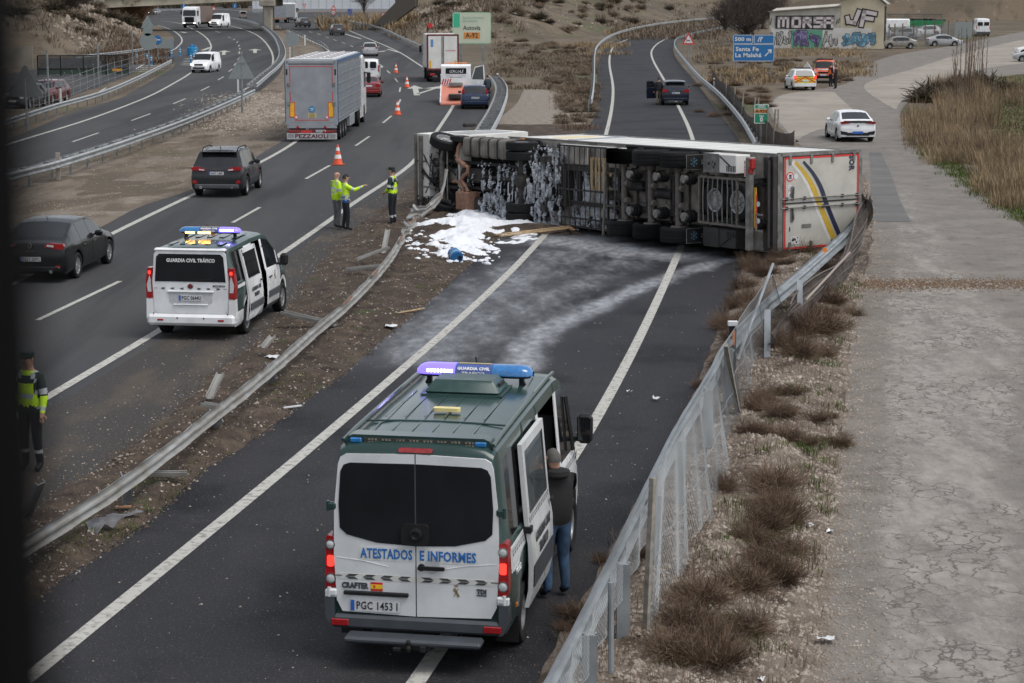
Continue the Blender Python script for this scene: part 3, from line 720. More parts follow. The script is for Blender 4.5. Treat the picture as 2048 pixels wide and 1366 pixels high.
def sedanish(L=4.7, H=1.44, W=1.81, wb=2.76, ro=1.02):
 return dict(L=L, W=W, top=[(0, .72), (.05, .96), (.15, 1.0), (.3, 1.03), (1.25, H-.06), (1.6, H-.01), (2.1, H), (2.5, H-.03), (2.75, H-.10), (3.5, .98), (3.7, .93), (L-.3, .76), (L-.06, .62), (L, .52)],
    belt=[(0, .92), (.5, .96), (1.5, .93), (3.4, .88), (L, .65)], ws=(2.72, 3.5), rs=(.42, 1.22), side=[(1.0, 1.38), (1.42, 2.2), (2.28, 3.12)], R=.325, wheels=(ro, ro+wb), sill=.22, tumble=.74,
    grooves=(1.4, 2.25, 3.25), handles=(1.55, 2.4))
def minivan(L=4.4, H=1.8, W=1.79, wb=2.69, ro=.8):
 return dict(L=L, W=W, top=[(0, H-.30), (.05, H-.14), (.15, H-.05), (.4, H-.02), (1.5, H), (2.4, H-.03), (2.75, H-.14), (3.35, 1.15), (3.6, 1.06), (L-.2, .86), (L-.05, .72), (L, .58)],
    belt=[(0, 1.05), (1.2, 1.03), (3.3, 1.0), (L, .75)], ws=(2.75, 3.35), rs=(0, 0), side=[(2.12, 3.05)], R=.31, wheels=(ro, ro+wb), sill=.24, tumble=.86, vanrear=True,
    grooves=(2.05, 3.15), handles=(2.2,), plan=[(0, .93), (.05, .975), (.25, 1.0), (3, 1), (L-.6, .96), (L-.2, .86), (L, .72)])
# dark SUV driving away in the left lane
s = suv(); s.update(col=Pn['charcoal'], rimstyle='ten')
r, B = make_car('parked_suv', 'dark grey SUV with roof rails and two exhausts, behind the black hatchback', 'car', s); r.name = 'grey_suv'
rear_details(r, B, dict(plate=('2607 LMK', .0, .86), tails=[([(.40, .93), (.86, .97), (.90, 1.08), (.62, 1.09), (.42, 1.02)], -.015), ([(.42, .95), (.60, .97), (.60, 1.02), (.43, 1.0)], -.03, 'clear', .02), ([(.66, .50), (.84, .52), (.84, .62), (.72, .62)], -.01)], lip=(.30, .50, 1.6, M['dgrey'])))
part('roof_rails', r, M['black'], lambda b: [b.tube([(sd*.62, .75, 1.60), (sd*.62, .95, 1.70), (sd*.64, 2.2, 1.69), (sd*.62, 2.5, 1.62)], .022, 6) for sd in (1, -1)])['kind'] = 'stuff'
part('spoiler', r, Pn['charcoal'], lambda b: b.box((0, .58, 1.57), (1.25, .3, .04), bev=.02), 30)
for sd in (1, -1): part('exhaust', r, M['chrome'], lambda b: b.lathe([(0, .045), (-.03, .055), (-.03, .035)], 'y', 12, c=(sd*.55, -.04, .38)))
part('aerial', r, M['black'], lambda b: b.prism([(0, 0), (.14, 0), (.02, .1)], (-.008, .85, 1.655), (0, 1, 0), (0, 0, 1), (.016, 0, 0)))
text('FORD'[:0] or 'K U G A', .07, M['chrome'], r, (.0, -.006, 1.0), (1, 0, 0), (0, 0, 1), ext=.003)
stand(r, (-10.33, 69.5, 0), math.radians(-2.6))
# black hatchback at the left edge
s = sedanish(); s.update(col=Pn['blackp'], rimstyle='ten')
r, B = make_car('black_hatchback', 'black five door hatchback with large sloping rear window at the left edge', 'car', s)
rear_details(r, B, dict(plate=('5221 GPC', -.0, .60), tails=[([(.36, .90), (.80, .84), (.86, .92), (.84, .98), (.5, 1.0), (.38, .97)], -.02), ([(.42, .92), (.60, .90), (.60, .95), (.44, .965)], -.035, 'clear', .02), ([(.62, .38), (.74, .38), (.74, .44), (.62, .44)], -.01)], lip=(.26, .44, 1.5, Pn['blackp'])))
def diamond(b):
 o, i = [(0, .08), (.06, 0), (0, -.08), (-.06, 0)], [(0, .045), (.033, 0), (0, -.045), (-.033, 0)]
 for k in range(4): b.prism([o[k], o[(k+1) % 4], i[(k+1) % 4], i[k]], (0, .0, .93), (1, 0, 0), (0, 0, 1), (0, -.02, 0))
part('badge', r, M['chrome'], diamond)
text('LAGUNA', .06, M['chrome'], r, (0, -.006, .80), (1, 0, 0), (0, 0, 1), ext=.003)
part('aerial', r, M['black'], lambda b: b.tube([(0, 1.45, 1.42), (0, 1.35, 1.52)], .008, 5))
part('exhaust', r, M['chrome'], lambda b: b.lathe([(0, .04), (-.06, .045), (-.06, .03)], 'y', 10, c=(.52, .0, .30)))
stand(r, (-11.84, 48.55, 0), math.radians(-5))
# blue hatchback behind the recovery truck
s = hatch(); s.update(col=Pn['blue'], rimstyle='ten')
r, B = make_car('blue_hatchback', 'blue hatchback loaded behind the white recovery truck', 'car', s)
rear_details(r, B, dict(plate=('8842 DVM', -.005, .72), tails=[([(.66, .98), (.80, .98), (.82, 1.2), (.70, 1.3), (.66, 1.2)], .12), ([(.62, .36), (.78, .36), (.78, .42), (.62, .42)], -.01)], lip=(.28, .52, 1.55, Pn['blue'])))
stand(r, P(947, 219) + Vector((.1, 0, .0)), math.radians(2))
# silver hatchback further up the road
s = hatch(4.05, 1.5, 1.75, 2.59, .72); s.update(col=Pn['silver'])
r, B = make_car('silver_hatchback', 'silver hatchback driving away in the middle of the motorway', 'car', s)
rear_details(r, B, dict(plate=('', -.005, .72), tails=[([(.62, .86), (.80, .86), (.82, 1.05), (.70, 1.1)], .02)], lip=(.26, .5, 1.5, Pn['silver'])))
stand(r, P(740, 113), math.radians(3))
sv = r
# grey cars near the underpass
s = suv(4.45, 1.6, 1.84); s.update(col=Pn['dgr'])
r, B = make_car('grey_crossover', 'grey crossover driving away before the underpass, nearer of two', 'car', s)
rear_details(r, B, dict(plate=('', -.005, .9), tails=[([(.55, .95), (.85, .97), (.88, 1.08), (.55, 1.06)], .0)]))
stand(r, P(678, 71), math.radians(12))
c = copy_tree(r); stand(c, P(612, 55), math.radians(20), 'small dark car driving away next to the concrete pier')
# red saloon and white van beside the livestock lorry
s = sedanish(4.35, 1.42, 1.70, 2.54, .95); s.update(col=Pn['redp'], rimstyle='steel')
r, B = make_car('red_saloon', 'red saloon with its plate over the bumper, beside the livestock lorry', 'car', s)
rear_details(r, B, dict(plate=('', -.005, .80), tails=[([(.50, .72), (.80, .72), (.82, .92), (.50, .92)], -.01)], lip=(.28, .52, 1.5, Pn['redp'])))
stand(r, P(744, 195) + Vector((-.25, 0, 0)), math.radians(2))
s = minivan(4.1, 1.8, 1.72); s.update(col=M['white'], rimstyle='steel')
r, B = make_car('white_small_van', 'small white panel van with two rear windows, ahead of the red saloon', 'van', s)
for sd in (1, -1): part('rear_window', r, M['glass'], lambda b: b.prism(rpoly(.26, .27, .1), (sd*.34, .0, 1.35), (1, 0, 0), (0, 0, 1), (0, -.012, 0)))
rear_details(r, B, dict(plate=('', -.005, .7), tails=[([(.74, .8), (.84, .8), (.84, 1.35), (.74, 1.3)], -.012)], lip=(.26, .5, 1.6, M['dgrey'])))
part('rear_badge', r, M['redp'] if 'redp' in M else Pn['redp'], lambda b: b.box((.3, -.008, .98), (.3, .01, .05)))
stand(r, P(742, 163) + Vector((-.15, 0, 0)), math.radians(2))
# white panel van coming towards us and the far oncoming traffic
def front_details(root, W, L, zl, plate=True, wide=.24, grille=M['black'], lit=True, hh=.12):
 for sd in (1, -1):
  part('headlight', root, M['headlit'] if lit else M['clear'], lambda b: b.prism(rpoly(wide/2, hh/2, .03, 2), (sd*(W/2-.26), L-.06, zl), (-1, 0, 0), (0, 0, 1), (0, .07, 0)))
 part('grille', root, grille, lambda b: b.box((0, L-.01, zl), (W*.45, .08, hh), bev=.02))
 part('lower_grille', root, grille, lambda b: b.box((0, L+.0, zl-.32), (W*.62, .06, .16), bev=.02))
 if plate: number_plate(root, '', L+.03, zl-.2, yd=1)
s = minivan(4.4, 1.82, 1.79); s.update(col=M['white'], rimstyle='five')
r, B = make_car('white_van', 'white compact van with lit headlamps approaching past the blue crash drum', 'van', s)
front_details(r, 1.79, 4.4, .76)
stand(r, P(411, 146) + Vector((.0, 4.3, 0)), PI + math.radians(-8))
s = minivan(5.0, 2.3, 1.95, 3.0, 1.0); s.update(col=M['white'], rimstyle='steel', side=[(2.6, 3.4)], ws=(3.3, 4.0),
 top=[(0, 1.9), (.05, 2.2), (.2, 2.28), (1.5, 2.3), (2.9, 2.28), (3.25, 2.15), (4.0, 1.35), (4.3, 1.2), (4.85, .95), (4.96, .8), (5.0, .6)])
r, B = make_car('white_delivery_van', 'tall white delivery van approaching beside the white lorry', 'van', s)
front_details(r, 1.95, 5.0, .85)
stand(r, P(443, 55) + Vector((0, 4.5, 0)), PI + math.radians(-14))
s = minivan(4.2, 1.7, 1.72); s.update(col=Pn['beige'], rimstyle='steel')
r, B = make_car('tan_van', 'small pale van driving away in front of the concrete pier', 'van', s)
part('rear_window', r, M['glass'], lambda b: b.prism(rpoly(.6, .25, .1), (0, .0, 1.3), (1, 0, 0), (0, 0, 1), (0, -.012, 0)))
rear_details(r, B, dict(tails=[([(.74, .8), (.84, .8), (.84, 1.2), (.74, 1.2)], -.012)]))
stand(r, P(487, 37), math.radians(10))
s = hatch(); s.update(col=Pn['dgr'])
r, B = make_car('distant_dark_car', 'tiny dark car with lit headlamps far up the left road, closest to the slope', 'car', s)
front_details(r, 1.76, 4.3, .7)
stand(r, P(299, 30) + Vector((0, 4, 0)), PI + math.radians(-10))
s = hatch(); s.update(col=Pn['silver'])
r, B = make_car('distant_grey_car', 'tiny pale grey car far up the left road, right behind the dark one', 'car', s)
front_details(r, 1.76, 4.3, .7)
stand(r, P(311, 29) + Vector((0, 4, 0)), PI + math.radians(-10))
# dark MPV with its door open on the slip road
s = suv(4.39, 1.56, 1.79); s.update(col=Pn['navy'], rimstyle='five', wheels=(.80, 3.5), R=.33, grooves=())
r, B = make_car('dark_blue_car', 'dark blue car stopped on the empty slip road with its driver door open', 'car', s)
rear_details(r, B, dict(plate=('8501 JTK', -.02, .80), tails=[([(.46, .86), (.82, .84), (.88, .98), (.80, 1.06), (.62, 1.04)], -.015)], lip=(.26, .50, 1.6, Pn['navy'])))
part('plate_strip', r, M['chrome'], lambda b: b.box((0, -.012, .93), (.9, .02, .03)))
part('bumper_trim', r, M['chrome'], lambda b: b.box((0, -.04, .30), (1.0, .02, .025)))
part('spoiler', r, Pn['navy'], lambda b: b.box((0, .56, 1.48), (1.2, .3, .04), bev=.02), 30)
d = empty('open_door'); d.parent = r; d.location = (-.87, 3.02, 0); d.rotation_euler = (0, 0, math.radians(180-58))
def _door(b):
 b.prism([(0, .32), (.98, .32), (1.02, .9), (1.0, 1.02), (.02, .98)], (0, 0, 0), (0, 1, 0), (0, 0, 1), (.07, 0, 0))
d.rotation_euler = (0, 0, math.radians(122))
part('door_panel', d, Pn['navy'], _door)
part('door_frame', d, Pn['navy'], lambda b: b.tube([(.03, .02, .98), (.1, .45, 1.42), (.12, .95, 1.47), (.05, 1.0, 1.0)], .025, 5))
part('door_glass', d, M['glass'], lambda b: b.prism([(.08, 1.0), (.98, 1.02), (.93, 1.44), (.46, 1.40)], (.04, 0, 0), (0, 1, 0), (.08, 0, 1), (.006, 0, 0)))
stand(r, P(1351, 211), math.radians(-1))
r['label'] = 'dark blue car stopped on the empty slip road with its driver door open'
# white taxi-like saloon on the service road
s = sedanish(4.47, 1.45, 1.82, 2.7, .85); s.update(col=M['white'], rimstyle='five', sill=.20)
r, B = make_car('white_fastback', 'white fastback car with black lower bumper and blue plate on the service road', 'car', s)
part('spoiler', r, M['black'], lambda b: b.box((0, .10, 1.02), (1.35, .12, .035), bev=.015), 30)
part('light_strip', r, M['black'], lambda b: b.box((0, -.01, .97), (1.5, .04, .07), bev=.02), 30)
tail_light(r, [(.36, .93), (.80, .88), (.86, .95), (.84, 1.0), (.5, 1.02)], -.025)
part('rear_diffuser', r, M['black'], lambda b: [b.prism([(sd*.42, .36), (sd*.80, .38), (sd*.84, .56), (sd*.5, .50)], (0, .02, 0), (1, 0, 0), (0, 0, 1), (0, -.04, 0)) for sd in (1, -1)] + [b.box((0, -.01, .40), (1.1, .03, .14))])
part('number_plate', r, M['pblue'], lambda b: b.box((0, -.03, .48), (.52, .015, .11)))
part('badge', r, M['chrome'], lambda b: b.lathe([(0, .0), (-.01, .05)], 'y', 12, c=(0, -.005, .80)))
stand(r, P(1715, 285), math.radians(1.5))
# police style estate with chevrons, and the orange pick-up
s = hatch(4.2, 1.56, 1.78); s.update(col=M['white'], rimstyle='steel')
r, B = make_car('chevron_car', 'white emergency car with red and yellow chevrons on its tail', 'emergency car', s)
CHV = [mat('chevron_yellow', (0.75, 0.62, 0.03), .4), mat('chevron_red', (0.5, 0.02, 0.02), .4)]
def chev(k):
 def f(b):
  for i in range(k, 8, 2):
   for sd in (1, -1):
    z0 = .62 + .11*(i-2); pts = [(sd*.0, z0+.30), (sd*.80, z0-.30), (sd*.80, z0-.19), (sd*.0, z0+.41)]
    pts = [(x, min(1.02, max(.56, z))) for x, z in pts]
    if abs(pts[0][1]-pts[3][1]) + abs(pts[1][1]-pts[2][1]) > .02: b.prism(pts, (0, .0, 0), (1, 0, 0), (0, 0, 1), (0, -.012-.001*k, 0))
 return f
part('yellow_chevrons', r, CHV[0], lambda b: b.prism([(-.8, .56), (.8, .56), (.8, 1.02), (-.8, 1.02)], (0, 0, 0), (1, 0, 0), (0, 0, 1), (0, -.008, 0)))
part('red_chevrons', r, CHV[1], chev(0))
part('tailgate_glass', r, M['glass'], lambda b: b.prism([(-.66, 0), (.66, 0), (.58, .40), (-.58, .40)], (0, .17, 1.05), (1, 0, 0), (0, .55, .83), (0, -.012, .008)))
part('light_bar', r, M['black'], lambda b: b.box((0, 1.2, 1.62), (1.2, .25, .08), bev=.03))
number_plate(r, '', -.02, .72)
tail_light(r, [(.66, .86), (.82, .86), (.84, 1.08), (.66, 1.06)], -.02, 'redlit')
stand(r, P(1610, 181), math.radians(3))
s = suv(5.1, 1.78, 1.80); s.update(col=Pn['orangep'], rimstyle='steel', top=[(0, 1.55), (.05, 1.72), (.4, 1.78), (3.0, 1.78), (3.2, 1.68), (3.7, 1.16), (3.9, 1.1), (4.8, 1.02), (5.02, .9), (5.1, .7)], ws=(3.2, 3.7), rs=(0, 0), side=[(1.7, 2.4), (2.48, 3.3)], wheels=(1.2, 4.2), R=.38, vanrear=True, grooves=(2.44,), sill=.4)
r, B = make_car('orange_pickup', 'orange off-road pick-up with light bar facing the camera, door open', 'pick-up', s)
front_details(r, 1.8, 5.1, .88, lit=False)
part('light_bar', r, M['black'], lambda b: b.box((0, 2.7, 1.84), (1.3, .25, .1), bev=.03))
part('bonnet_panel', r, M['white'], lambda b: b.quad((-.5, 3.95, 1.115), (.5, 3.95, 1.115), (.5, 4.7, 1.06), (-.5, 4.7, 1.06)))
part('white_side_panel', r, M['white'], lambda b: [b.box((sd*.91, 2.9, .85), (.012, .9, .45)) for sd in (1, -1)])
stand(r, P(1668, 167) + Vector((.2, 5.2, 0)), PI + math.radians(-12))
d = part('open_door', r, M['white'], lambda b: b.prism([(0, .45), (.95, .45), (1.0, 1.1), (.6, 1.62), (.05, 1.05)], (.93, 3.15, 0), (.82, -.45, 0), (0, 0, 1), (.02, .05, 0)))
# cars beside the graffiti building
s = hatch(4.4, 1.42, 1.70, 2.5, .85); s.update(col=Pn['beige'], rimstyle='ten', top=sedanish(4.4)['top'], belt=sedanish(4.4)['belt'], ws=(2.72, 3.4), rs=(.42, 1.2), side=[(1.0, 1.38), (1.42, 2.2), (2.28, 3.0)])
r, B = make_car('bronze_saloon', 'bronze grey saloon parked sideways by the graffiti building', 'car', s)
for sd in (1, -1): part('headlight', r, M['clear'], lambda b: b.box((sd*.62, 4.28, .68), (.3, .16, .13), bev=.03))
tail_light(r, [(.5, .75), (.8, .75), (.8, .92), (.5, .92)], -.01)
stand(r, P(1832, 97), math.radians(92))
c = copy_tree(r); stand(c, P(1864, 94) + Vector((0, 3.4, 0)), math.radians(-88), 'silver car parked behind the bronze saloon, nose to the right')
for ch in c.children:
 if ch.name.startswith('body'):
  ch.data = ch.data.copy(); ch.data.materials[0] = Pn['silver']
s = minivan(5.2, 2.5, 1.98, 3.2, 1.0); s.update(col=M['white'], rimstyle='steel', side=[(2.9, 3.6)], ws=(3.6, 4.2),
 top=[(0, 2.0), (.05, 2.35), (.2, 2.45), (1.5, 2.5), (3.1, 2.48), (3.5, 2.3), (4.2, 1.45), (4.5, 1.25), (5.05, 1.0), (5.16, .8), (5.2, .6)])
r, B = make_car('white_high_van', 'white high roof van parked on the gravel beyond the green skip', 'van', s)
for sd in (1, -1): part('rear_window', r, M['glass'], lambda b: b.prism(rpoly(.36, .26, .05), (sd*.44, .0, 1.75), (1, 0, 0), (0, 0, 1), (0, -.012, 0)))
part('rear_bumper', r, M['dgrey'], lambda b: b.box((0, -.03, .5), (1.9, .2, .35), bev=.04))
tail_light(r, [(.86, 1.0), (.96, 1.0), (.96, 1.5), (.86, 1.5)], -.02)
stand(r, P(1966, 73), math.radians(-4))
s = hatch(4.2, 1.5, 1.75); s.update(col=Pn['silver'], rimstyle='ten')
r, B = make_car('grey_parked_car', 'grey car nose just showing at the right edge of the photo', 'car', s)
for sd in (1, -1): part('headlight', r, M['clear'], lambda b: b.box((sd*.66, 4.12, .72), (.28, .16, .16), bev=.03))
stand(r, P(2030, 124) + Vector((4.3, .9, 0)), math.radians(84))
c = copy_tree(r); stand(c, P(2040, 112) + Vector((4.3, 2.2, 0)), math.radians(84), 'white car with a red stripe behind the grey car at the right edge')
for ch in c.children:
 if ch.name.startswith('body'):
  ch.data = ch.data.copy(); ch.data.materials[0] = M['white']
for i, (px, py, rz, col, lb) in enumerate([(1782, 74, 80, M['white'], 'white car behind the fence nearest the graffiti building'), (1880, 72, 95, M['white'], 'white estate behind the fence under the right end of the skip'), (1838, 78, 60, Pn['lsilver'], 'silver car behind the fence in the middle of the yard')]):
 s = hatch(4.4, 1.5, 1.75); s.update(col=col, rimstyle='steel')
 r, B = make_car('yard_car', lb, 'car', s); tail_light(r, [(.66, .8), (.8, .8), (.8, 1.05), (.66, 1.05)], .0); stand(r, P(px, py), math.radians(rz))
s = hatch(4.2, 1.5, 1.72); s.update(col=Pn['dred'], rimstyle='steel')
r, B = make_car('red_parked_car', 'dull red car parked behind the wire fence on the left', 'car', s)
front_details(r, 1.72, 4.2, .7, lit=False)
stand(r, P(92, 208) + Vector((0, 4, 0)), PI + math.radians(-8))
s = hatch(4.2, 1.5, 1.72); s.update(col=Pn['dgr'], rimstyle='steel')
r, B = make_car('dark_parked_car', 'dark parked car left of the red one, mostly in shade', 'car', s)
front_details(r, 1.72, 4.2, .7, lit=False)
stand(r, P(45, 218) + Vector((0, 4, 0)), PI + math.radians(-8))
# THE TWO TRAFFIC POLICE VANS
Mx = dict(
 ledblue=mat('lit_blue_led', (0.3, 0.3, 0.9), .2, emit=(0.55, 0.5, 1.0), estr=9.0, var=.05),
 lensblue=mat('blue_lens', (0.02, 0.16, 0.42), .12, coat=.8, var=.2, scale=18),
 lensviolet=mat('glowing_blue_lens', (0.12, 0.10, 0.75), .15, coat=.6, emit=(0.18, 0.12, 1.0), estr=0.9),
 ledamber=mat('lit_amber_led', (0.9, 0.5, 0.1), .2, emit=(1.0, 0.42, 0.06), estr=9.0, var=.05),
 ledoff=mat('unlit_led', (0.22, 0.2, 0.16), .25, var=.4, scale=60),
 cream=mat('cream_plastic', (0.68, 0.58, 0.25), .4, var=.05),
 txtblue=mat('blue_lettering', (0.02, 0.14, 0.42), .45), txtwhite=mat('white_lettering', (0.7, 0.7, 0.7), .45),
 txtgrey=mat('dark_lettering', (0.05, 0.055, 0.06), .45), offwhite=paint('aged_white_paint', (0.67, 0.685, 0.69)),
 yellow=mat('flag_yellow', (0.8, 0.5, 0.02), .5), flagred=mat('flag_red', (0.55, 0.02, 0.02), .5), gold=mat('emblem_gold', (0.22, 0.17, 0.08), .5),
 interior=mat('dark_interior', (0.02, 0.02, 0.021), .9), seat=mat('grey_seat', (0.07, 0.075, 0.085), .9),
 bumper=mat('blue_grey_bumper', (0.05, 0.058, 0.068), .5, var=.12, scale=4),
)
def chevron(b, x, z, sz, d, y, t=.004):
 h = sz*.34
 for q in (1, -1):
  b.prism([(x-d*sz*.5, z), (x-d*sz*.1, z), (x+d*sz*.35, z+q*h)[0:2], (x-d*sz*.05, z+q*h)], (0, y, 0), (1, 0, 0), (0, 0, 1), (0, -t, 0))
def light_bar(root, y, z, wd, txt, right_lit, amber=False, dp=.30, ht=.12):
 """roof light bar; right_lit chooses which end flashes"""
 bar = part('light_bar', root, M['black'], lambda b: b.prism(rpoly(wd/2-.03, dp/2-.03, .10, 5), (0, y, z), (1, 0, 0), (0, 1, 0), (0, 0, .03)), 30)
 for sd in (1, -1): part('bracket', bar, M['black'], lambda b: (b.box((sd*wd*.40, y, z-.045), (.05, .12, .10), bev=.01), b.bar((sd*wd*.40, y, z-.02), (sd*wd*.43, y, z-.11), .06, .03)))
 def lens(x0, x1, m):
  b = MB(m); n = 12; rows = []
  for i in range(n+1):
   x = x0 + (x1-x0)*i/n; e = wd/2; q = min(1, (e-abs(x))/.16); q = math.sqrt(max(0.02, 1-(1-q)**2))
   r_ = []
   for k in range(13):
    a = PI*k/12; r_.append(Vector((x, y - math.cos(a)*dp/2*(.35+.65*q), z+.03 + math.sin(a)**.7*ht*(.3+.7*q))))
   rows.append(r_)
  b.grid(rows); b.grid([[r_[0] for r_ in rows], [r_[-1] for r_ in rows]]); return b.build('lens', bar, 40)
 lens(-wd/2, -wd*.16, Mx['lensblue'] if right_lit else Mx['lensviolet'])
 lens(-wd*.158, wd*.158, mat('centre_lens', (0.05, 0.09, 0.30), .2, coat=.5))
 lens(wd*.16, wd/2, Mx['lensviolet'] if right_lit else Mx['lensblue'])
 sd = 1 if right_lit else -1
 for k in range(8):
  x = sd*(wd*.19 + k*wd*.029); part('led', bar, Mx['ledblue'], lambda b: b.box((x, y-dp/2+.012, z+.075), (wd*.021, .03, .035), bev=.006))
 if amber:
  for k in range(8):
   if k == 3: continue
   x = -(wd*.36 - k*wd*.052); part('led', bar, Mx['ledamber'], lambda b: b.box((x, y-dp/2-.01, z+.02), (wd*.045, .03, .035), bev=.006))
 text(txt[0], .055, Mx['txtwhite'], bar, (0, y-dp/2*.86, z+.105), (1, 0, 0), (0, .7, .7), width=wd*.28, bold=.002)
 text(txt[1], .045, Mx['txtwhite'], bar, (0, y-dp/2-.012, z+.055), (1, 0, 0), (0, .12, .99), width=wd*.20, bold=.002)
 part('lid_strip', bar, mat('beige_strip', (0.4, 0.36, 0.2), .5), lambda b: b.box((0, y-.02, z+.03+ht+.002), (wd*.28, .05, .008)))
 return bar
def rear_lamp(root, sd, x, y, z0, z1, wd, rings, lit=None, side=.16):
 b = MB(M['red'])
 b.prism([(sd*(x-wd), z0+.02), (sd*(x-.01), z0), (sd*x, z0+.06), (sd*(x-.012), z1-.03), (sd*(x-.03), z1), (sd*(x-wd+.005), z1-.02)], (0, y+side, 0), (1, 0, 0), (0, 0, 1), (0, -side-.02, 0))
 o = b.build('tail_light', root, 30)
 for (z, r, m) in rings:
  part('lamp_ring', o, M['chrome'], lambda q: q.lathe([(0, r*1.12), (-.012, r*1.12), (-.012, r*.95), (0, r*.95)], 'y', 18, c=(sd*(x-wd*.52), y-.020, z), close=True))
  part('lamp_lens', o, m, lambda q: q.lathe([(0, r*.95), (-.008, r*.9), (-.016, r*.5), (-.018, 0)], 'y', 18, c=(sd*(x-wd*.52), y-.018, z)), 60)
 if lit: part('lit_lamp', o, M['redlit'], lambda q: q.prism(rpoly(wd*.32, lit[1]/2, .02, 3), (sd*(x-wd*.52), y-.020, lit[0]), (1, 0, 0), (0, 0, 1), (0, -.006, 0)))
 return o
def cross_emblem(root, x, y, z, s, m, u=(1, 0, 0), nrm=(0, -1, 0)):
 """crown over a crossed sword and rods"""
 u, nv = Vector(u), Vector(nrm); v = Vector((0, 0, 1)); o = Vector((x, y, z)); b = MB(m)
 def pb(pts): b.prism(pts, o, u, v, nv*.004)
 for d in (1, -1):
  a = math.radians(28*d); c, s_ = math.cos(a), math.sin(a); w_ = .11*s if d < 0 else .035*s
  pb([(-w_*c - .5*s*s_, -.5*s*c + w_*s_), (w_*c - .5*s*s_, -.5*s*c - w_*s_), (w_*c + .42*s*s_, .42*s*c - w_*s_), (-w_*c + .42*s*s_, .42*s*c + w_*s_)])
 pb([(-.30*s, .12*s), (-.26*s, .20*s), (-.02*s, .02*s), (-.08*s, -.04*s)])
 pb([(-.16*s, .52*s), (.16*s, .52*s), (.2*s, .72*s), (.1*s, .66*s), (0, .8*s), (-.1*s, .66*s), (-.2*s, .72*s)])
 return b.build('emblem', root)
# the large van in the foreground
V = empty('police_van', label='large white and green traffic police van, reports unit, standing on the slip road in front', cat='police van')
L, W = 5.9, 1.99; WB = (1.02, 4.72)
top = [(0, 2.26), (.015, 2.33), (.05, 2.375), (.15, 2.405), (2, 2.43), (3.9, 2.435), (4.2, 2.40), (4.4, 2.33), (5.05, 1.60), (5.2, 1.45), (5.6, 1.24), (5.8, 1.05), (5.88, .85), (5.9, .6)]
belt = [(0, 1.36), (1.4, 1.36), (4.0, 1.32), (4.95, 1.30), (5.6, 1.05), (5.9, .8)]
B = Body(L, W, top, belt, .36, WB, .345, .865, plan=[(0, .95), (.03, .972), (.12, .995), (.3, 1), (4.9, 1), (5.3, .955), (5.65, .86), (5.82, .74), (5.9, .62)], grooves=(3.78, 4.9, 1.5, 2.42))
GRN, WHT = M['green'], Mx['offwhite']
def gf(y, j, sd):
 if 4.42 < y < 5.04 and j in (7, 8, 9): return 'windscreen'
 if sd == 1 and 2.5 < y < 3.72 and j <= 5: return 'hole'
 if j == 5:
  if 3.92 < y < 4.88: return 'front'
  if 1.55 < y < 2.38: return 'mid'
  if .30 < y < 1.35: return 'rear'
  if sd == -1 and 2.5 < y < 3.7: return 'slide'
 return None
def pf(y, j, sd):
 if j == 0: return Mx['bumper']
 if sd == 0: return GRN if y < 1 else WHT
 if j >= 6: return GRN
 if y > 4.9: return GRN if j >= 3 else WHT
 if 2.42 < y < 4.9: return WHT
 return GRN if (j >= 4 or y < 1.5) and not (j == 3 and y < 2.4 and y > .2) else (WHT if j == 3 else GRN)
B.build(V, [GRN, WHT], pf, gf)
for wy in WB:
 for sd in (1, -1): add_wheel(V, sd*(W/2-.13), wy, .345, .235, 'steel')
part('underbody', V, M['under'], lambda b: (b.box((0, L/2, .42), (W*.74, L*.92, .12)), [b.box((0, wy, .55), (W*.82, .80, .35)) for wy in WB]))
for x in (-.60, -.38, -.16, .06, .28, .50):
 for yc, ln in ((.66, .62), (1.95, 1.55)): part('roof_rib', V, GRN, lambda b: b.box((x, yc, B.top(yc)+.024-.045*x*x), (.018, ln, .008), bev=.003), 30)
for sd in (1, -1):
 part('drip_rail', V, GRN, lambda b: b.tube([(sd*(.80), yy, B.top(yy)+.012) for yy in (.1, .6, 1.5, 2.6, 3.6, 4.1)], .022, 6), 40)
part('roof_seam', V, GRN, lambda b: b.tube([(x, 1.02, B.top(1.0)+.022-.035*x*x) for x in (-.78, -.4, 0, .4, .78)], .011, 5))
door_poly = lambda sd: [(sd*.006, .56), (sd*.80, .58), (sd*.86, .70), (sd*.885, 1.2), (sd*.875, 1.7), (sd*.825, 2.18), (sd*.80, 2.25), (sd*.74, 2.285), (sd*.006, 2.305)]
win_poly = lambda sd: [(sd*.008, 1.325), (sd*.42, 1.345), (sd*.74, 1.42), (sd*.815, 1.49), (sd*.825, 1.75), (sd*.80, 2.10), (sd*.765, 2.17), (sd*.70, 2.195), (sd*.008, 2.205)]
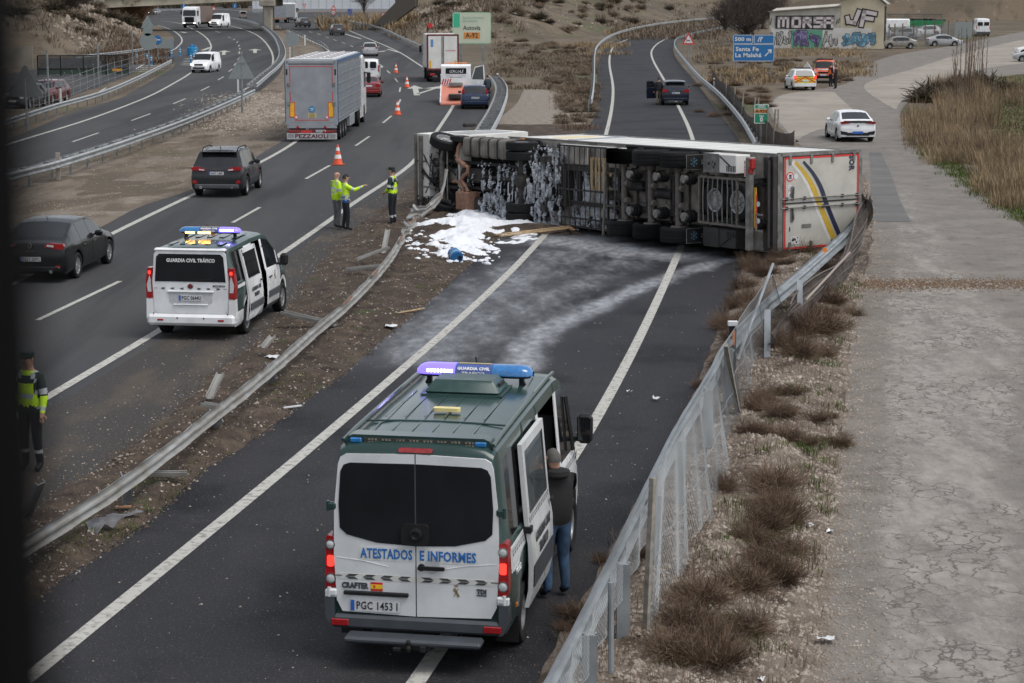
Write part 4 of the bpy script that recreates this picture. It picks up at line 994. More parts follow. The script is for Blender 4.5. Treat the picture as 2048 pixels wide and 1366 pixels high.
for sd in (1, -1):
 d = part('rear_door', V, WHT, lambda b: b.prism(door_poly(sd), (0, -.0, 0), (1, 0, 0), (0, 0, 1), (0, -.030, 0)), 30)
 part('door_window', d, M['glass'], lambda b: b.prism(win_poly(sd), (0, -.030, 0), (1, 0, 0), (0, 0, 1), (0, -.008, 0)))
 for z in (1.72, .78):
  part('hinge', d, GRN if z > 1.5 else WHT, lambda b: (b.box((sd*.905, -.02, z), (.10, .06, .085), bev=.02), b.tube([(sd*.94, -.03, z-.055), (sd*.94, -.03, z+.055)], .02, 8)), 30)
 part('crease', d, WHT, lambda b: b.tube([(sd*.30, -.032, 1.09), (sd*.55, -.034, 1.14), (sd*.86, -.030, 1.17)], .0035, 4))
 rear_lamp(V, sd, .985, -.0, .82, 1.40, .115, [(1.30, .048, M['clear']), (.93, .052, M['clear'])], lit=(1.12, .12))
 part('corner_cap', V, WHT, lambda b: b.box((sd*.925, -.005, .765), (.13, .06, .085), bev=.012), 30)
 part('cap_mark', V, M['ink'], lambda b: [b.box((sd*(.925+dx), -.038, .765+dz), (.012, .004, .012)) for dx, dz in ((0, .022), (0, -.015), (-.03, .0))])
 part('rear_reflector', V, M['red'], lambda b: b.box((sd*.82, -.075, .47), (.19, .02, .075), bev=.01))
part('door_gap', V, M['ink'], lambda b: b.box((0, -.022, 1.43), (.010, .012, 1.74)))
part('window_gap', V, M['dgrey'], lambda b: b.box((0, -.034, 1.765), (.014, .006, .87)))
part('rear_camera_mount', V, M['black'], lambda b: (b.prism(rpoly(.15, .115, .05, 4), (0, -.036, 1.455), (1, 0, 0), (0, 0, 1), (0, -.035, 0)), b.lathe([(0, .07), (-.03, .065), (-.035, .042), (-.02, .03), (-.02, 0)], 'y', 18, c=(.01, -.068, 1.46))), 30)
part('brake_light', V, M['red'], lambda b: b.prism(rpoly(.18, .022, .015, 3), (.0, .012, 2.345), (1, 0, 0), (0, .3, .95), (0, -.03, .0)), 30)
part('door_handle', V, M['black'], lambda b: (b.prism(rpoly(.145, .02, .018, 3), (.17, -.055, 1.10), (1, 0, 0), (0, 0, 1), (0, -.025, 0)), b.lathe([(0, .04), (-.035, .035), (-.037, 0)], 'y', 12, c=(.06, -.028, 1.10))), 30)
part('handle_recess', V, mat('recess_grey', (0.45, 0.46, 0.47), .4), lambda b: b.prism([(p[0], p[1]) for p in circle(.085, 20)], (.17, -.0302, 1.12), (1, 0, 0), (0, 0, 1), (0, -.003, 0)))
part('plate_light_bar', V, M['black'], lambda b: b.box((-.43, -.045, .79), (.70, .04, .045), bev=.01), 30)
part('door_sticker', V, mat('sticker_film', (0.62, 0.63, 0.62), .3), lambda b: [b.prism(rpoly(w_/2, .075, .01, 2), (x, -.031, 1.225), (1, 0, 0), (0, 0, 1), (0, -.002, 0)) for x, w_ in ((-.315, .60), (.34, .64))])
text('ATESTADOS', .145, Mx['txtblue'], V, (-.315, -.034, 1.222), (1, 0, 0), (0, 0, 1), width=.56, bold=.004)
text('E INFORMES', .145, Mx['txtblue'], V, (.34, -.034, 1.222), (1, 0, 0), (0, 0, 1), width=.60, bold=.004)
part('livery_band', V, mat('cream_band', (0.60, 0.60, 0.56), .4), lambda b: [b.box((sd*.42, -.0315, .965), (.82, .003, .062)) for sd in (1, -1)])
def arr(b):
 for sd in (1, -1):
  for k in range(4):
   x = sd*(.13 + k*.19)
   for q in (1, -1): b.prism([(x-sd*.055, .965), (x-sd*.055+sd*-.0, .965+q*.026), (x+sd*.03, .965+q*.026), (x+sd*.06, .965), ][0:4] if False else [(x-sd*.075, .965+q*.027), (x+sd*.02, .965+q*.027), (x+sd*.06, .965+q*.003), (x-sd*.035, .965+q*.003)], (0, -.0335, 0), (1, 0, 0), (0, 0, 1), (0, -.003, 0))
  b.box((sd*.84, -.035, .972), (.08, .004, .009))
part('chevron_band', V, Mx['txtgrey'], arr)['kind'] = 'stuff'
text('CRAFTER', .085, M['dgrey'], V, (-.66, -.035, .865), (1, 0, 0), (0, 0, 1), width=.29, bold=.004, ext=.006)
text('TDI', .07, M['dgrey'], V, (.70, -.035, .865), (1, 0, 0), (0, 0, 1), width=.105, bold=.004, ext=.006)
part('badge_underline', V, M['dgrey'], lambda b: b.box((.70, -.033, .825), (.105, .006, .012)))
def flag(root, x, y, z, w_=.13, h_=.095):
 part('flag_red', root, Mx['flagred'], lambda b: b.box((x, y, z), (w_, .003, h_)))
 part('flag_yellow', root, Mx['yellow'], lambda b: b.box((x, y-.002, z), (w_, .003, h_*.5)))
 part('flag_arms', root, Mx['flagred'], lambda b: b.box((x-w_*.18, y-.004, z), (w_*.16, .002, h_*.3)))
flag(V, -.425, -.034, .865)
cross_emblem(V, .43, -.031, .85, .11, Mx['gold'])
number_plate(V, 'PGC 1453 I', -.034, .655, .54, .125, x=-.44)
def bmp(b):
 o = [(-.985, .74), (-.90, .74), (-.885, .56), (.885, .56), (.90, .74), (.985, .74), (.975, .50), (.92, .40), (-.92, .40), (-.975, .50)]
 b.prism([(-.985, .735), (-.885, .735), (-.885, .40), (-.93, .41), (-.98, .52)], (0, .25, 0), (1, 0, 0), (0, 0, 1), (0, -.31, 0))
 b.prism([(.985, .735), (.98, .52), (.93, .41), (.885, .40), (.885, .735)], (0, .25, 0), (1, 0, 0), (0, 0, 1), (0, -.31, 0))
 b.box((0, .0, .475), (1.80, .14, .15), bev=.03)
part('rear_bumper', V, Mx['bumper'], bmp, 30)
part('rear_step', V, Mx['bumper'], lambda b: b.box((-.0, -.16, .345), (1.46, .24, .07), bev=.025), 30)
part('tow_hitch', V, M['black'], lambda b: (b.box((0, -.20, .30), (.42, .10, .09), bev=.02), b.lathe([(-.05, .0), (-.04, .025), (0, .03), (.03, .015), (.06, .028), (.08, .02), (.085, 0)], 'z', 10, c=(-.03, -.29, .30)), b.box((.12, -.26, .29), (.07, .06, .07), bev=.01), b.box((-.16, -.26, .27), (.09, .05, .05), bev=.01)), 30)
rb = part('rear_lamp_bar', V, GRN, lambda b: b.prism([(-.80, 2.36), (.80, 2.36), (.76, 2.44), (.70, 2.465), (-.70, 2.465), (-.76, 2.44)], (0, .34, 0), (1, 0, 0), (0, 0, 1), (0, -.22, 0)), 30)
part('lamp_window', rb, mat('smoked_lens', (0.05, 0.055, 0.05), .15), lambda b: b.box((0, .115, 2.405), (1.16, .02, .062)))
for k in range(8):
 for i in range(3):
  for q in (0, 1): part('led', rb, Mx['ledoff'], lambda b: b.box((-.52+k*.148+i*.036, .10, 2.39+q*.03), (.022, .01, .018)))
for sd in (1, -1): part('blue_lens', rb, Mx['lensblue'], lambda b: b.box((sd*.665, .11, 2.405), (.125, .03, .055), bev=.012))
ac = part('air_conditioner', V, mat('green_housing', (0.028, 0.062, 0.058), .35, var=.15), lambda b: (b.box((-.0, 2.72, 2.53), (.88, .62, .155), taper=(.82, .72), bev=.03), b.box((0, 2.72, 2.452), (.96, .70, .015))), 32)
part('side_vent', ac, M['ink'], lambda b: b.box((.405, 2.74, 2.53), (.02, .30, .07)))
part('antenna_puck', V, Mx['cream'], lambda b: b.prism(rpoly(.15, .05, .03, 4), (.03, 1.45, 2.462), (1, 0, 0), (0, 1, 0), (0, 0, .04)), 30)
aerial(V, -.10, 3.95, 2.44, .3); aerial(V, .62, 3.75, 2.44, .16)
part('roof_marker', V, M['orange'], lambda b: b.box((.55, 4.0, 2.46), (.05, .05, .03)))
light_bar(V, 3.25, 2.52, 1.40, ('GUARDIA CIVIL', 'TRAFICO'), False)
sdx = lambda z: B.x_at(2.0, z) + .085
zs_ = [.40, .60, .85, 1.1, 1.36]; y0, y1 = .98, 2.40
def dgrid(zs, ya, yb, off=0.0): return [[Vector((sdx(z)+off, y_, z)) for y_ in (ya, yb)] for z in zs]
sdoor = empty('sliding_door'); sdoor.parent = V
def dpan(b):
 for off, zz in ((0, [.40, .60, .85, 1.1, 1.36, 1.42]),):
  b.grid(dgrid(zz, y0, y1)); b.grid(dgrid(zz, y0, y1, -.05))
 zt = [1.42, 1.8, 2.1, 2.22]
 b.grid(dgrid(zt, y0, y0+.12)); b.grid(dgrid(zt, y1-.10, y1)); b.grid(dgrid(zt, y0, y0+.12, -.05)); b.grid(dgrid(zt, y1-.10, y1, -.05))
 b.grid(dgrid([2.12, 2.22], y0+.12, y1-.10)); b.grid(dgrid([2.12, 2.22], y0+.12, y1-.10, -.05))
 for y_ in (y0, y1):
  b.grid([[Vector((sdx(z)+o, y_, z)) for o in (0, -.05)] for z in zs_ + [1.8, 2.1, 2.22]])
 b.grid([[Vector((sdx(2.22)+o, y_, 2.22)) for o in (0, -.05)] for y_ in (y0, y1)]); b.grid([[Vector((sdx(.4)+o, y_, .40)) for o in (0, -.05)] for y_ in (y0, y1)])
part('door_panel', sdoor, WHT, dpan, 35)
part('door_window', sdoor, M['glass2'], lambda b: b.grid(dgrid([1.42, 1.8, 2.12], y0+.12, y1-.10, -.012)))
part('door_moulding', sdoor, Mx['bumper'], lambda b: b.grid(dgrid([.62, .86], y0+.04, y1-.03, .012)) and b.grid(dgrid([.62, .86], y0+.04, y1-.03, .002)))
part('door_runner', sdoor, M['black'], lambda b: (b.box((sdx(1.3)-.05, y0+.02, 1.28), (.12, .12, .07)), b.box((sdx(1.2)+.012, y1-.10, 1.30), (.03, .12, .05), bev=.01)))
dc = MB(Mx['txtgrey'])
for k in range(12):
 for q in (0, 1):
  ya = y0+.05+k*.112; z = 1.385-q*.034
  dc.add([(sdx(z)+.004, ya+q*.012, z-.012), (sdx(z)+.004, ya+.05+q*.012, z-.012), (sdx(z)+.004, ya+.075+q*-.0, z+.012), (sdx(z)+.004, ya+.025, z+.012)], [(0, 1, 2, 3)])
dc.build('chevron_band', sdoor)['kind'] = 'stuff'
text('GUARDIA CIVIL', .17, Mx['txtgrey'], sdoor, (sdx(1.12)+.008, (y0+y1)/2, 1.13), (0, 1, 0), (.03, 0, 1), width=.98, bold=.003)
text('TRAFICO', .17, Mx['txtgrey'], sdoor, (sdx(.98)+.008, (y0+y1)/2, .965), (0, 1, 0), (.0, 0, 1), width=.58, bold=.003)
def fl(b):
 for sd in (1, -1):
  for (a, c) in ((.12, .9), (3.85, 4.85), (4.95, 5.35)):
   y_ = a
   while y_ < c:
    for q in (0, 1):
     z = 1.235-q*.04; x = B.x_at(y_, z)+.005
     b.add([(sd*x, y_, z-.013), (sd*x, y_+.055, z-.013), (sd*x, y_+.08, z+.013), (sd*x, y_+.025, z+.013)], [(0, 1, 2, 3)])
    y_ += .12
part('side_chevrons', V, Mx['txtgrey'], fl)['kind'] = 'stuff'
part('stripe_band', V, WHT, lambda b: [b.quad((sd*(B.x_at(.5, 1.28)+.003), .13, 1.28), (sd*(B.x_at(.5, 1.28)+.003), .9, 1.28), (sd*(B.x_at(.5, 1.16)+.003), .9, 1.16), (sd*(B.x_at(.5, 1.16)+.003), .13, 1.16)) for sd in (1, -1)])
text('1062', .10, Mx['txtwhite'], V, (B.x_at(.35, .98)+.01, .50, .98), (0, 1, 0), (0, 0, 1), width=.28)
text('1062', .10, Mx['txtwhite'], V, (-B.x_at(.35, .98)-.01, .50, .98), (0, -1, 0), (0, 0, 1), width=.28)
part('side_marker', V, M['orange'], lambda b: b.box((B.x_at(.3, .55)+.0, .45, .60), (.02, .06, .04)))
part('door_handle', V, M['black'], lambda b: b.box((B.x_at(4.0, 1.15)+.02, 4.0, 1.14), (.03, .18, .05), bev=.015))
for sd in (1, -1):
 mm = part('wing_mirror', V, M['black'], lambda b: (b.box((sd*1.12, 4.72, 1.60), (.20, .14, .38), bev=.05), b.box((sd*1.0, 4.74, 1.46), (.22, .07, .06), bev=.02)), 30)
 part('mirror_glass', mm, M['glass'], lambda b: b.prism(rpoly(.08, .15, .03), (sd*1.12, 4.645, 1.61), (1, 0, 0), (0, 0, 1), (0, -.006, 0)))
 part('pillar', V, M['black'], lambda b: b.bar((sd*.985, 4.62, 1.34), (sd*.90, 4.50, 2.05), .02, .05))
part('cabin_lining', V, Mx['interior'], lambda b: (b.box((-.30, 3.1, 1.25), (.05, 1.5, 1.7)), b.box((.3, 3.1, .52), (1.2, 1.5, .06)), b.box((.2, 2.35, 1.3), (1.4, .05, 1.8)), b.box((.1, 3.82, 1.2), (1.5, .05, 1.5))))
part('cabin_seat', V, Mx['seat'], lambda b: (b.box((.35, 2.75, .92), (.55, .5, .18), bev=.06), b.box((.35, 2.50, 1.35), (.52, .16, .80), bev=.07), b.box((.35, 3.55, 1.55), (.5, .14, .75), bev=.06)), 30)
part('door_frame', V, M['ink'], lambda b: [b.bar((B.x_at(3, z)-.01, 2.52, z), (B.x_at(3, z+.18)-.01, 2.52, z+.18), .03, .03) for z in (.45, .63, .81, .99, 1.17)] + [b.bar((.99, 2.5, .42), (.99, 3.72, .42), .05, .03)])
part('mudflap', V, M['black'], lambda b: [b.box((sd*.86, .60, .28), (.24, .02, .30)) for sd in (1, -1)])
stand(V, (-1.0, 20.15, 0), math.radians(-10))
# the smaller police van on the motorway
V2 = empty('police_van', label='smaller white and green traffic police van with flashing amber and blue lights on the motorway', cat='police van')
L, W = 5.0, 1.895; WB = (.96, 4.0)
top = [(0, 1.72), (.02, 1.82), (.10, 1.90), (.35, 1.925), (2, 1.94), (2.9, 1.92), (3.2, 1.84), (3.95, 1.28), (4.1, 1.19), (4.75, .98), (4.92, .80), (5.0, .55)]
belt = [(0, 1.19), (2.0, 1.17), (3.9, 1.12), (4.6, .92), (5.0, .7)]
B2 = Body(L, W, top, belt, .27, WB, .325, .80, plan=[(0, .93), (.04, .97), (.2, 1), (3.8, 1), (4.4, .95), (4.8, .84), (5.0, .66)], grooves=(2.62, 3.72, 1.3))
WH2 = M['white']
def gf2(y, j, sd):
 if 3.22 < y < 3.94 and j in (7, 8, 9): return 'windscreen'
 if sd == 1 and 1.95 < y < 2.55 and j <= 5: return 'hole'
 if j == 5:
  if 2.72 < y < 3.62: return 'front'
  if .32 < y < 1.2: return 'rear'
  if sd == -1 and 1.35 < y < 2.55: return 'slide'
 return None
def pf2(y, j, sd):
 if sd == 0: return WH2
 if j == 0: return WH2 if y < 1.35 else M['dgrey']
 if j >= 6: return GRN
 if y > 3.72: return GRN if j >= 2 else WH2
 if y > 1.3: return WH2
 return WH2 if j <= 1 else GRN
B2.build(V2, [GRN, WH2], pf2, gf2)
for wy in WB:
 for sd in (1, -1): add_wheel(V2, sd*(W/2-.12), wy, .325, .21, 'ten')
part('underbody', V2, M['under'], lambda b: (b.box((0, L/2, .34), (W*.74, L*.9, .12)), [b.box((0, wy, .5), (W*.82, .72, .32)) for wy in WB]))
tg = part('tailgate', V2, WH2, lambda b: b.prism([(-.77, .62), (-.70, .56), (.70, .56), (.77, .62), (.80, 1.2), (.755, 1.78), (.70, 1.86), (-.70, 1.86), (-.755, 1.78), (-.80, 1.2)], (0, .01, 0), (1, 0, 0), (0, 0, 1), (0, -.03, 0)), 30)
part('rear_window', tg, M['glass'], lambda b: b.prism([(-.745, 1.22), (.745, 1.22), (.705, 1.73), (.64, 1.79), (-.64, 1.79), (-.705, 1.73)], (0, -.02, 0), (1, 0, 0), (0, 0, 1), (0, -.01, 0)))
part('roof_lip', tg, WH2, lambda b: b.box((0, .04, 1.87), (1.50, .16, .06), bev=.025), 30)
part('plate_recess', tg, mat('recess_white', (0.5, 0.51, 0.52), .4), lambda b: b.prism([(-.47, 1.0), (.47, 1.0), (.45, .80), (.36, .745), (-.36, .745), (-.45, .80)], (0, -.02, 0), (1, 0, 0), (0, 0, 1), (0, -.006, 0)))
part('recess_lip', tg, WH2, lambda b: (b.box((0, -.035, 1.015), (.98, .04, .035), bev=.01), b.box((0, -.03, .745), (.74, .04, .025), bev=.01)), 30)
part('wiper', tg, M['black'], lambda b: b.bar((.05, -.035, 1.25), (.46, -.035, 1.27), .02, .03))
part('round_badge', tg, M['chrome'], lambda b: b.lathe([(0, .065), (-.012, .06), (-.014, .05)], 'y', 20, c=(0, -.02, 1.13)))
part('badge_field', tg, mat('badge_red', (0.2, 0.01, 0.02), .3), lambda b: b.lathe([(0, .048), (-.016, .046)], 'y', 20, c=(0, -.02, 1.13)))
text('FIAT', .035, M['chrome'], tg, (0, -.040, 1.13), (1, 0, 0), (0, 0, 1), ext=.002)
text('GUARDIA CIVIL TRÁFICO', .10, Mx['txtwhite'], tg, (.02, -.034, 1.655), (1, 0, 0), (0, 0, 1), width=1.02, bold=.004)
text('SCUDO', .055, M['dgrey'], tg, (.60, -.024, 1.135), (1, 0, 0), (0, 0, 1), width=.26, bold=.002)
def arr2(b):
 for sd in (1, -1):
  for k in range(3):
   x = sd*(.18+k*.2)
   for q in (1, -1): b.prism([(x-sd*.05, 1.075+q*.018), (x+sd*.015, 1.075+q*.018), (x+sd*.045, 1.075+q*.002), (x-sd*.02, 1.075+q*.002)], (0, -.0205, 0), (1, 0, 0), (0, 0, 1), (0, -.004, 0))
  b.box((sd*.73, -.023, 1.08), (.07, .004, .008))
part('chevron_band', tg, Mx['txtgrey'], arr2)['kind'] = 'stuff'
number_plate(V2, 'PGC 0644U', -.028, .885, .50, .115)
for sd in (1, -1):
 b = MB(M['red']); b.prism([(sd*.80, .87), (sd*.935, .87), (sd*.945, 1.2), (sd*.90, 1.50), (sd*.80, 1.50), (sd*.815, 1.2)], (0, .15, 0), (1, 0, 0), (0, 0, 1), (0, -.175, 0)); tl = b.build('tail_light', V2, 30)
 part('clear_lens', tl, M['clear'], lambda q: q.prism([(sd*.825, 1.0), (sd*.90, 1.0), (sd*.92, 1.15), (sd*.86, 1.34), (sd*.835, 1.25)], (0, -.025, 0), (1, 0, 0), (0, 0, 1), (0, -.006, 0)))
 part('lit_lamp', tl, M['redlit'], lambda q: q.prism(rpoly(.028, .035, .015), (sd*.86, -.025, 1.40), (1, 0, 0), (0, 0, 1), (0, -.006, 0)))
 part('rear_reflector', V2, M['red'], lambda b: b.box((sd*.64, -.085, .43), (.13, .02, .04), bev=.008))
 for x in (.28, .78): part('parking_sensor', V2, M['ink'], lambda b: b.lathe([(0, .018), (-.006, .016)], 'y', 8, c=(sd*x, -.085 if x < .5 else -.07, .47+.09*(x > .5))))
part('rear_bumper', V2, WH2, lambda b: (b.box((0, .05, .43), (1.86, .27, .24), bev=.06), b.prism([(-.945, .45), (-.80, .45), (-.80, .84), (-.935, .86)], (0, .14, 0), (1, 0, 0), (0, 0, 1), (0, -.17, 0)), b.prism([(.80, .45), (.945, .45), (.935, .86), (.80, .84)], (0, .14, 0), (1, 0, 0), (0, 0, 1), (0, -.17, 0))), 30)
for x in (-.52, -.26, 0, .26, .52):
 for yc, ln in ((.6, .5), (1.9, .9)): part('roof_rib', V2, GRN, lambda b: b.box((x, yc, B2.top(yc)+.022-.03*x*x), (.11, ln, .014), bev=.006), 30)
light_bar(V2, 1.55, 2.04, 1.32, ('GUARDIA CIVIL', 'TRAFICO'), True, amber=True, dp=.28, ht=.10)
aerial(V2, -.25, 2.3, 1.95, .28)
part('roof_beacon', V2, M['orange'], lambda b: b.lathe([(0, .05), (.07, .045), (.09, 0)], 'z', 10, c=(-.1, 2.1, 1.96)))
sx2 = lambda z: B2.x_at(1.8, z)+.075
sd2 = empty('sliding_door'); sd2.parent = V2; y0, y1 = .82, 1.95
def dg2(zs, ya, yb, off=0.0): return [[Vector((sx2(z)+off, y_, z)) for y_ in (ya, yb)] for z in zs]
def dp2(b):
 for off in (0, -.045):
  b.grid(dg2([.30, .5, .8, 1.16], y0, y1, off)); b.grid(dg2([1.16, 1.5, 1.78], y0, y0+.10, off)); b.grid(dg2([1.16, 1.5, 1.78], y1-.09, y1, off)); b.grid(dg2([1.70, 1.78], y0+.10, y1-.09, off))
 for y_ in (y0, y1): b.grid([[Vector((sx2(z)+o, y_, z)) for o in (0, -.045)] for z in (.30, .8, 1.16, 1.5, 1.78)])
 b.grid([[Vector((sx2(1.78)+o, y_, 1.78)) for o in (0, -.045)] for y_ in (y0, y1)])
part('door_panel', sd2, WH2, dp2, 35)
part('door_window', sd2, M['glass'], lambda b: b.grid(dg2([1.17, 1.5, 1.70], y0+.10, y1-.09, -.01)))
part('door_moulding', sd2, M['dgrey'], lambda b: b.box((sx2(.6)+.012, (y0+y1)/2, .58), (.03, y1-y0-.1, .15), bev=.012), 30)
part('door_handle', sd2, M['black'], lambda b: b.box((sx2(1.05)+.02, y1-.14, 1.04), (.03, .16, .035), bev=.01))
text('GUARDIA CIVIL', .12, Mx['txtgrey'], sd2, (sx2(.9)+.008, (y0+y1)/2, .92), (0, 1, 0), (0, 0, 1), width=.72, bold=.002)
text('TRAFICO', .12, Mx['txtgrey'], sd2, (sx2(.8)+.008, (y0+y1)/2, .79), (0, 1, 0), (0, 0, 1), width=.40, bold=.002)
part('cabin_lining', V2, Mx['interior'], lambda b: (b.box((-.2, 2.3, 1.0), (.05, 1.0, 1.3)), b.box((.3, 2.3, .42), (1.1, 1.0, .06)), b.box((.2, 1.85, 1.0), (1.3, .05, 1.3)), b.box((.1, 2.66, 1.0), (1.4, .05, 1.3))))
for x, y, z in ((B2.x_at(2.9, .95)+.02, 2.85, .95),): part('door_handle', V2, M['black'], lambda b: b.box((x, y, z), (.03, .18, .035), bev=.01))
part('door_moulding', V2, M['dgrey'], lambda b: b.box((B2.x_at(3.1, .55)+.008, 3.15, .58), (.03, .95, .15), bev=.012), 30)
part('stripe_band', V2, WH2, lambda b: b.quad((B2.x_at(.5, 1.10)+.004, .22, 1.13), (B2.x_at(.5, 1.1)+.004, .8, 1.13), (B2.x_at(.5, 1.05)+.004, .8, 1.06), (B2.x_at(.5, 1.05)+.004, .22, 1.06)))
em = MB(Mx['gold']); cross_emblem(V2, B2.x_at(3.2, .9)+.006, 3.25, .92, .16, Mx['gold'], (0, 1, 0), (1, 0, 0))
for sd in (1, -1): part('wing_mirror', V2, M['black'], lambda b: (b.box((sd*1.08, 3.55, 1.24), (.18, .12, .27), bev=.05), b.box((sd*.96, 3.56, 1.14), (.18, .06, .05), bev=.02)), 30)
stand(V2, (-6.58, 40.35, 0), math.radians(-7.5))
# LORRIES
Tm = dict(
 panel=mat('lorry_white_panel', (0.66, 0.65, 0.62), .38, var=.10, scale=1.2, coat=.2),
 dirtypanel=mat('grimy_door_panel', (0.50, 0.485, 0.44), .5, col2=(0.40, 0.385, 0.345), scale=1.8, detail=8),
 floor=mat('trailer_underfloor', (0.36, 0.335, 0.30), .8, col2=(0.16, 0.145, 0.13), scale=2.2, detail=8),
 frame=mat('dark_chassis', (0.028, 0.026, 0.026), .7, var=.4, scale=6, bump=.2),
 axle=mat('grey_brown_axle', (0.13, 0.115, 0.10), .7, var=.4, scale=9, bump=.2),
 steel=mat('dirty_steel', (0.20, 0.195, 0.185), .5, .4, var=.35, scale=5),
 tank=mat('dusty_aluminium_tank', (0.23, 0.21, 0.19), .6, .2, col2=(0.12, 0.108, 0.096), scale=2.5, detail=8),
 rust=mat('rusty_exhaust', (0.30, 0.155, 0.10), .8, col2=(0.19, 0.115, 0.085), scale=7, detail=7, bump=.2),
 redtape=mat('red_reflective_tape', (0.58, 0.035, 0.03), .35, var=.1), gold=mat('gold_stripe', (0.52, 0.34, 0.045), .4, var=.08),
 navy=mat('navy_stripe', (0.025, 0.03, 0.06), .4), paleyellow=mat('faded_yellow_print', (0.62, 0.47, 0.17), .5, col2=(0.62, 0.56, 0.40), scale=4),
 greyprint=mat('grey_print', (0.30, 0.32, 0.35), .5), maroon=mat('maroon_frame', (0.13, 0.02, 0.022), .45),
 alu=mat('aluminium_sheet', (0.34, 0.36, 0.385), .45, .35, col2=(0.27, 0.285, 0.31), scale=1.5, detail=6),
 slat=mat('louvred_side', (0.22, 0.25, 0.28), .5, .3, var=.15), bluef=mat('blue_frame', (0.05, 0.10, 0.2), .5),
 dusty=mat('brown_dust', (0.14, 0.115, 0.09), .9, var=.3), blackrub=M['tyre'])
def tw(parent, x, y, R=.5, wd=.3, steer=0, z=None, rimm='steel'):
 e = add_wheel(parent, x, y, R, wd, 'steel', steer, z); return e
# the semi-trailer lying on its side
TR = bpy.data.objects.new('semi_trailer', None); COL.objects.link(TR)
tag(TR, 'white refrigerated semi-trailer overturned on its side across the slip road, three axles facing the camera', 'lorry trailer')
Yv = Vector((-.52, .853, -.026)).normalized(); Zv = Vector((.853, .52, 0)).normalized(); Xv = Yv.cross(Zv).normalized(); Zv = Xv.cross(Yv)
Mt = Matrix((Xv, Yv, Zv)).transposed().to_4x4(); Mt.translation = Vector((6.03, 51.5, 1.60)); TR.matrix_world = Mt
BX, LN, Z0, Z1 = 1.29, 13.6, 1.14, 3.86
part('box_body', TR, Tm['panel'], lambda b: b.box((0, LN/2+.03, (Z0+Z1)/2), (BX*2-.02, LN-.08, Z1-Z0-.02)))
part('floor_panel', TR, Tm['floor'], lambda b: b.box((0, LN/2, Z0-.012), (BX*2-.05, LN-.2, .02)))
for i in range(16): part('cross_member', TR, Tm['axle'], lambda b: b.box((0, .5+i*.84, Z0-.06), (2.4, .06, .09)))
for sd in (1, -1):
 part('lower_rail', TR, Tm['steel'], lambda b: b.box((sd*(BX-.0), LN/2, Z0+.02), (.035, LN, .12)))
 part('upper_rail', TR, Tm['steel'], lambda b: b.box((sd*(BX-.0), LN/2, Z1-.04), (.035, LN, .10)))
 part('chassis_beam', TR, Tm['frame'], lambda b: (b.box((sd*.52, 6.2, .92), (.03, 12.0, .34)), b.box((sd*.52, 6.2, .76), (.14, 12.0, .02)), b.box((sd*.52, 6.2, 1.08), (.14, 12.0, .02))))
for i in range(11): part('wall_seam', TR, mat('seam_grey', (0.42, 0.42, 0.41), .5), lambda b: b.box((-BX-.003, 1.2+i*1.2, (Z0+Z1)/2), (.004, .012, Z1-Z0-.25)))
def side_shape(m, pts, k=1): part('wall_print', TR, m, lambda b: b.prism([(y, z) for y, z in pts], (-BX+.008, 0, 0), (0, 1, 0), (0, 0, 1), (-.012-.002*k, 0, 0)))
side_shape(mat('print_white', (0.72, 0.70, 0.64), .4), [(10.9, 2.0), (11.1, 3.0), (11.4, 3.5), (12.2, 3.5), (12.5, 2.8), (12.5, 1.8), (12.0, 1.55), (11.2, 1.6)])
side_shape(Tm['paleyellow'], [(11.1, 1.9), (11.25, 2.8), (11.5, 3.3), (12.0, 3.3), (12.3, 2.7), (12.3, 1.95), (11.9, 1.7), (11.4, 1.7)], 2)
side_shape(Tm['greyprint'], [(10.2, 1.5), (10.5, 2.3), (10.55, 3.2), (10.7, 3.75), (11.1, 3.75), (10.98, 3.0), (10.85, 2.2), (10.7, 1.5)], 2)
def rframe(b):
 for z, h in ((Z0-.02, .14), (Z1-.0, .12)): b.box((0, -.0, z), (BX*2+.04, .18, h))
 for sd in (1, -1): b.box((sd*(BX-.01), -.0, (Z0+Z1)/2), (.10, .18, Z1-Z0))
part('rear_frame', TR, Tm['steel'], rframe)
for sd in (1, -1):
 d = part('rear_door', TR, Tm['dirtypanel'], lambda b: b.box((sd*.615, -.075, (Z0+Z1)/2), (1.20, .07, Z1-Z0-.18)))
 def tape(b):
  b.box((sd*1.185, -.113, 2.5), (.05, .004, 2.5)); b.box((sd*.61, -.113, 1.26), (1.2, .004, .05)); b.box((sd*.61, -.113, 3.74), (1.2, .004, .05))
 part('reflective_tape', d, Tm['redtape'], tape)
 part('edge_seal', d, M['ink'], lambda b: b.box((sd*1.225, -.105, 2.5), (.028, .02, 2.56)))
 for z in (1.42, 2.14, 2.86, 3.60): part('hinge', d, Tm['steel'], lambda b: b.box((sd*1.14, -.125, z), (.24, .025, .085), bev=.01), 30)
 part('lock_rod', d, Tm['steel'], lambda b: b.tube([(sd*.12, -.15, Z0-.02), (sd*.12, -.15, Z1-.02)], .018, 8), 40)
 for z in (1.3, 1.9, 2.55, 3.2, 3.7): part('rod_bracket', d, Tm['frame'], lambda b: b.box((sd*.12, -.14, z), (.09, .05, .07), bev=.01))
 part('lock_handle', d, Tm['steel'], lambda b: (b.prism(rpoly(.055, .19, .05, 4), (sd*.30 if sd > 0 else -.26, -.115, 1.50), (0, 0, 1), (1, 0, 0), (0, -.02, 0)), b.bar((sd*.12, -.16, 1.50), (sd*.42, -.16, 1.52), .03, .03)), 30)
part('door_seal', TR, M['ink'], lambda b: b.box((0, -.118, 2.5), (.035, .02, 2.58)))
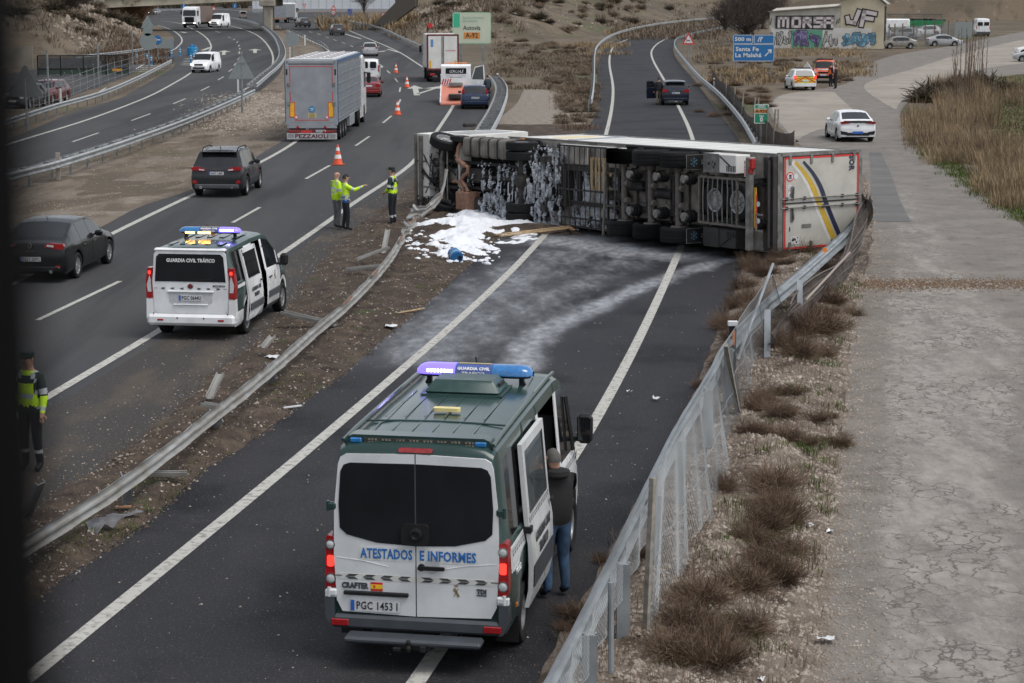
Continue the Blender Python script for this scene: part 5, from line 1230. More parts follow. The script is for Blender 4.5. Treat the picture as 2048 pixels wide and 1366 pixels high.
def band(name, m, pts, wd, k):
 f = pchip([(p[1], p[0]) for p in pts]); b = MB(m); n = 22; xs = [pts[0][1] + (pts[-1][1]-pts[0][1])*i/n for i in range(n+1)]; rows = []
 for i, x in enumerate(xs):
  zc = f(x); e = 1e-2; dz = (f(x+e)-f(x-e))/(2*e); nn = Vector((-dz, 0, 1)).normalized() if True else None
  w_ = wd*min(1, .55+.06*i)
  rows.append([Vector((x, -.1125-.0015*k, zc)) + Vector((-dz, 0, 1)).normalized()*w_*q for q in (-1, 1)])
 b.grid(rows); b.build(name, TR)
WHs = mat('stripe_white', (0.6, 0.6, 0.58), .4)
band('door_stripe', WHs, [(1.50, -1.08), (1.86, -.75), (2.14, -.38), (2.36, .06), (2.92, 1.12)], .125, 1)
band('door_stripe', Tm['gold'], [(1.58, -1.08), (1.93, -.75), (2.20, -.38), (2.42, .06), (2.98, 1.12)], .085, 2)
band('door_stripe', Tm['navy'], [(1.86, -1.08), (2.20, -.75), (2.46, -.38), (2.66, .06), (3.22, 1.12)], .07, 2)
text('SOR', .24, Tm['navy'], TR, (-.98, -.115, 3.52), (1, 0, 0), (0, 0, 1), width=.42, bold=.012)
def disc(root, x, z, r, m, y=-.114, name='speed_disc'): return part(name, root, m, lambda b: b.lathe([(0, r), (-.003, r)], 'y', 22, c=(x, y, z)))
disc(TR, -.70, 1.42, .125, Tm['redtape']); disc(TR, -.70, 1.42, .095, M['plate'], -.117); text('80', .12, M['ink'], TR, (-.70, -.121, 1.42), (1, 0, 0), (0, 0, 1), bold=.004)
disc(TR, -.70, 1.62, .075, M['plate']); disc(TR, -.42, 1.42, .07, M['plate']); disc(TR, -.22, 1.42, .07, M['plate'])
text('11', .08, M['ink'], TR, (-.42, -.119, 1.42), (1, 0, 0), (0, 0, 1)); text('90', .08, M['ink'], TR, (-.22, -.119, 1.42), (1, 0, 0), (0, 0, 1))
part('door_label', TR, M['plate'], lambda b: b.box((.98, -.113, 1.60), (.20, .004, .24)))
part('label_print', TR, M['ink'], lambda b: [b.box((.98+rnd.uniform(-.07, .07), -.116, 1.60+rnd.uniform(-.09, .09)), (rnd.uniform(.02, .05), .002, rnd.uniform(.02, .05))) for _ in range(14)])
part('vent_plate', TR, Tm['steel'], lambda b: (b.prism(rpoly(.05, .16, .02), (.62, -.112, 1.98), (1, 0, 0), (0, 0, 1), (0, -.01, 0)), b.box((.62, -.125, 1.93), (.03, .004, .12))))
part('scrape_mark', TR, M['ink'], lambda b: b.box((.68, -.1125, 1.42), (.12, .003, .035)))
DT = {}
def dusty_tyre(sd):
 if sd not in DT: DT[sd] = wheel_meshes(.555, .43, 'steel')[0].copy(); DT[sd].materials[0] = mat('dusty_tyre' if sd > 0 else 'worn_tyre', (0.16, 0.145, 0.125) if sd > 0 else (0.05, 0.052, 0.058), .85, var=.35, scale=5, bump=.2)
 return DT[sd]
def axle_set(y):
 a = empty('axle'); a.parent = TR; a.location = (0, y, .53)
 part('axle_beam', a, Tm['axle'], lambda b: (b.tube([(-.92, 0, -.04), (.92, 0, -.04)], .085, 12), b.lathe([(.70, .11), (.78, .11)], 'x', 12), b.lathe([(-.78, .11), (-.70, .11)], 'x', 12)), 40)
 for sd in (1, -1):
  w_ = add_wheel(a, sd*1.03, 0, .555, .43, 'steel', z=0); w_.children[0].data = dusty_tyre(sd)
  part('brake_drum', a, Tm['axle'], lambda b: b.lathe([(sd*.80, .0), (sd*.80, .23), (sd*.86, .26), (sd*.95, .26)], 'x', 20), 40)
  part('air_bag', a, M['tyre'], lambda b: b.lathe([(.10, .0), (.10, .16), (.14, .175), (.20, .14), (.24, .175), (.34, .175), (.38, .14), (.40, 0)], 'z', 18, c=(sd*.52, .0-.36, -.12)), 40)
  part('bag_piston', a, Tm['steel'], lambda b: b.lathe([(-.04, 0), (-.04, .12), (.02, .13), (.08, .10), (.11, .09)], 'z', 18, c=(sd*.52, -.36, -.11)), 40)
  part('trailing_arm', a, Tm['frame'], lambda b: (b.bar((sd*.52, .42, .28), (sd*.52, .0, -.06), .09, .09), b.bar((sd*.52, .0, -.06), (sd*.52, -.42, -.02), .09, .07), b.box((sd*.52, .44, .34), (.14, .14, .26))))
  part('u_bolt', a, Tm['axle'], lambda b: [b.tube([(sd*.52+q, -.09, .12), (sd*.52+q, -.09, -.10), (sd*.52+q, .09, -.10), (sd*.52+q, .09, .12)], .014, 5) for q in (-.07, .07)])
  part('brake_chamber', a, Tm['axle'], lambda b: (b.lathe([(0, 0), (0, .085), (.06, .095), (.08, .08), (.14, .08), (.15, 0)], 'y', 14, c=(sd*.24, -.24, -.05)), b.bar((sd*.24, -.20, -.05), (sd*.62, -.06, -.07), .03, .03)), 40)
  part('damper', a, Tm['frame'], lambda b: b.tube([(sd*.40, -.10, -.06), (sd*.44, .32, .34)], .035, 8))
 part('air_hose', a, M['black'], lambda b: [b.tube([(q, -.16, -.08), (q+.06, .22, -.14), (q, .60, -.04), (q-.02, .72, .1)], .013, 5) for q in (-.22, .20)])
 return a
for y in (3.57, 4.88, 6.19): axle_set(y)
part('beam_cross', TR, Tm['frame'], lambda b: [b.box((0, y, .92), (1.04, .10, .28)) for y in (2.95, 4.2, 5.5, 6.9, 9.1, 10.6)])
part('air_tank', TR, Tm['frame'], lambda b: [b.lathe([(0, 0), (.03, .13), (.08, .15), (.82, .15), (.87, .13), (.9, 0)], 'y', 16, c=(x, y, .88)) for x, y in ((.0, 4.3), (-.15, 5.7), (.2, 6.6))], 40)
for sd in (-1, 1):
 part('mudguard', TR, M['black'], lambda b: (b.box((sd*1.03, 4.9, 1.08), (.50, 4.1, .02)), b.box((sd*1.03, 2.80, .90), (.50, .03, .42))))
 mf = part('mudflap', TR, M['black'], lambda b: b.box((sd*1.0, 2.72, .42), (.42, .02, .58)))
 part('flap_border', mf, Tm['steel'], lambda b: [b.box((sd*1.0+dx, 2.705, .42+dz), (wx, .006, wz)) for dx, dz, wx, wz in ((.2, 0, .012, .58), (-.2, 0, .012, .58), (0, .285, .41, .012), (0, -.285, .41, .012))])
 sn = MB(mat('snowflake_blue', (0.10, 0.19, 0.25), .5))
 for k in range(3):
  a = PI*k/3; dx, dz = math.cos(a)*.12, math.sin(a)*.12; sn.bar((sd*1.0-dx, 2.703, .38-dz), (sd*1.0+dx, 2.703, .38+dz), .006, .03, up=(0, 1, 0))
  for q in (1, -1):
   for r_ in (35, -35):
    aa = a + math.radians(r_) + (0 if q > 0 else PI); px_, pz = q*dx*.6, q*dz*.6
    sn.bar((sd*1.0+px_, 2.702, .38+pz), (sd*1.0+px_+math.cos(aa)*.05, 2.702, .38+pz+math.sin(aa)*.05), .006, .018, up=(0, 1, 0))
 sn.build('snowflake', mf)
 text('SchmitzX'[:0] or 'KRONE'[:0] or 'NIEVE'[:0] or '* * *', .06, M['plate'], mf, (sd*1.0, 2.70, .64), (1, 0, 0), (0, 0, 1))
for sd, mm in ((-1, Tm['panel']), (1, Tm['frame'])):
 bx_ = part('storage_box', TR, mm, lambda b: b.box((sd*1.0, 1.75, .80), (.50, 1.35, .50), bev=.02), 30)
 part('box_face', bx_, Tm['steel'] if sd < 0 else Tm['frame'], lambda b: (b.box((sd*1.0, 2.12, .538), (.52, .66, .02), bev=.005), b.box((sd*.99, 2.46, .80), (.54, .03, .56), bev=.01)))
 part('box_vent', bx_, M['ink'], lambda b: [b.box((sd*.88, 1.10+.07*k, .545), (.16, .025, .02)) for k in range(6)])
 part('box_strut', bx_, Tm['frame'], lambda b: b.bar((sd*1.20, 1.75, .53), (sd*.95, 1.30, .53), .03, .02))
part('grime_patch', TR, M['ink'], lambda b: [b.prism([(q[0]+rnd.uniform(.6, 1)*r_*math.cos(k), q[1]+rnd.uniform(.6, 1)*r_*math.sin(k)) for k in [2*PI*i/9 for i in range(9)]], (0, 0, .527), (1, 0, 0), (0, 1, 0), (0, 0, -.003)) for q, r_ in (((-.98, 2.22), .06), ((-.90, 2.02), .05), ((-.98, 1.96), .05), ((-1.03, 2.05), .035))])
part('soot_patch', TR, M['ink'], lambda b: b.prism([(1.0+.17*math.cos(k)*rnd.uniform(.8, 1), 2.1+.2*math.sin(k)*rnd.uniform(.8, 1)) for k in [2*PI*i/14 for i in range(14)]], (0, 0, .527), (1, 0, 0), (0, 1, 0), (0, 0, -.003)))
cage = part('spare_wheel_carrier', TR, Tm['axle'], lambda b: [b.bar(*q, .06, .05) for q in (((-.62, .55, .50), (-.62, 2.62, .50)), ((.62, .55, .50), (.62, 2.62, .50)), ((-.62, .95, .50), (.62, .95, .50)), ((-.62, 2.62, .50), (.62, 2.62, .50)), ((-.62, 2.62, .50), (-.62, 2.62, 1.0)), ((.62, 2.62, .50), (.62, 2.62, 1.0)), ((-.62, 2.72, .60), (.62, 2.72, .60)))])
for k in range(7): part('cage_bar', cage, Tm['steel'], lambda b: b.tube([(-.60, 1.15+k*.21, .49), (-.2, 1.13+k*.215+rnd.uniform(-.03, .03), .475), (.2, 1.15+k*.21+rnd.uniform(-.03, .03), .475), (.60, 1.15+k*.21, .49)], .017, 6), 40)
for y in (2.10, 1.10):
 e = empty('spare_wheel', (.0, y, .74)); e.parent = TR; t, r_ = wheel_meshes(.52, .30, 'steel'); e.rotation_euler = (0, PI/2, 0)
 link('tyre', t, e); link('rim', r_, e)
part('underride_beam', TR, Tm['steel'], lambda b: (b.box((0, .42, .50), (2.46, .16, .17), bev=.02), b.box((-.98, .42, .53), (.50, .14, .24), bev=.02)), 30)
part('underride_arm', TR, Tm['frame'], lambda b: [b.box((x, .46, .80), (.13, .20, .50)) for x in (-.60, .62)])
part('rear_light_box', TR, Tm['frame'], lambda b: [b.box((sd*.98, .14, .92), (.52, .16, .24), bev=.02) for sd in (1, -1)])
part('tail_light', TR, M['red'], lambda b: b.box((-1.06, .30, .50-.0), (.28, .10, .16), bev=.02)); part('tail_light', TR, M['orange'], lambda b: b.box((-1.06, .335, .42), (.10, .02, .02)))
part('lit_segment', TR, M['redlit'] if False else M['red'], lambda b: b.box((-.88, .33, .47), (.16, .06, .14), bev=.01))
part('code_sticker', TR, M['plate'], lambda b: b.box((-.93, .49, .402), (.42, .07, .004)))
text('R-2822', .075, Tm['redtape'], TR, (-.93, .49, .399), (1, 0, 0), (0, 1, 0), width=.38)
part('reflector_strip', TR, mat('amber_strip', (0.62, 0.34, 0.02), .4), lambda b: b.box((.08, .20, .52), (1.05, .09, .02)))
part('reflector_edge', TR, Tm['redtape'], lambda b: b.box((.18, .145, .52), (.9, .025, .018)))
for x in (-.02, .42):
 disc2 = part('speed_disc', TR, M['plate'], lambda b: b.lathe([(0, .07), (-.003, .07)], 'z', 18, c=(x, .05, .50)))
part('number_bracket', TR, Tm['steel'], lambda b: (b.bar((.25, .10, .48), (.25, -.14, .48), .04, .03), b.bar((.68, .10, .48), (.68, -.14, .48), .04, .03), b.bar((.25, .12, .48), (.68, .12, .48), .03, .03)))
part('rear_cross_beam', TR, Tm['frame'], lambda b: (b.box((0, -.02, .98), (2.5, .14, .20)), b.box((0, .0, .80), (2.3, .05, .08))))
part('steel_column', TR, Tm['steel'], lambda b: b.box((.0, -.03, 1.05), (2.52, .16, .06)))
def rack(b):
 for y in (7.15, 9.75): b.bar((-1.2, y, .55), (1.2, y, .58), .06, .06)
 for x in (-1.2, .1, .95, 1.2): b.bar((x, 7.15, .56), (x, 9.75, .56), .05, .05)
rk = part('pallet_rack', TR, Tm['frame'], rack)
for k in range(8):
 y = 7.45+k*.28; part('rack_bar', rk, Tm['frame'], lambda b: b.tube([(-1.2, y, .53), (-.5, y+rnd.uniform(-.04, .04), .50), (.1, y+rnd.uniform(-.05, .05), .52), (.6, y+rnd.uniform(-.05, .05), .50), (1.2, y, .53)], .016, 5), 40)
part('rack_ladder', TR, Tm['axle'], lambda b: (b.bar((-.85, 6.98, .40), (1.32, 6.95, .26), .07, .05), b.bar((-.85, 6.72, .55), (1.32, 6.72, .5), .03, .03), [b.bar((x, 6.72, .53), (x, 6.97, .40-.05*(x+.85)), .03, .03) for x in (-.5, -.05, .45, .95)]))
part('side_plate', TR, Tm['panel'], lambda b: b.box((-1.22, 8.0, .62), (.03, 3.3, .14)))
part('cargo_panel', TR, Tm['floor'], lambda b: (b.box((-.9, 9.1, .80), (.5, 1.1, .04)), b.box((.45, 8.1, .95), (.9, 1.5, .03))))
part('leg_mount', TR, Tm['frame'], lambda b: (b.box((-.75, 10.4, .72), (.18, .24, .75)), b.box((.75, 10.4, .72), (.18, .24, .75)), b.bar((-.75, 10.4, .5), (.75, 10.4, .5), .05, .05), b.box((.1, 9.6, .78), (1.1, .22, .30))))
part('nose_plate', TR, Tm['frame'], lambda b: b.box((0, 12.3, 1.05), (2.2, 2.2, .10)))
part('cooling_unit', TR, Tm['panel'], lambda b: b.box((0, LN+.22, 2.9), (1.9, .42, 1.7), bev=.08), 30)
# pallet stowed in the rack (its own thing)
pal = empty('wooden_pallet', label='pale wooden pallet stowed under the overturned trailer, in front of the first tyre', cat='pallet')
pal.matrix_world = Mt @ Matrix.Translation((-.42, 7.62, .60))
for k in range(5): part('plank', pal, M['wood'], lambda b: b.box((0, -.42+k*.21, 0), (.95, .11, .022)))
for x in (-.42, 0, .42): part('stringer', pal, M['wood'], lambda b: b.box((x, 0, .06), (.09, .95, .08)))
# the tractor unit, on its side
TU = bpy.data.objects.new('lorry_tractor', None); COL.objects.link(TU)
tag(TU, 'burnt out white tractor unit lying on its side, ribbed fuel tank and rusty exhaust showing', 'lorry cab')
Yt = Vector((-.68, .733, .0)).normalized(); Zt = Vector((.733, .68, .0)).normalized(); Xt = Yt.cross(Zt); Mtu = Matrix((Xt, Yt, Zt)).transposed().to_4x4()
Mtu.translation = Vector((.30, 61.8, 1.30)) - Zt*.5; TU.matrix_world = Mtu
soot = mat('sooty_metal', (0.022, 0.02, 0.019), .8, col2=(0.055, 0.048, 0.042), scale=5, detail=8, bump=.5)
for sd in (1, -1):
 part('frame_rail', TU, Tm['frame'], lambda b: (b.box((sd*.40, 1.9, .88), (.02, 5.8, .28)), b.box((sd*.40, 1.9, .745), (.09, 5.8, .015))))
part('frame_cross', TU, Tm['frame'], lambda b: [b.box((0, y, .86), (.8, .08, .22)) for y in (-.8, .9, 2.1, 4.6)])
for sd in (1, -1):
 for x in (.80, 1.10):
  w_ = add_wheel(TU, sd*x, 0, .50, .27, 'steel', z=.5)
 w_ = add_wheel(TU, sd*1.03, 3.62, .50, .31, 'steel', steer=math.radians(20 if sd < 0 else -160), z=.5)
 w_.rotation_euler = (0, 0, (PI if sd < 0 else 0)+math.radians(20))
part('rear_axle', TU, soot, lambda b: (b.tube([(-.7, 0, .5), (.7, 0, .5)], .10, 12), b.lathe([(-.2, 0), (-.18, .16), (-.08, .24), (.05, .25), (.18, .16), (.24, .08)], 'y', 18, c=(0, 0, .5))), 40)
part('front_axle', TU, Tm['axle'], lambda b: (b.bar((-.85, 3.62, .46), (-.5, 3.62, .36), .12, .10), b.bar((-.5, 3.62, .36), (.5, 3.62, .36), .13, .10), b.bar((.5, 3.62, .36), (.85, 3.62, .46), .12, .10)))
part('track_rod', TU, Tm['steel'], lambda b: b.tube([(-.82, 3.38, .38), (.82, 3.38, .38)], .024, 7))
part('leaf_spring', TU, soot, lambda b: [b.bar((sd*.42, 3.62+q*.85, .62), (sd*.42, 3.62, .44), .09, .05) for sd in (1, -1) for q in (1, -1)])
part('prop_shaft', TU, soot, lambda b: b.tube([(0, .3, .55), (0, 1.9, .72)], .055, 10), 40)
part('gearbox', TU, soot, lambda b: (b.box((0, 2.3, .78), (.46, .9, .36), taper=(1, 1), bev=.08), b.lathe([(0, .2), (.1, .26), (.18, .26)], 'y', 16, c=(0, 2.75, .8))), 30)
part('engine_sump', TU, soot, lambda b: (b.box((0, 3.9, .70), (.44, 1.0, .40), bev=.07), b.box((.05, 3.3, .66), (.50, .55, .30), bev=.05)), 30)
part('sump_plate', TU, Tm['steel'], lambda b: (b.box((-.02, 4.02, .485), (.34, .34, .03), bev=.03), b.box((.0, 3.20, .50), (.36, .34, .03), bev=.03)), 30)
part('radiator_pipe', TU, Tm['steel'], lambda b: (b.tube([(-.30, 4.45, .48), (.42, 4.45, .48)], .055, 10), b.bar((-.34, 4.2, .44), (-.34, 4.9, .44), .06, .05), b.bar((.48, 4.0, .42), (.48, 4.9, .42), .06, .06)), 40)
part('front_hoses', TU, M['black'], lambda b: [b.tube([(rnd.uniform(-.7, .7), rnd.uniform(3.0, 4.8), rnd.uniform(.35, .6)) for _ in range(4)], rnd.uniform(.015, .035), 6) for _ in range(12)], 40)
part('loose_wiring', TU, soot, lambda b: [b.tube([(rnd.uniform(.75, 1.25), rnd.uniform(4.0, 4.9), rnd.uniform(.3, .7)) for _ in range(5)], rnd.uniform(.01, .03), 5) for _ in range(30)], 40)
ft = part('fuel_tank', TU, Tm['tank'], lambda b: b.prism(rpoly(.30, .34, .10, 5), (-.92, .68, .80), (1, 0, 0), (0, 0, 1), (0, 2.02, 0)), 35)
for k in range(5): part('tank_rib', ft, Tm['tank'], lambda b: b.prism(rpoly(.315, .355, .11, 5), (-.92, .78+k*.42, .80), (1, 0, 0), (0, 0, 1), (0, .20, 0)), 35)
for k in range(4): part('tank_strap', ft, Tm['frame'], lambda b: b.prism(rpoly(.325, .365, .12, 5), (-.92, 1.045+k*.42, .80), (1, 0, 0), (0, 0, 1), (0, .055, 0)), 35)
bb = part('battery_box', TU, soot, lambda b: (b.box((.92, 1.75, .80), (.5, 1.3, .55), bev=.05), b.box((.75, 2.55, .78), (.3, .3, .5), bev=.05)), 30)
part('torn_cover', TU, mat('torn_grey_plastic', (0.09, 0.085, 0.08), .7, var=.3), lambda b: (b.add([(1.15, 2.4, .5), (1.3, 1.9, .35), (1.28, 1.5, .55), (1.1, 2.0, .62)], [(0, 1, 2, 3)]), b.add([(1.2, 3.0, .3), (1.32, 2.6, .2), (1.28, 2.3, .4), (1.15, 2.7, .5)], [(0, 1, 2, 3)])))
part('exhaust_pipe', TU, Tm['rust'], lambda b: b.tube([(-1.05, 2.95, .62), (-.90, 2.96, .50), (-.55, 2.98, .42), (-.42, 2.85, .40), (-.38, 2.62, .40), (-.28, 2.40, .40), (-.12, 2.42, .40), (0, 2.62, .40), (.14, 2.72, .40), (.30, 2.56, .40), (.50, 2.40, .40)], .062, 10), 50)
part('pipe_joint', TU, Tm['rust'], lambda b: b.tube([(-.46, 2.82, .40), (-.40, 2.70, .40), (-.33, 2.52, .40)], .088, 10), 50)
part('exhaust_pipe', TU, Tm['rust'], lambda b: b.tube([(.22, 3.15, .42), (.20, 2.95, .40), (.24, 2.78, .39), (.36, 2.66, .39), (.52, 2.62, .39)], .058, 10), 50)
part('silencer', TU, Tm['rust'], lambda b: (b.prism(rpoly(.30, .24, .06, 4), (.80, 2.24, .52), (1, 0, 0), (0, 0, 1), (0, .62, 0)), b.box((1.10, 2.55, .42), (.10, .55, .10))), 35)
part('pipe_clamp', TU, M['ink'], lambda b: [b.tube([(x-.005, y-.005, .40), (x+.02, y+.02, .40)], .070, 10) for x, y in ((-.36, 2.55), (.36, 2.50), (.42, 2.64), (-.60, 2.975))])
def cab(b):
 prof_ = [(2.95, .55), (2.95, 3.55), (3.3, 3.75), (4.6, 3.55), (4.95, 2.4), (5.02, 1.2), (4.98, .45), (4.3, .40), (4.2, .95), (3.1, .95), (3.05, .55)]
 b.prism([(p[0], p[1]) for p in prof_], (-1.235, 0, 0), (0, 1, 0), (0, 0, 1), (2.47, 0, 0))
part('cab_shell', TU, Tm['panel'], cab, 30)
part('cab_floor', TU, M['under'], lambda b: (b.box((0, 3.95, .88), (2.36, 1.95, .24)), b.box((0, 1.6, 1.06), (2.3, 3.4, .06))))
part('windscreen', TU, M['glass'], lambda b: b.prism([(-1.05, 2.0), (1.05, 2.0), (1.0, 2.95), (-1.0, 2.95)], (0, 4.97, .3), (1, 0, 0), (0, -.26, 1), (0, .03, 0)))
part('front_bumper', TU, mat('bumper_grimy', (0.13, 0.115, 0.10), .7, var=.35), lambda b: (b.box((0, 5.0, .62), (2.46, .12, .50), bev=.04), b.box((0, 4.72, .40), (2.40, .16, .12), bev=.03)), 30)
part('mudguard', TU, M['black'], lambda b: [b.grid([[Vector((sd*x, 3.62+.62*math.cos(a), .5+.62*math.sin(a))) for x in (.85, 1.24)] for a in [PI*k/10 for k in range(11)]]) for sd in (1, -1)])
part('door_side', TU, mat('door_grey', (0.3, 0.3, 0.3), .4), lambda b: b.box((-1.24, 3.9, 2.3), (.02, 1.1, 1.9)))
part('cab_step', TU, M['black'], lambda b: [b.box((sd*1.15, 2.98, .62), (.20, .42, .42), bev=.03) for sd in (1, -1)])
part('wing_mirror', TU, M['black'], lambda b: b.box((-1.42, 4.8, 2.6), (.12, .2, .5), bev=.04))
part('rear_light', TU, M['orange'], lambda b: b.box((-1.25, .6, 1.1), (.04, .12, .06)))
part('rear_mudguard', TU, M['black'], lambda b: [b.grid([[Vector((sd*x, .60*math.cos(a), .5+.60*math.sin(a))) for x in (.62, 1.24)] for a in [PI*(.15+.07*k) for k in range(11)]]) for sd in (1, -1)])
part('fifth_wheel', TU, soot, lambda b: b.box((0, .1, 1.08), (.9, .9, .08)))
part('air_tanks', TU, soot, lambda b: [b.lathe([(0, 0), (.02, .11), (.06, .13), (.6, .13), (.64, .11), (.66, 0)], 'x', 14, c=(-.3, y, .72)) for y in (-.75, .62)], 40)
# upright lorries
def lorry_cab(root, y0, m, H=3.7, front_lit=False, W=2.46):
 """short cab, its back at y0"""
 p = part('cab', root, m, lambda b: b.prism([(y0, .7), (y0, H-.15), (y0+.35, H), (y0+1.6, H-.3), (y0+1.95, H-1.1), (y0+2.15, 1.9), (y0+2.2, .55), (y0+1.6, .45), (y0+1.5, 1.0), (y0+.4, 1.0), (y0+.35, .6)], (-W/2, 0, 0), (0, 1, 0), (0, 0, 1), (W, 0, 0)), 30)
 part('windscreen', p, M['glass'], lambda b: b.prism([(-W/2+.15, 0), (W/2-.15, 0), (W/2-.2, .95), (-W/2+.2, .95)], (0, y0+2.15, 1.95), (1, 0, 0), (0, -.2, 1), (0, .02, 0)))
 for sd in (1, -1):
  part('side_window', p, M['glass'], lambda b: b.prism([(y0+.9, 1.95), (y0+1.85, 1.95), (y0+1.7, 2.8), (y0+.9, 2.8)], (sd*W/2, 0, 0), (0, 1, 0), (0, 0, 1), (sd*.01, 0, 0)))
  part('wing_mirror', root, M['black'], lambda b: (b.box((sd*(W/2+.18), y0+1.9, 2.45), (.22, .16, .6), bev=.05), b.box((sd*(W/2+.05), y0+1.9, 2.72), (.2, .05, .05))), 30)
  if front_lit: part('headlight', root, M['headlit'], lambda b: b.box((sd*(W/2-.35), y0+2.2, .75), (.4, .06, .16)))
 part('grille', p, M['black'], lambda b: (b.box((0, y0+2.19, 1.35), (1.6, .06, .9), bev=.04), b.box((0, y0+2.2, .6), (2.3, .08, .35), bev=.04)))
LV = empty('livestock_lorry', label='livestock lorry with grey louvred trailer sides and a red taped rear ramp', cat='lorry')
LL, WW_, HH = 12.6, 2.5, 3.95
part('trailer_body', LV, Tm['alu'], lambda b: b.box((0, LL/2, 2.42), (WW_-.04, LL, HH-.9)))
part('roof', LV, mat('roof_white', (0.62, 0.63, 0.64), .4), lambda b: (b.box((0, LL/2, HH), (WW_-.3, LL-.1, .06)), [b.box((sd*.4, LL/2, HH+.05), (.04, LL-.4, .04)) for sd in (1, -1)]))
part('roof_rails', LV, mat('dull_rail', (0.15, 0.1, 0.1), .5), lambda b: [b.box((0, 1.2+k*1.7, HH+.045), (1.9, .05, .02)) for k in range(7)])
for sd in (1, -1):
 for k in range(6):
  z = 1.28+k*.42; part('louvre_panel', LV, Tm['slat'], lambda b: b.box((sd*(WW_/2-.005), LL/2, z+.03), (.02, LL-.3, .26)))
  part('side_rail', LV, Tm['alu'], lambda b: b.box((sd*(WW_/2+.012), LL/2, z-.16), (.03, LL-.1, .04)))
 part('side_post', LV, Tm['alu'], lambda b: [b.box((sd*(WW_/2+.018), .3+k*.61, 2.4), (.02, .05, 2.8)) for k in range(21)])
 part('corner_post', LV, Tm['bluef'], lambda b: b.box((sd*(WW_/2-.01), .06, 2.4), (.10, .12, 2.95)))
 part('top_beam', LV, Tm['bluef'] if sd > 0 else Tm['alu'], lambda b: b.box((sd*(WW_/2-.0), LL/2, HH-.09), (.06, LL, .16)))
rd = part('rear_ramp', LV, Tm['alu'], lambda b: b.box((-.0, -.04, 2.32), (2.20, .08, 2.75)))
part('ramp_frame', rd, Tm['alu'], lambda b: (b.box((-1.17, -.03, 2.35), (.16, .12, 3.1), bev=.02), b.box((1.17, -.03, 2.35), (.16, .12, 3.1), bev=.02), b.box((0, -.03, 3.82), (2.4, .12, .16), bev=.02)))
def ltape(b):
 n = 26
 for i in range(n): b.box((-1.0+2.0*i/(n-1), -.085, 3.62), (.05, .004, .05)); b.box((-.8+1.6*i/(n-1), -.085, 1.05), (.045, .004, .045))
 for i in range(30):
  if 10 < i < 15: continue
  for sd in (1, -1): b.box((sd*1.02-.06*(1-i/30)*0, -.085, 1.75+1.85*i/29), (.05, .004, .045))
part('reflective_tape', rd, Tm['redtape'], ltape)
for sd in (1, -1):
 part('marker_board', rd, mat('amber_board', (0.8, 0.42, 0.02), .4), lambda b: b.box((sd*.93, -.09, 1.55), (.20, .01, .66)))
 part('board_border', rd, Tm['redtape'], lambda b: b.box((sd*.93, -.086, 1.55), (.26, .008, .74)))
 part('speed_disc', rd, M['plate'], lambda b: b.lathe([(0, .09), (-.008, .09)], 'y', 16, c=(sd*.74, -.085, 1.2)))
 part('disc_ring', rd, Tm['redtape'], lambda b: b.lathe([(0, .10), (-.01, .10), (-.01, .07), (0, .07)], 'y', 16, c=(sd*.74, -.087, 1.2), close=True))
 part('side_vent', rd, M['ink'], lambda b: b.box((sd*1.17, -.095, 3.35), (.08, .01, .28)))
 part('triangle_reflector', LV, M['red'], lambda b: b.prism([(-.09, 0), (.09, 0), (0, .15)], (sd*.66-.02, -.10, .66), (1, 0, 0), (0, 0, 1), (0, -.01, 0)))
 part('tail_light', LV, M['red'], lambda b: [b.lathe([(0, .055), (-.03, .05), (-.035, 0)], 'y', 12, c=(sd*(.62+.13*k)-.03, -.16, .50)) for k in range(4)])
 part('latch', rd, Tm['steel'], lambda b: [b.box((sd*1.08, -.10, z), (.16, .03, .2), bev=.02) for z in (1.85, 2.75)])
 part('mudflap', LV, M['black'], lambda b: b.box((sd*.98, 1.0, .45), (.5, .03, .5)))
part('blue_disc', rd, mat('blue_print', (0.03, 0.22, 0.42), .5), lambda b: b.lathe([(0, .15), (-.01, .15)], 'y', 20, c=(.02, -.085, 1.58)))
part('disc_horse', rd, M['plate'], lambda b: (b.box((.02, -.098, 1.60), (.16, .004, .05)), b.box((.02, -.098, 1.52), (.12, .004, .03))))
part('yellow_notice', rd, mat('yellow_notice', (0.55, 0.45, 0.2), .5), lambda b: b.box((.02, -.085, 1.27), (.40, .01, .22)))
part('notice_lines', rd, M['ink'], lambda b: [b.box((.02, -.092, 1.20+.05*k), (.32-.05*(k % 2), .003, .015)) for k in range(4)])
part('rear_crossbeam', LV, Tm['alu'], lambda b: b.box((0, .0, .80), (2.4, .16, .30), bev=.02))
part('lamp_beam', LV, mat('maroon_beam', (0.10, 0.02, 0.02), .5), lambda b: b.box((0, -.05, .50), (2.35, .18, .18), bev=.02))
sg = part('name_board', LV, mat('name_board', (0.42, 0.43, 0.44), .4), lambda b: b.box((0, -.14, .28), (2.42, .05, .30), bev=.01))
text('PEZZAIOLI', .27, mat('dark_red_letters', (0.10, 0.02, 0.03), .4), sg, (0, -.17, .28), (1, 0, 0), (0, 0, 1), width=1.6, bold=.008)
part('board_lines', sg, M['dgrey'], lambda b: [b.box((sd*1.0, -.168, .21+.05*k), (.3, .004, .015)) for sd in (1, -1) for k in range(4)])
part('plate_beam_red', LV, Tm['redtape'], lambda b: b.box((-.25, -.15, .50), (.52, .02, .11)))
number_plate(LV, 'R 8279 BBX', -.15, .53, .5, .12, x=.42)
for y in (1.75, 3.05, 4.35):
 for sd in (1, -1): tw(LV, sd*1.05, y, .50, .36)
for y in (11.6,):
 for sd in (1, -1): tw(LV, sd*1.0, y, .50, .5)
for sd in (1, -1): tw(LV, sd*1.05, 15.1, .50, .31)
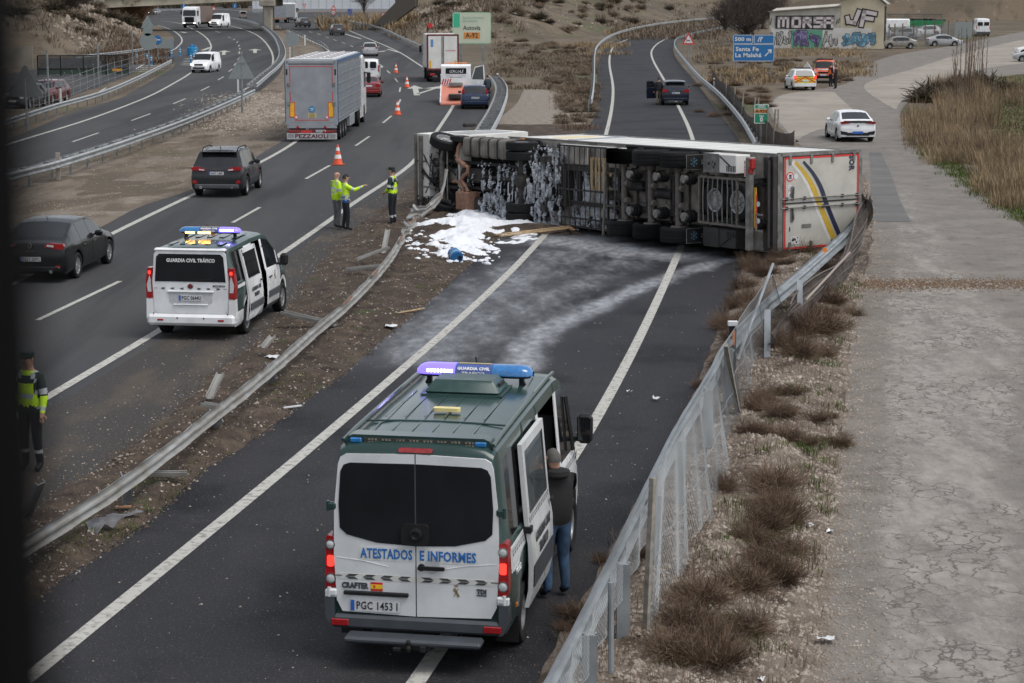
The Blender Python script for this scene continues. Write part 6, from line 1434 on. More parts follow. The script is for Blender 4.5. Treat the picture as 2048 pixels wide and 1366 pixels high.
part('chassis', LV, Tm['frame'], lambda b: (b.box((0, 8, .85), (1.0, 15.5, .3)), b.box((0, 8.2, .62), (2.1, 3.0, .5))))
part('side_guard', LV, M['white'], lambda b: [b.box((sd*1.2, 13.3, .8), (.05, 1.9, .8)) for sd in (1, -1)])
part('storage_locker', LV, Tm['alu'], lambda b: [b.box((sd*1.1, 7.6, .65), (.3, 2.4, .6), bev=.03) for sd in (1, -1)])
lorry_cab(LV, 14.0, M['white'], 3.75)
part('wind_deflector', LV, M['white'], lambda b: [b.box((sd*1.2, 13.3, 2.3), (.04, .9, 2.6)) for sd in (1, -1)])
stand(LV, (-9.66, 96.5, 0), math.radians(-.8))
BXL = empty('box_lorry', label='white box lorry with maroon frame and two rear doors, beside the green sign', cat='lorry')
part('box_body', BXL, Tm['panel'], lambda b: b.box((0, 3.9, 2.45), (2.5, 7.6, 2.7)))
part('rear_frame', BXL, Tm['maroon'], lambda b: ([b.box((sd*1.25, .02, 2.4), (.12, .14, 2.85)) for sd in (1, -1)], b.box((0, .02, 3.80), (2.55, .14, .14)), b.box((0, .02, 1.05), (2.55, .2, .16))))
for sd in (1, -1):
 d = part('rear_door', BXL, Tm['panel'], lambda b: b.box((sd*.59, -.02, 2.42), (1.15, .08, 2.6)))
 part('lock_rod', d, Tm['frame'], lambda b: b.tube([(sd*.07, -.08, 1.15), (sd*.07, -.08, 3.7)], .025, 6))
 part('marker_board', d, mat('amber_board', (0.8, 0.42, 0.02), .4), lambda b: b.box((sd*1.02, -.07, 1.45), (.16, .01, .60)))
 part('tail_light', BXL, M['red'], lambda b: b.box((sd*.85, -.05, .62), (.42, .1, .2), bev=.03))
part('door_print', BXL, mat('print_blue', (0.12, 0.25, 0.5), .5), lambda b: b.box((-.88, -.065, 3.15), (.22, .004, .6)))
text('FRIGO'[:0] or 'TRANSPORTES', .16, Tm['redtape'], BXL, (.62, -.065, 2.55), (1, 0, 0), (0, 0, 1), width=.8)
part('undercarriage', BXL, M['black'], lambda b: (b.box((0, .2, .72), (2.4, .3, .35)), b.box((0, 4, .75), (1.2, 7, .4)), b.box((0, .0, .35), (2.2, .1, .14))))
number_plate(BXL, '', -.06, .62)
for y in (2.2,):
 for sd in (1, -1): tw(BXL, sd*1.0, y, .48, .5)
for sd in (1, -1): tw(BXL, sd*1.05, 7.2, .48, .3)
lorry_cab(BXL, 7.75, M['white'], 3.3)
stand(BXL, P(888, 162) + Vector((0, -2.5, 0)), math.radians(5))
RC = empty('recovery_truck', label='white recovery truck with orange loading bed and open passenger door', cat='tow truck')
part('cab', RC, M['white'], lambda b: b.prism([(3.9, .6), (3.9, 2.25), (4.1, 2.38), (5.1, 2.35), (5.8, 1.45), (6.5, 1.2), (6.6, .5), (3.9, .5)], (-1.0, 0, 0), (0, 1, 0), (0, 0, 1), (2.0, 0, 0)), 30)
part('rear_window', RC, M['glass'], lambda b: b.prism(rpoly(.70, .22, .06), (0, 3.9, 1.92), (1, 0, 0), (0, 0, 1), (0, -.012, 0)))
text('GRUAS', .26, M['plate'], RC, (0, 3.88, 1.92), (1, 0, 0), (0, 0, 1), width=.95, shear=.3)
part('light_bar', RC, M['orange'], lambda b: b.box((0, 4.3, 2.44), (1.5, .25, .06), bev=.02))
part('headboard', RC, M['white'], lambda b: (b.box((0, 3.55, 1.30), (2.0, .08, .40)), [b.box((sd*.98, 3.55, 1.5), (.07, .1, .5)) for sd in (1, -1)], b.box((0, 3.55, 1.75), (2.0, .06, .06))))
part('hazard_panel', RC, CHV[1], lambda b: [b.prism([(-.98+.16*k, 1.12), (-.90+.16*k, 1.12), (-.78+.16*k, 1.48), (-.86+.16*k, 1.48)], (0, 3.5, 0), (1, 0, 0), (0, 0, 1), (0, -.01, 0)) for k in range(4)])
part('loading_bed', RC, mat('salmon_deck', (0.55, 0.20, 0.14), .5, var=.2), lambda b: b.add([(-1.0, .0, .12), (1.0, .0, .12), (1.0, 3.5, 1.05), (-1.0, 3.5, 1.05), (-1.0, .0, .02), (1.0, .0, .02), (1.0, 3.5, .92), (-1.0, 3.5, .92)], [(0, 1, 2, 3), (7, 6, 5, 4), (0, 4, 5, 1), (2, 6, 7, 3), (1, 5, 6, 2), (0, 3, 7, 4)]))
part('bed_rail', RC, M['white'], lambda b: [b.bar((sd*1.0, 0, .16), (sd*1.0, 3.5, 1.1), .07, .10) for sd in (1, -1)])
part('winch', RC, Tm['steel'], lambda b: (b.box((0, 3.2, 1.15), (.9, .3, .25), bev=.04), b.tube([(-.4, 3.1, 1.6), (.4, 3.1, 1.6)], .03, 6)))
for sd in (1, -1):
 tw(RC, sd*.82, 5.6, .36, .24); tw(RC, sd*.82, 2.3, .36, .3)
part('chassis', RC, Tm['frame'], lambda b: b.box((0, 3.4, .52), (.9, 6, .22)))
part('mirror', RC, M['black'], lambda b: b.box((-1.18, 5.1, 1.7), (.2, .12, .35), bev=.04))
od = empty('open_door', (1.02, 5.25, 0)); od.parent = RC; od.rotation_euler = (0, 0, math.radians(-115))
part('door_panel', od, M['white'], lambda b: b.box((0, .5, .95), (.06, 1.0, .85)))
part('door_frame', od, M['white'], lambda b: b.tube([(0, .03, 1.38), (0, .3, 2.15), (0, .92, 2.28), (0, .98, 1.4)], .04, 6))
part('door_glass', od, M['glass2'], lambda b: b.prism([(.08, 1.4), (.96, 1.4), (.90, 2.22), (.33, 2.1)], (-.01, 0, 0), (0, 1, 0), (0, 0, 1), (.02, 0, 0)))
stand(RC, P(911, 211), math.radians(1), scale=(.98, 1, 1.05))
OL = empty('oncoming_lorry', label='white lorry with lit headlamps coming round the left bend', cat='lorry')
part('box_body', OL, mat('brown_load', (0.16, 0.12, 0.10), .8), lambda b: b.box((0, 3.5, 2.2), (2.45, 7, 2.6)))
part('chassis', OL, Tm['frame'], lambda b: b.box((0, 4, .75), (1.2, 8, .4)))
lorry_cab(OL, 7.2, M['white'], 3.45, True)
for y in (1.5, 8.4):
 for sd in (1, -1): tw(OL, sd*1.03, y, .48, .35)
stand(OL, P(395, 56) + Vector((0, 9.3, 0)), PI + math.radians(-8))
OL2 = empty('white_lorry', label='white lorry with grey curtain trailer half hidden behind the concrete pier', cat='lorry')
part('trailer_body', OL2, Tm['alu'], lambda b: b.box((0, 4, 2.3), (2.5, 8, 2.5)))
part('rear_beam', OL2, mat('tan_beam', (0.35, 0.2, 0.12), .6), lambda b: b.box((0, -.03, .85), (2.5, .1, .3)))
lorry_cab(OL2, 8.2, M['white'], 3.8)
for y in (1.5, 3, 9.4):
 for sd in (1, -1): tw(OL2, sd*1.03, y, .48, .35)
stand(OL2, P(560, 46), math.radians(-6))
# BARRIERS, FENCES, SIGNS
WPROF = [(-.012, .155), (.045, .135), (.075, .10), (.065, .058), (.0, .018), (.0, -.018), (.065, -.058), (.075, -.10), (.045, -.135), (-.012, -.155)]
def path_len(pts): return [0] + [sum((pts[k+1]-pts[k]).length for k in range(i+1)) for i in range(len(pts)-1)]
def resample(pts, step):
 ls = path_len(pts); n = max(2, int(ls[-1]/step)+1); out = []
 for i in range(n):
  d = ls[-1]*i/(n-1); j = 0
  while j < len(ls)-2 and ls[j+1] < d: j += 1
  t = (d-ls[j])/max(1e-6, ls[j+1]-ls[j]); out.append(pts[j].lerp(pts[j+1], t))
 return out
def smooth_path(px, z, step=1.0):
 """pixel path of the rail -> smooth world path at height z above the ground"""
 w_ = []
 for q in px:
  zz = z if len(q) < 3 else q[2]
  g = P(q[0], q[1], zz) if P(q[0], q[1], zz)[1] < 170 else P(q[0], q[1]+0.001)
  if g[1] >= 170:
   for _ in range(20): g = P(q[0], q[1], rise(g[1])+zz)
  w_.append(g)
 out = []
 for i in range(len(w_)-1):
  p0, p1, p2, p3 = w_[max(i-1, 0)], w_[i], w_[i+1], w_[min(i+2, len(w_)-1)]
  for k in range(6):
   t = k/6; out.append(0.5*((2*p1) + (p2-p0)*t + (2*p0-5*p1+4*p2-p3)*t*t + (3*p1-p0-3*p2+p3)*t**3))
 out.append(w_[-1]); return resample(out, step)
def beam_mesh(b, pts, side=1, tilt=None, off=0.0, m=None, dent=0.0, scale=1.0, noise_seed=0):
 rows = []
 for i, p in enumerate(pts):
  d = (pts[min(i+1, len(pts)-1)] - pts[max(i-1, 0)]).normalized(); n_ = Vector((d.y, -d.x, 0)).normalized()*side
  u = d.cross(n_)*(-side); u = u if u.z > 0 else -u
  a = (tilt(i/(len(pts)-1)) if tilt else 0); ca, sa = math.cos(a), math.sin(a); n2, u2 = n_*ca + u*sa, u*ca - n_*sa
  row = []
  for k, (q, z) in enumerate(WPROF):
   j = Vector((0, 0, 0))
   if dent: j = Vector((noise.noise(Vector((i*.5, k*.4, noise_seed))), noise.noise(Vector((i*.5, k*.4, noise_seed+9))), noise.noise(Vector((i*.4, k*.5, noise_seed+5)))))*dent
   row.append(p + n_*off + n2*(q*scale) + u2*(z*scale) + j)
  rows.append(row)
 b.grid(rows, m)
def rail(name, label, px, z=.62, side=1, step=1.3, post=4.0, off=0, group=None, double=None, posth=None, m=None, ground=None, cap=True):
 root = empty(name, label=label, cat='guardrail', group=group)
 pts = smooth_path(px, z, step); b = MB(m or M['galv']); beam_mesh(b, pts, side, off=off); b.build('rail_beam', root, 40, recalc=False)
 gz = ground or (lambda x, y: rise(y))
 if double:
  b = MB(m or M['galv']); q = []
  for i, p in enumerate(pts):
   d = (pts[min(i+1, len(pts)-1)] - pts[max(i-1, 0)]).normalized(); q.append(p - Vector((d.y, -d.x, 0))*side*double)
  beam_mesh(b, q, -side); b.build('rail_beam', root, 40, recalc=False)
 pp = resample(pts, post); me = MB(M['galvd']); me.add(*_post(1.0)); pm = me.mesh('post')
 for i, p in enumerate(pp[:290]):
  d = (pp[min(i+1, len(pp)-1)] - pp[max(i-1, 0)]).normalized(); n_ = Vector((d.y, -d.x, 0))*side
  c = p - n_*((double or .2)/2 if double else .14); g = gz(c.x, c.y); top = p.z + .13
  o = link('post', pm, root); o.location = (c.x, c.y, g); o.rotation_euler = (0, 0, math.atan2(d.y, d.x)-PI/2); o.scale = (1, 1, top-g)
  if double: part('spacer', root, M['galvd'], lambda b: b.bar(p-n_*.0, p-n_*double, .10, .16))
  else: part('spacer', root, M['galvd'], lambda b: b.bar(p-n_*.01, p-n_*.12, .08, .18))
 return root, pts
def _post(h):
 t = .06; return ([(x, y, z) for z in (0, 1) for x, y in ((-.03, -t), (.03, -t), (.03, t), (-.03, t))], [(0, 1, 5, 4), (1, 2, 6, 5), (2, 3, 7, 6), (3, 0, 4, 7), (4, 5, 6, 7)])
rail('median_barrier', 'long double sided steel guardrail with spacers between the two motorway directions, near stretch', [(-120, 398), (27, 352), (110, 331), (219, 297), (301, 269), (359, 248), (411, 227), (466, 203), (509, 183)], z=.62, side=1, double=.62, post=2.6)
rail('median_barrier', 'double guardrail curving round the inside bend behind the large triangular sign', [(512, 172), (535, 152), (559, 131), (570, 112), (567, 92), (553, 70), (527, 51), (500, 42), (466, 36), (411, 27), (345, 21)], z=.65, side=1, double=.6, post=4, step=2.5)
rail('roadside_guardrail', 'steel guardrail on the outer edge of the opposite carriageway beside the parked cars', [(-80, 272), (22, 241), (110, 213), (205, 186), (274, 157), (318, 135), (343, 122)], z=.62, side=1, post=3.2)
rail('roadside_guardrail', 'far guardrail along the exit lane below the bare slope', [(150, 114), (197, 110), (274, 101), (322, 92)], z=.62, side=1, post=5, step=2.5)
rail('roadside_guardrail', 'guardrail on the right of the motorway beyond the box lorry', [(905, 122), (870, 108), (842, 93), (800, 74), (763, 57), (725, 48), (692, 41), (642, 33)], z=.62, side=-1, post=4, step=2.5)
rail('roadside_guardrail', 'guardrail between the concrete pier and the livestock lorry', [(656, 97), (640, 84), (618, 76), (590, 63), (560, 53)], z=.62, side=1, post=4, step=2.5)
rail('gore_guardrail', 'curved double guardrail ending right behind the overturned lorry cab', [(950, 268), (960, 253), (978, 223), (991, 192), (992, 174), (985, 161), (978, 154)], z=.66, side=-1, double=.7, post=2.2)
rail('slip_road_guardrail', 'light steel guardrail on the left side of the empty slip road, sweeping right', [(1182, 203), (1186, 180), (1188, 150), (1189, 112), (1195, 92), (1219, 73), (1260, 59), (1315, 48), (1383, 40), (1438, 36), (1500, 33)], z=.66, side=1, post=4, step=2)
rail('slip_road_guardrail', 'rust spotted guardrail on the right side of the empty slip road', [(1512, 290), (1504, 274), (1479, 234), (1438, 188), (1397, 152), (1364, 114), (1350, 93), (1352, 80), (1366, 72), (1411, 61), (1443, 55), (1480, 52)], z=.66, side=-1, post=3, step=1.6)
rail('distant_guardrail', 'distant guardrail on the embankment at the top right', [(1765, 24), (1850, 19), (1950, 17), (2060, 14)], z=1.6, side=1, post=4, step=3)
for lb, px in (('far guardrail across the top left behind the tall white van', [(300, 22), (380, 18), (450, 20), (520, 26)]), ('farthest guardrail at the top left under the bridge deck', [(290, 12), (380, 9), (460, 11), (520, 15)])):
 rail('distant_guardrail', lb, px, z=.7, side=1, post=6, step=4)
# the broken median rail, torn off its posts
BR = empty('broken_guardrail', label='long torn guardrail lying bent across the churned median up to the overturned cab', cat='guardrail')
bp = [(-40, 1152, .5), (45, 1098, .5), (150, 1033, .5), (250, 968, .5), (350, 893, .5), (430, 830, .5), (500, 775, .52), (560, 725, .5), (600, 690, .45), (640, 655, .4), (680, 622, .38), (715, 590, .4), (755, 548, .5), (785, 510, .6), (808, 472, .65), (822, 445, .7), (836, 425, .75), (850, 408, .9)]
pts = smooth_path(bp, .5, .22)
b = MB(mat('scraped_galvanised', (0.36, 0.365, 0.355), .5, .25, col2=(0.24, 0.225, 0.2), scale=2.5, detail=9))
def tl(t): return math.radians(-8 - 6*t + (40*math.sin(t*40)*sstep(.84, 1, t)))
rows_n = len(pts)
for i, p in enumerate(pts):
 t = i/rows_n
 if t > .80: p.x += .22*(t-.80)/.2*math.sin(i*.9); p.z += .10*(t-.8)/.2*math.sin(i*1.3)
beam_mesh(b, pts, -1, tilt=tl, dent=.012, scale=.72, noise_seed=3); b.build('rail_beam', BR, 40, recalc=False)
b = MB(MATS['scraped_galvanised']); end = pts[-1]
tp = [end, end+Vector((.15, .3, .12)), end+Vector((.30, .6, .25)), end+Vector((.36, .85, .55)), end+Vector((.42, .95, .95))]
beam_mesh(b, tp, -1, tilt=lambda t: math.radians(-30+75*t), dent=.05, scale=.85, noise_seed=7); b.build('torn_end', BR, 40, recalc=False)
rust = mat('bare_rust', (0.17, 0.085, 0.05), .85, var=.4, scale=8)
part('rust_scrape', BR, rust, lambda b: [b.grid([[pts[i]+Vector((-.02*q, .0, .10+.012)) + Vector((.05*q, 0, -.03*q)) for q in (0, 1)] for i in range(a, a+c)]) for a, c in ((rows_n-22, 9), (rows_n-36, 7), (rows_n-60, 5), (rows_n//2+8, 6))])
for (px, py, a, lean) in ((253, 965, 20, 12), (541, 742, 25, 20), (425, 838, 60, 50)):
 g = P(px, py, .35); o = part('post', BR, M['galvd'], lambda b: (b.box((0, 0, -.18), (.12, .06, .50)), b.box((.06, -.06, .0), (.02, .16, .22)), b.box((-.06, .06, .0), (.02, .16, .22))))
 o.location = g; o.rotation_euler = (math.radians(lean), 0, math.radians(a))
def scrap(name, label, cat, px, py, fn, m, rz=0, tilt=(0, 0), z=.06, group=None, zf=None):
 g = P(px, py); zz = (zf or zmed)(g.x, g.y)+z
 b = MB(m); fn(b); o = b.build(name, None, 30, label=label, cat=cat, group=group); o.location = (g.x, g.y, zz); o.rotation_euler = (tilt[0], tilt[1], math.radians(rz)); return o
def chan(L_, w_=.14): return lambda b: (b.box((0, 0, 0), (L_, w_, .012)), b.box((0, w_/2, .03), (L_, .012, .06)), b.box((0, -w_/2, .03), (L_, .012, .06)))
SG = MATS['scraped_galvanised']
scrap('steel_post', 'torn out steel post lying crosswise under the broken guardrail near the smaller van', 'steel post', 618, 664, chan(1.35), SG, -28, (0.1, .12), .16)
scrap('steel_post', 'torn steel post leaning behind the broken guardrail near the wooden block', 'steel post', 432, 818, chan(.55, .12), SG, 70, (0, -.7), .25)
scrap('steel_post', 'short torn bracket under the broken guardrail beside the wooden block', 'steel bracket', 428, 848, chan(.42, .12), SG, -20, (0, .1), .2)
scrap('steel_post', 'torn bracket sticking out over the guardrail behind the big van roof', 'steel bracket', 538, 722, chan(.35, .12), SG, 60, (0, -.5), .3)
scrap('steel_post', 'long steel strip pointing at the slip road edge, end plate drilled', 'steel strip', 322, 974, chan(.75, .07), SG, 14, (.2, .05), .08)
scrap('steel_plate', 'drilled steel end plate at the edge of the slip road', 'steel plate', 356, 966, lambda b: b.box((0, 0, 0), (.26, .10, .02), bev=.005), SG, 12, (.3, 0), .10)
scrap('steel_post', 'uprooted steel post standing askew in the rail bend, nearest the guards', 'steel post', 772, 512, chan(.8, .12), SG, 80, (0, -.8), .3)
scrap('steel_post', 'second uprooted post crossing the rail bend', 'steel post', 748, 535, chan(.9, .12), SG, 20, (0, -.3), .2)
scrap('steel_post', 'flattened post end below the rail bend', 'steel post', 735, 556, chan(1.1, .12), SG, -5, (0.2, -.1), .15)
scrap('steel_plate', 'bent steel plate by the lorry cab', 'steel plate', 852, 435, chan(.7, .2), SG, 40, (.2, -.5), .15)
scrap('sheet_metal', 'crumpled grey sheet metal fan lying under the near end of the broken rail', 'metal scrap', 180, 1072, lambda b: b.grid([[Vector((.0+.34*u, .02+.26*v*(.3+u), .06*math.sin(6*v+u*3)*u)) for v in (-1, -.6, -.2, .2, .6, 1)] for u in (0, .33, .66, 1)]), mat('dull_sheet', (0.17, 0.17, 0.175), .5, .4, var=.3), -35, (.15, .1), .08)
scrap('sheet_metal', 'long dull strip of sheet metal at the asphalt edge', 'metal scrap', 250, 1045, lambda b: b.grid([[Vector((-.25+.5*u, .05*v, .02*math.sin(9*u))) for v in (-1, 1)] for u in (0, .2, .4, .6, .8, 1)]), MATS['dull_sheet'], 30, (.1, 0), .06)
scrap('steel_post', 'dark bent channel standing behind the broken rail at the left edge', 'steel post', 72, 1058, chan(.7, .13), M['galvd'], -50, (.3, -.9), .28)
scrap('wooden_block', 'cut pale wooden block lying below the broken guardrail', 'wooden block', 402, 886, lambda b: b.box((0, 0, 0), (.15, .11, .11), bev=.006), mat('orange_wood', (0.36, 0.19, 0.10), .7, var=.25, scale=12), 25, (0, 0), .06)
for i, (px, py, L_, rz, lb) in enumerate([(247, 1028, .22, 10, 'reddish scrap of board beside the asphalt edge'), (585, 820, .35, 35, 'white splintered strip on the asphalt edge'), (822, 628, .9, 52, 'long thin batten lying on the median grass')]):
 scrap('board_scrap', lb, 'board scrap', px, py, lambda b: b.box((0, 0, 0), (L_, .05, .02)), [MATS['orange_wood'], M['plate'], M['wood']][i], rz)
def crumple(s): return lambda b: b.grid([[Vector((s*(u-.5)+.03*rnd.random(), s*.7*(v-.5)+.03*rnd.random(), .05*rnd.random())) for u in (0, .25, .5, .75, 1)] for v in (0, .33, .66, 1)])
for px, py, s_, lb in ((781, 659, .34, 'crumpled white plastic bag on the median'), (1313, 802, .16, 'white litter on the slip road right of the van'), (1258, 790, .1, 'small pale litter left of the white scrap on the slip road'), (545, 722, .26, 'white shred caught by the broken guardrail'), (1648, 1288, .2, 'pale torn paper on the edge of the service road')):
 scrap('litter', lb, 'litter', px, py, crumple(s_), M['plate'], rnd.uniform(0, 180), z=.03, zf=zmed if px < 900 else (lambda x, y: 0.012))
# near guardrail on the right with draped wire mesh
NR = empty('near_guardrail', label='galvanised guardrail right of the slip road, wrapped in wire mesh, bent at the trailer', cat='guardrail')
np_ = [(1040, 1500, .95), (1116, 1366, .95), (1228, 1140, .95), (1299, 992, .95), (1354, 879, .95), (1396, 806, .92), (1432, 744, .9), (1446, 714, .88), (1480, 668, .88), (1535, 612, .88), (1570, 580, .9), (1614, 542, .9), (1658, 503, .9), (1696, 468, .95), (1717, 442, 1.0)]
npts = smooth_path(np_, .7, .3)
nb = MB(mat('bluish_galvanised', (0.27, 0.295, 0.31), .45, .35, var=.22, scale=2.5, bump=.04)); beam_mesh(nb, npts, -1, tilt=lambda t: math.radians(-6-34*sstep(.6, .8, t)), dent=.005, scale=1.0, noise_seed=2)
nb.build('rail_beam', NR, 40, recalc=False)
def nfrac(py):  # index along the rail for a pixel row
 return min(range(len(npts)), key=lambda i: abs(PX(npts[i])[1]-py))
for py in (1290, 1150, 1010, 900, 800, 720):
 p = npts[nfrac(py)]; part('post', NR, MATS['bluish_galvanised'], lambda b: (b.box((p.x+.12, p.y, .52), (.14, .05, 1.06)), b.box((p.x+.18, p.y+.04, .52), (.02, .10, 1.06)), b.box((p.x+.06, p.y+.04, .52), (.02, .10, 1.06))))
for py in (640, 575):
 p = npts[nfrac(py)]; part('leaning_post', NR, MATS['bluish_galvanised'], lambda b: b.bar((p.x+.25, p.y-.3, .1), (p.x+.3, p.y+.2, 1.05), .12, .05))
part('reflector', NR, M['orange'], lambda b: b.box(npts[nfrac(503)]+Vector((-.10, 0, .05)), (.10, .14, .10)))
DL = empty('delineator_post', P(1463, 778, 0) + Vector((0, .0, .0)), label='black and orange road marker post behind the guardrail, white cap', cat='marker post')
DL.location.z = zver(DL.location.x, DL.location.y)
part('marker_body', DL, M['black'], lambda b: b.box((0, 0, .50), (.13, .05, 1.0))); part('orange_stripe', DL, M['orange'], lambda b: b.box((.02, -.028, .78), (.05, .006, .26))); part('white_cap', DL, M['plate'], lambda b: b.box((0, 0, 1.04), (.18, .10, .09), bev=.01))
WIRE = mat('zinc_wire', (0.21, 0.225, 0.235), .45, .4, var=.15)
def mesh_net(root, S, nu, nv, r, m=WIRE, name='wire_mesh', kind='stuff'):
 b = MB(m)
 def strip(a, c):
  d = (c-a); n1 = d.cross(Vector((.3, .9, .2))).normalized()*r; n2 = d.cross(n1).normalized()*r
  b.add([a+n1, a-n1*.5+n2*.87, a-n1*.5-n2*.87, c+n1, c-n1*.5+n2*.87, c-n1*.5-n2*.87], [(0, 1, 4, 3), (1, 2, 5, 4), (2, 0, 3, 5)])
 G_ = {}
 def g(i, j):
  k = (i, j)
  if k not in G_: G_[k] = S(i/nu, j/nv)
  return G_[k]
 for i in range(nu):
  for j in range(nv):
   if (i+j) % 2 == 0: strip(g(i, j), g(i+1, j+1))
   else: strip(g(i+1, j), g(i, j+1))
 o = b.build(name, root, None, recalc=False); o['kind'] = kind; return o
FN = empty('wire_mesh_fence', label='torn diamond wire mesh fence hanging along the near guardrail', cat='wire fence')
i0, i1 = nfrac(1400), nfrac(965)
def S1(u, v):
 t = i0+(i1-i0)*u; i = int(t); p = npts[min(i, len(npts)-2)].lerp(npts[min(i+1, len(npts)-1)], t-i)
 return p + Vector((.09+.03*math.sin(u*40), 0, .17 - v*.46))
mesh_net(FN, S1, 260, 14, .0018)
ftop = [P(*q) for q in ((1308, 956, 1.9), (1354, 880, 1.8), (1396, 806, 1.7), (1436, 738, 1.62), (1455, 680, 1.55), (1505, 600, 1.5), (1545, 548, 1.55))]
fbot = [P(*q) for q in ((1292, 1300, .03), (1365, 1160, .03), (1428, 1050, .03), (1462, 900, .05), (1490, 800, .1), (1525, 705, .15), (1572, 640, .3))]
def cat(pts, t):
 n = len(pts)-1; t = min(.9999, max(0, t))*n; i = int(t); f = t-i
 p0, p1, p2, p3 = pts[max(i-1, 0)], pts[i], pts[i+1], pts[min(i+2, n)]
 return 0.5*((2*p1) + (p2-p0)*f + (2*p0-5*p1+4*p2-p3)*f*f + (3*p1-p0-3*p2+p3)*f**3)
def S2(u, v):
 wv = .045*math.sin(u*46+v)+.03*math.sin(u*97+1+v*2)
 return cat(ftop, u).lerp(cat(fbot, u), v) + Vector((wv*(.3+v), .4*wv, 0))
mesh_net(FN, S2, 460, 46, .0021)
for a_, b_ in ((P(1306, 956, 1.93), P(1290, 1308, 0)), (P(1452, 690, 1.6), P(1480, 840, 0))): part('fence_post', FN, mat('weathered_post', (0.24, 0.22, 0.19), .9, var=.3, scale=12), lambda b: b.bar(a_, b_, .06, .06))
part('fence_post', FN, MATS['bluish_galvanised'], lambda b: b.tube([P(1475, 720, .7), P(1546, 528, 1.75)], .028, 8))
part('fence_post', FN, MATS['bluish_galvanised'], lambda b: b.tube([P(1222, 1400, .0), P(1222, 1165, 1.2)], .03, 8))
part('top_wire', FN, WIRE, lambda b: [b.tube([S2(k/60, v) for k in range(61)], .006, 4) for v in (0, .5)] + [b.tube([S1(k/60, v) for k in range(61)], .005, 4) for v in (0, 1)])
SN = empty('torn_shade_net', label='dark brown torn netting stretched beyond the guardrail up to the trailer corner', cat='netting')
NET = mat('brown_netting', (0.075, 0.060, 0.052), .95, col2=(0.045, 0.036, 0.032), scale=3, detail=9, alpha=.93, bump=.4)
lo = [P(1545, 700, .15), P(1606, 650, .12), P(1680, 560, .15), P(1716, 500, .3), P(1738, 450, .7), P(1736, 398, 1.7)]
up = [P(1535, 672, .75), P(1585, 600, .8), P(1640, 552, .85), P(1690, 500, .9), P(1718, 440, 1.2), P(1727, 388, 1.8)]
def netS(u, v):
 p = cat(up, u).lerp(cat(lo, u), v); return p + Vector((.10*math.sin(v*8+u*14), .05*math.sin(v*17), .07*math.sin(v*13+u*9)))
b = MB(NET); b.grid([[netS(i/60, j/14) for j in range(15)] for i in range(61)]); o = b.build('net_sheet', SN, 60, recalc=False)
b = MB(NET)
for k in range(240):
 u, v = rnd.random(), rnd.random(); a = netS(u, v); c = netS(min(1, u+rnd.uniform(.02, .10)), min(1, v+rnd.uniform(-.1, .1))); b.bar(a+Vector((0, -.02, .02)), c+Vector((rnd.uniform(-.03, .03), -.03, .02)), .008, .008)
o = b.build('net_threads', SN); o['kind'] = 'stuff'
for k in range(7):
 v = k/6; part('net_fold', SN, mat('net_fold', (0.12, 0.10, 0.09), .9, var=.3), lambda b: b.tube([netS(.15+.8*i/14, v*.9+.03*math.sin(i)) + Vector((0, -.02, .015)) for i in range(15)], .011+.008*rnd.random(), 5))
def S4(u, v):
 a = [P(1722, 480, .7), P(1742, 460, .6)]; return P(1715+26*u, 470+75*v*(1-.3*u), .9-.8*v) + Vector((.06*math.sin(v*7), 0, 0))
mesh_net(SN, S4, 22, 40, .003, mat('dark_wire', (0.06, 0.055, 0.05), .8), 'hanging_net')
part('loose_batten', SN, mat('pale_batten', (0.30, 0.26, 0.22), .8), lambda b: b.bar(P(1612, 600, .95), P(1700, 505, 1.0), .035, .03))
OF = empty('roadside_fence', label='leaning brown wire fence with thin posts between slip road and service road, behind the trailer', cat='fence')
fpx = [(1428, 150), (1452, 190), (1474, 225), (1500, 262), (1522, 285), (1545, 305)]
for i, (px, py, h) in enumerate([(1424, 160, 1.2), (1431, 165, 1.3), (1440, 178, 1.2), (1453, 200, 1.3), (1468, 225, 1.3), (1482, 245, 1.4), (1505, 252, 1.3), (1513, 280, 1.45), (1519, 268, 1.5), (1533, 292, 1.5), (1546, 300, 1.5), (1556, 292, 1.4)]):
 g = P(px, py+10); part('fence_post', OF, MATS['weathered_post'], lambda b: b.bar(g, g+Vector((rnd.uniform(-.15, .15), rnd.uniform(-.1, .1), h*1.35)), .06, .06))
ff = [P(1424, 170), P(1453, 208), P(1482, 252), P(1513, 288), P(1545, 308), P(1590, 318)]
b = MB(NET); b.grid([[cat(ff, i/40) + Vector((.05*math.sin(i*.9), 0, (.05+1.15*(1-.15*math.sin(i*.4)))*j)) for j in (0, .5, 1)] for i in range(41)]); b.build('net_sheet', OF, 60, recalc=False)
ff2 = [P(1545, 308), P(1560, 285), P(1568, 262), P(1556, 240)]
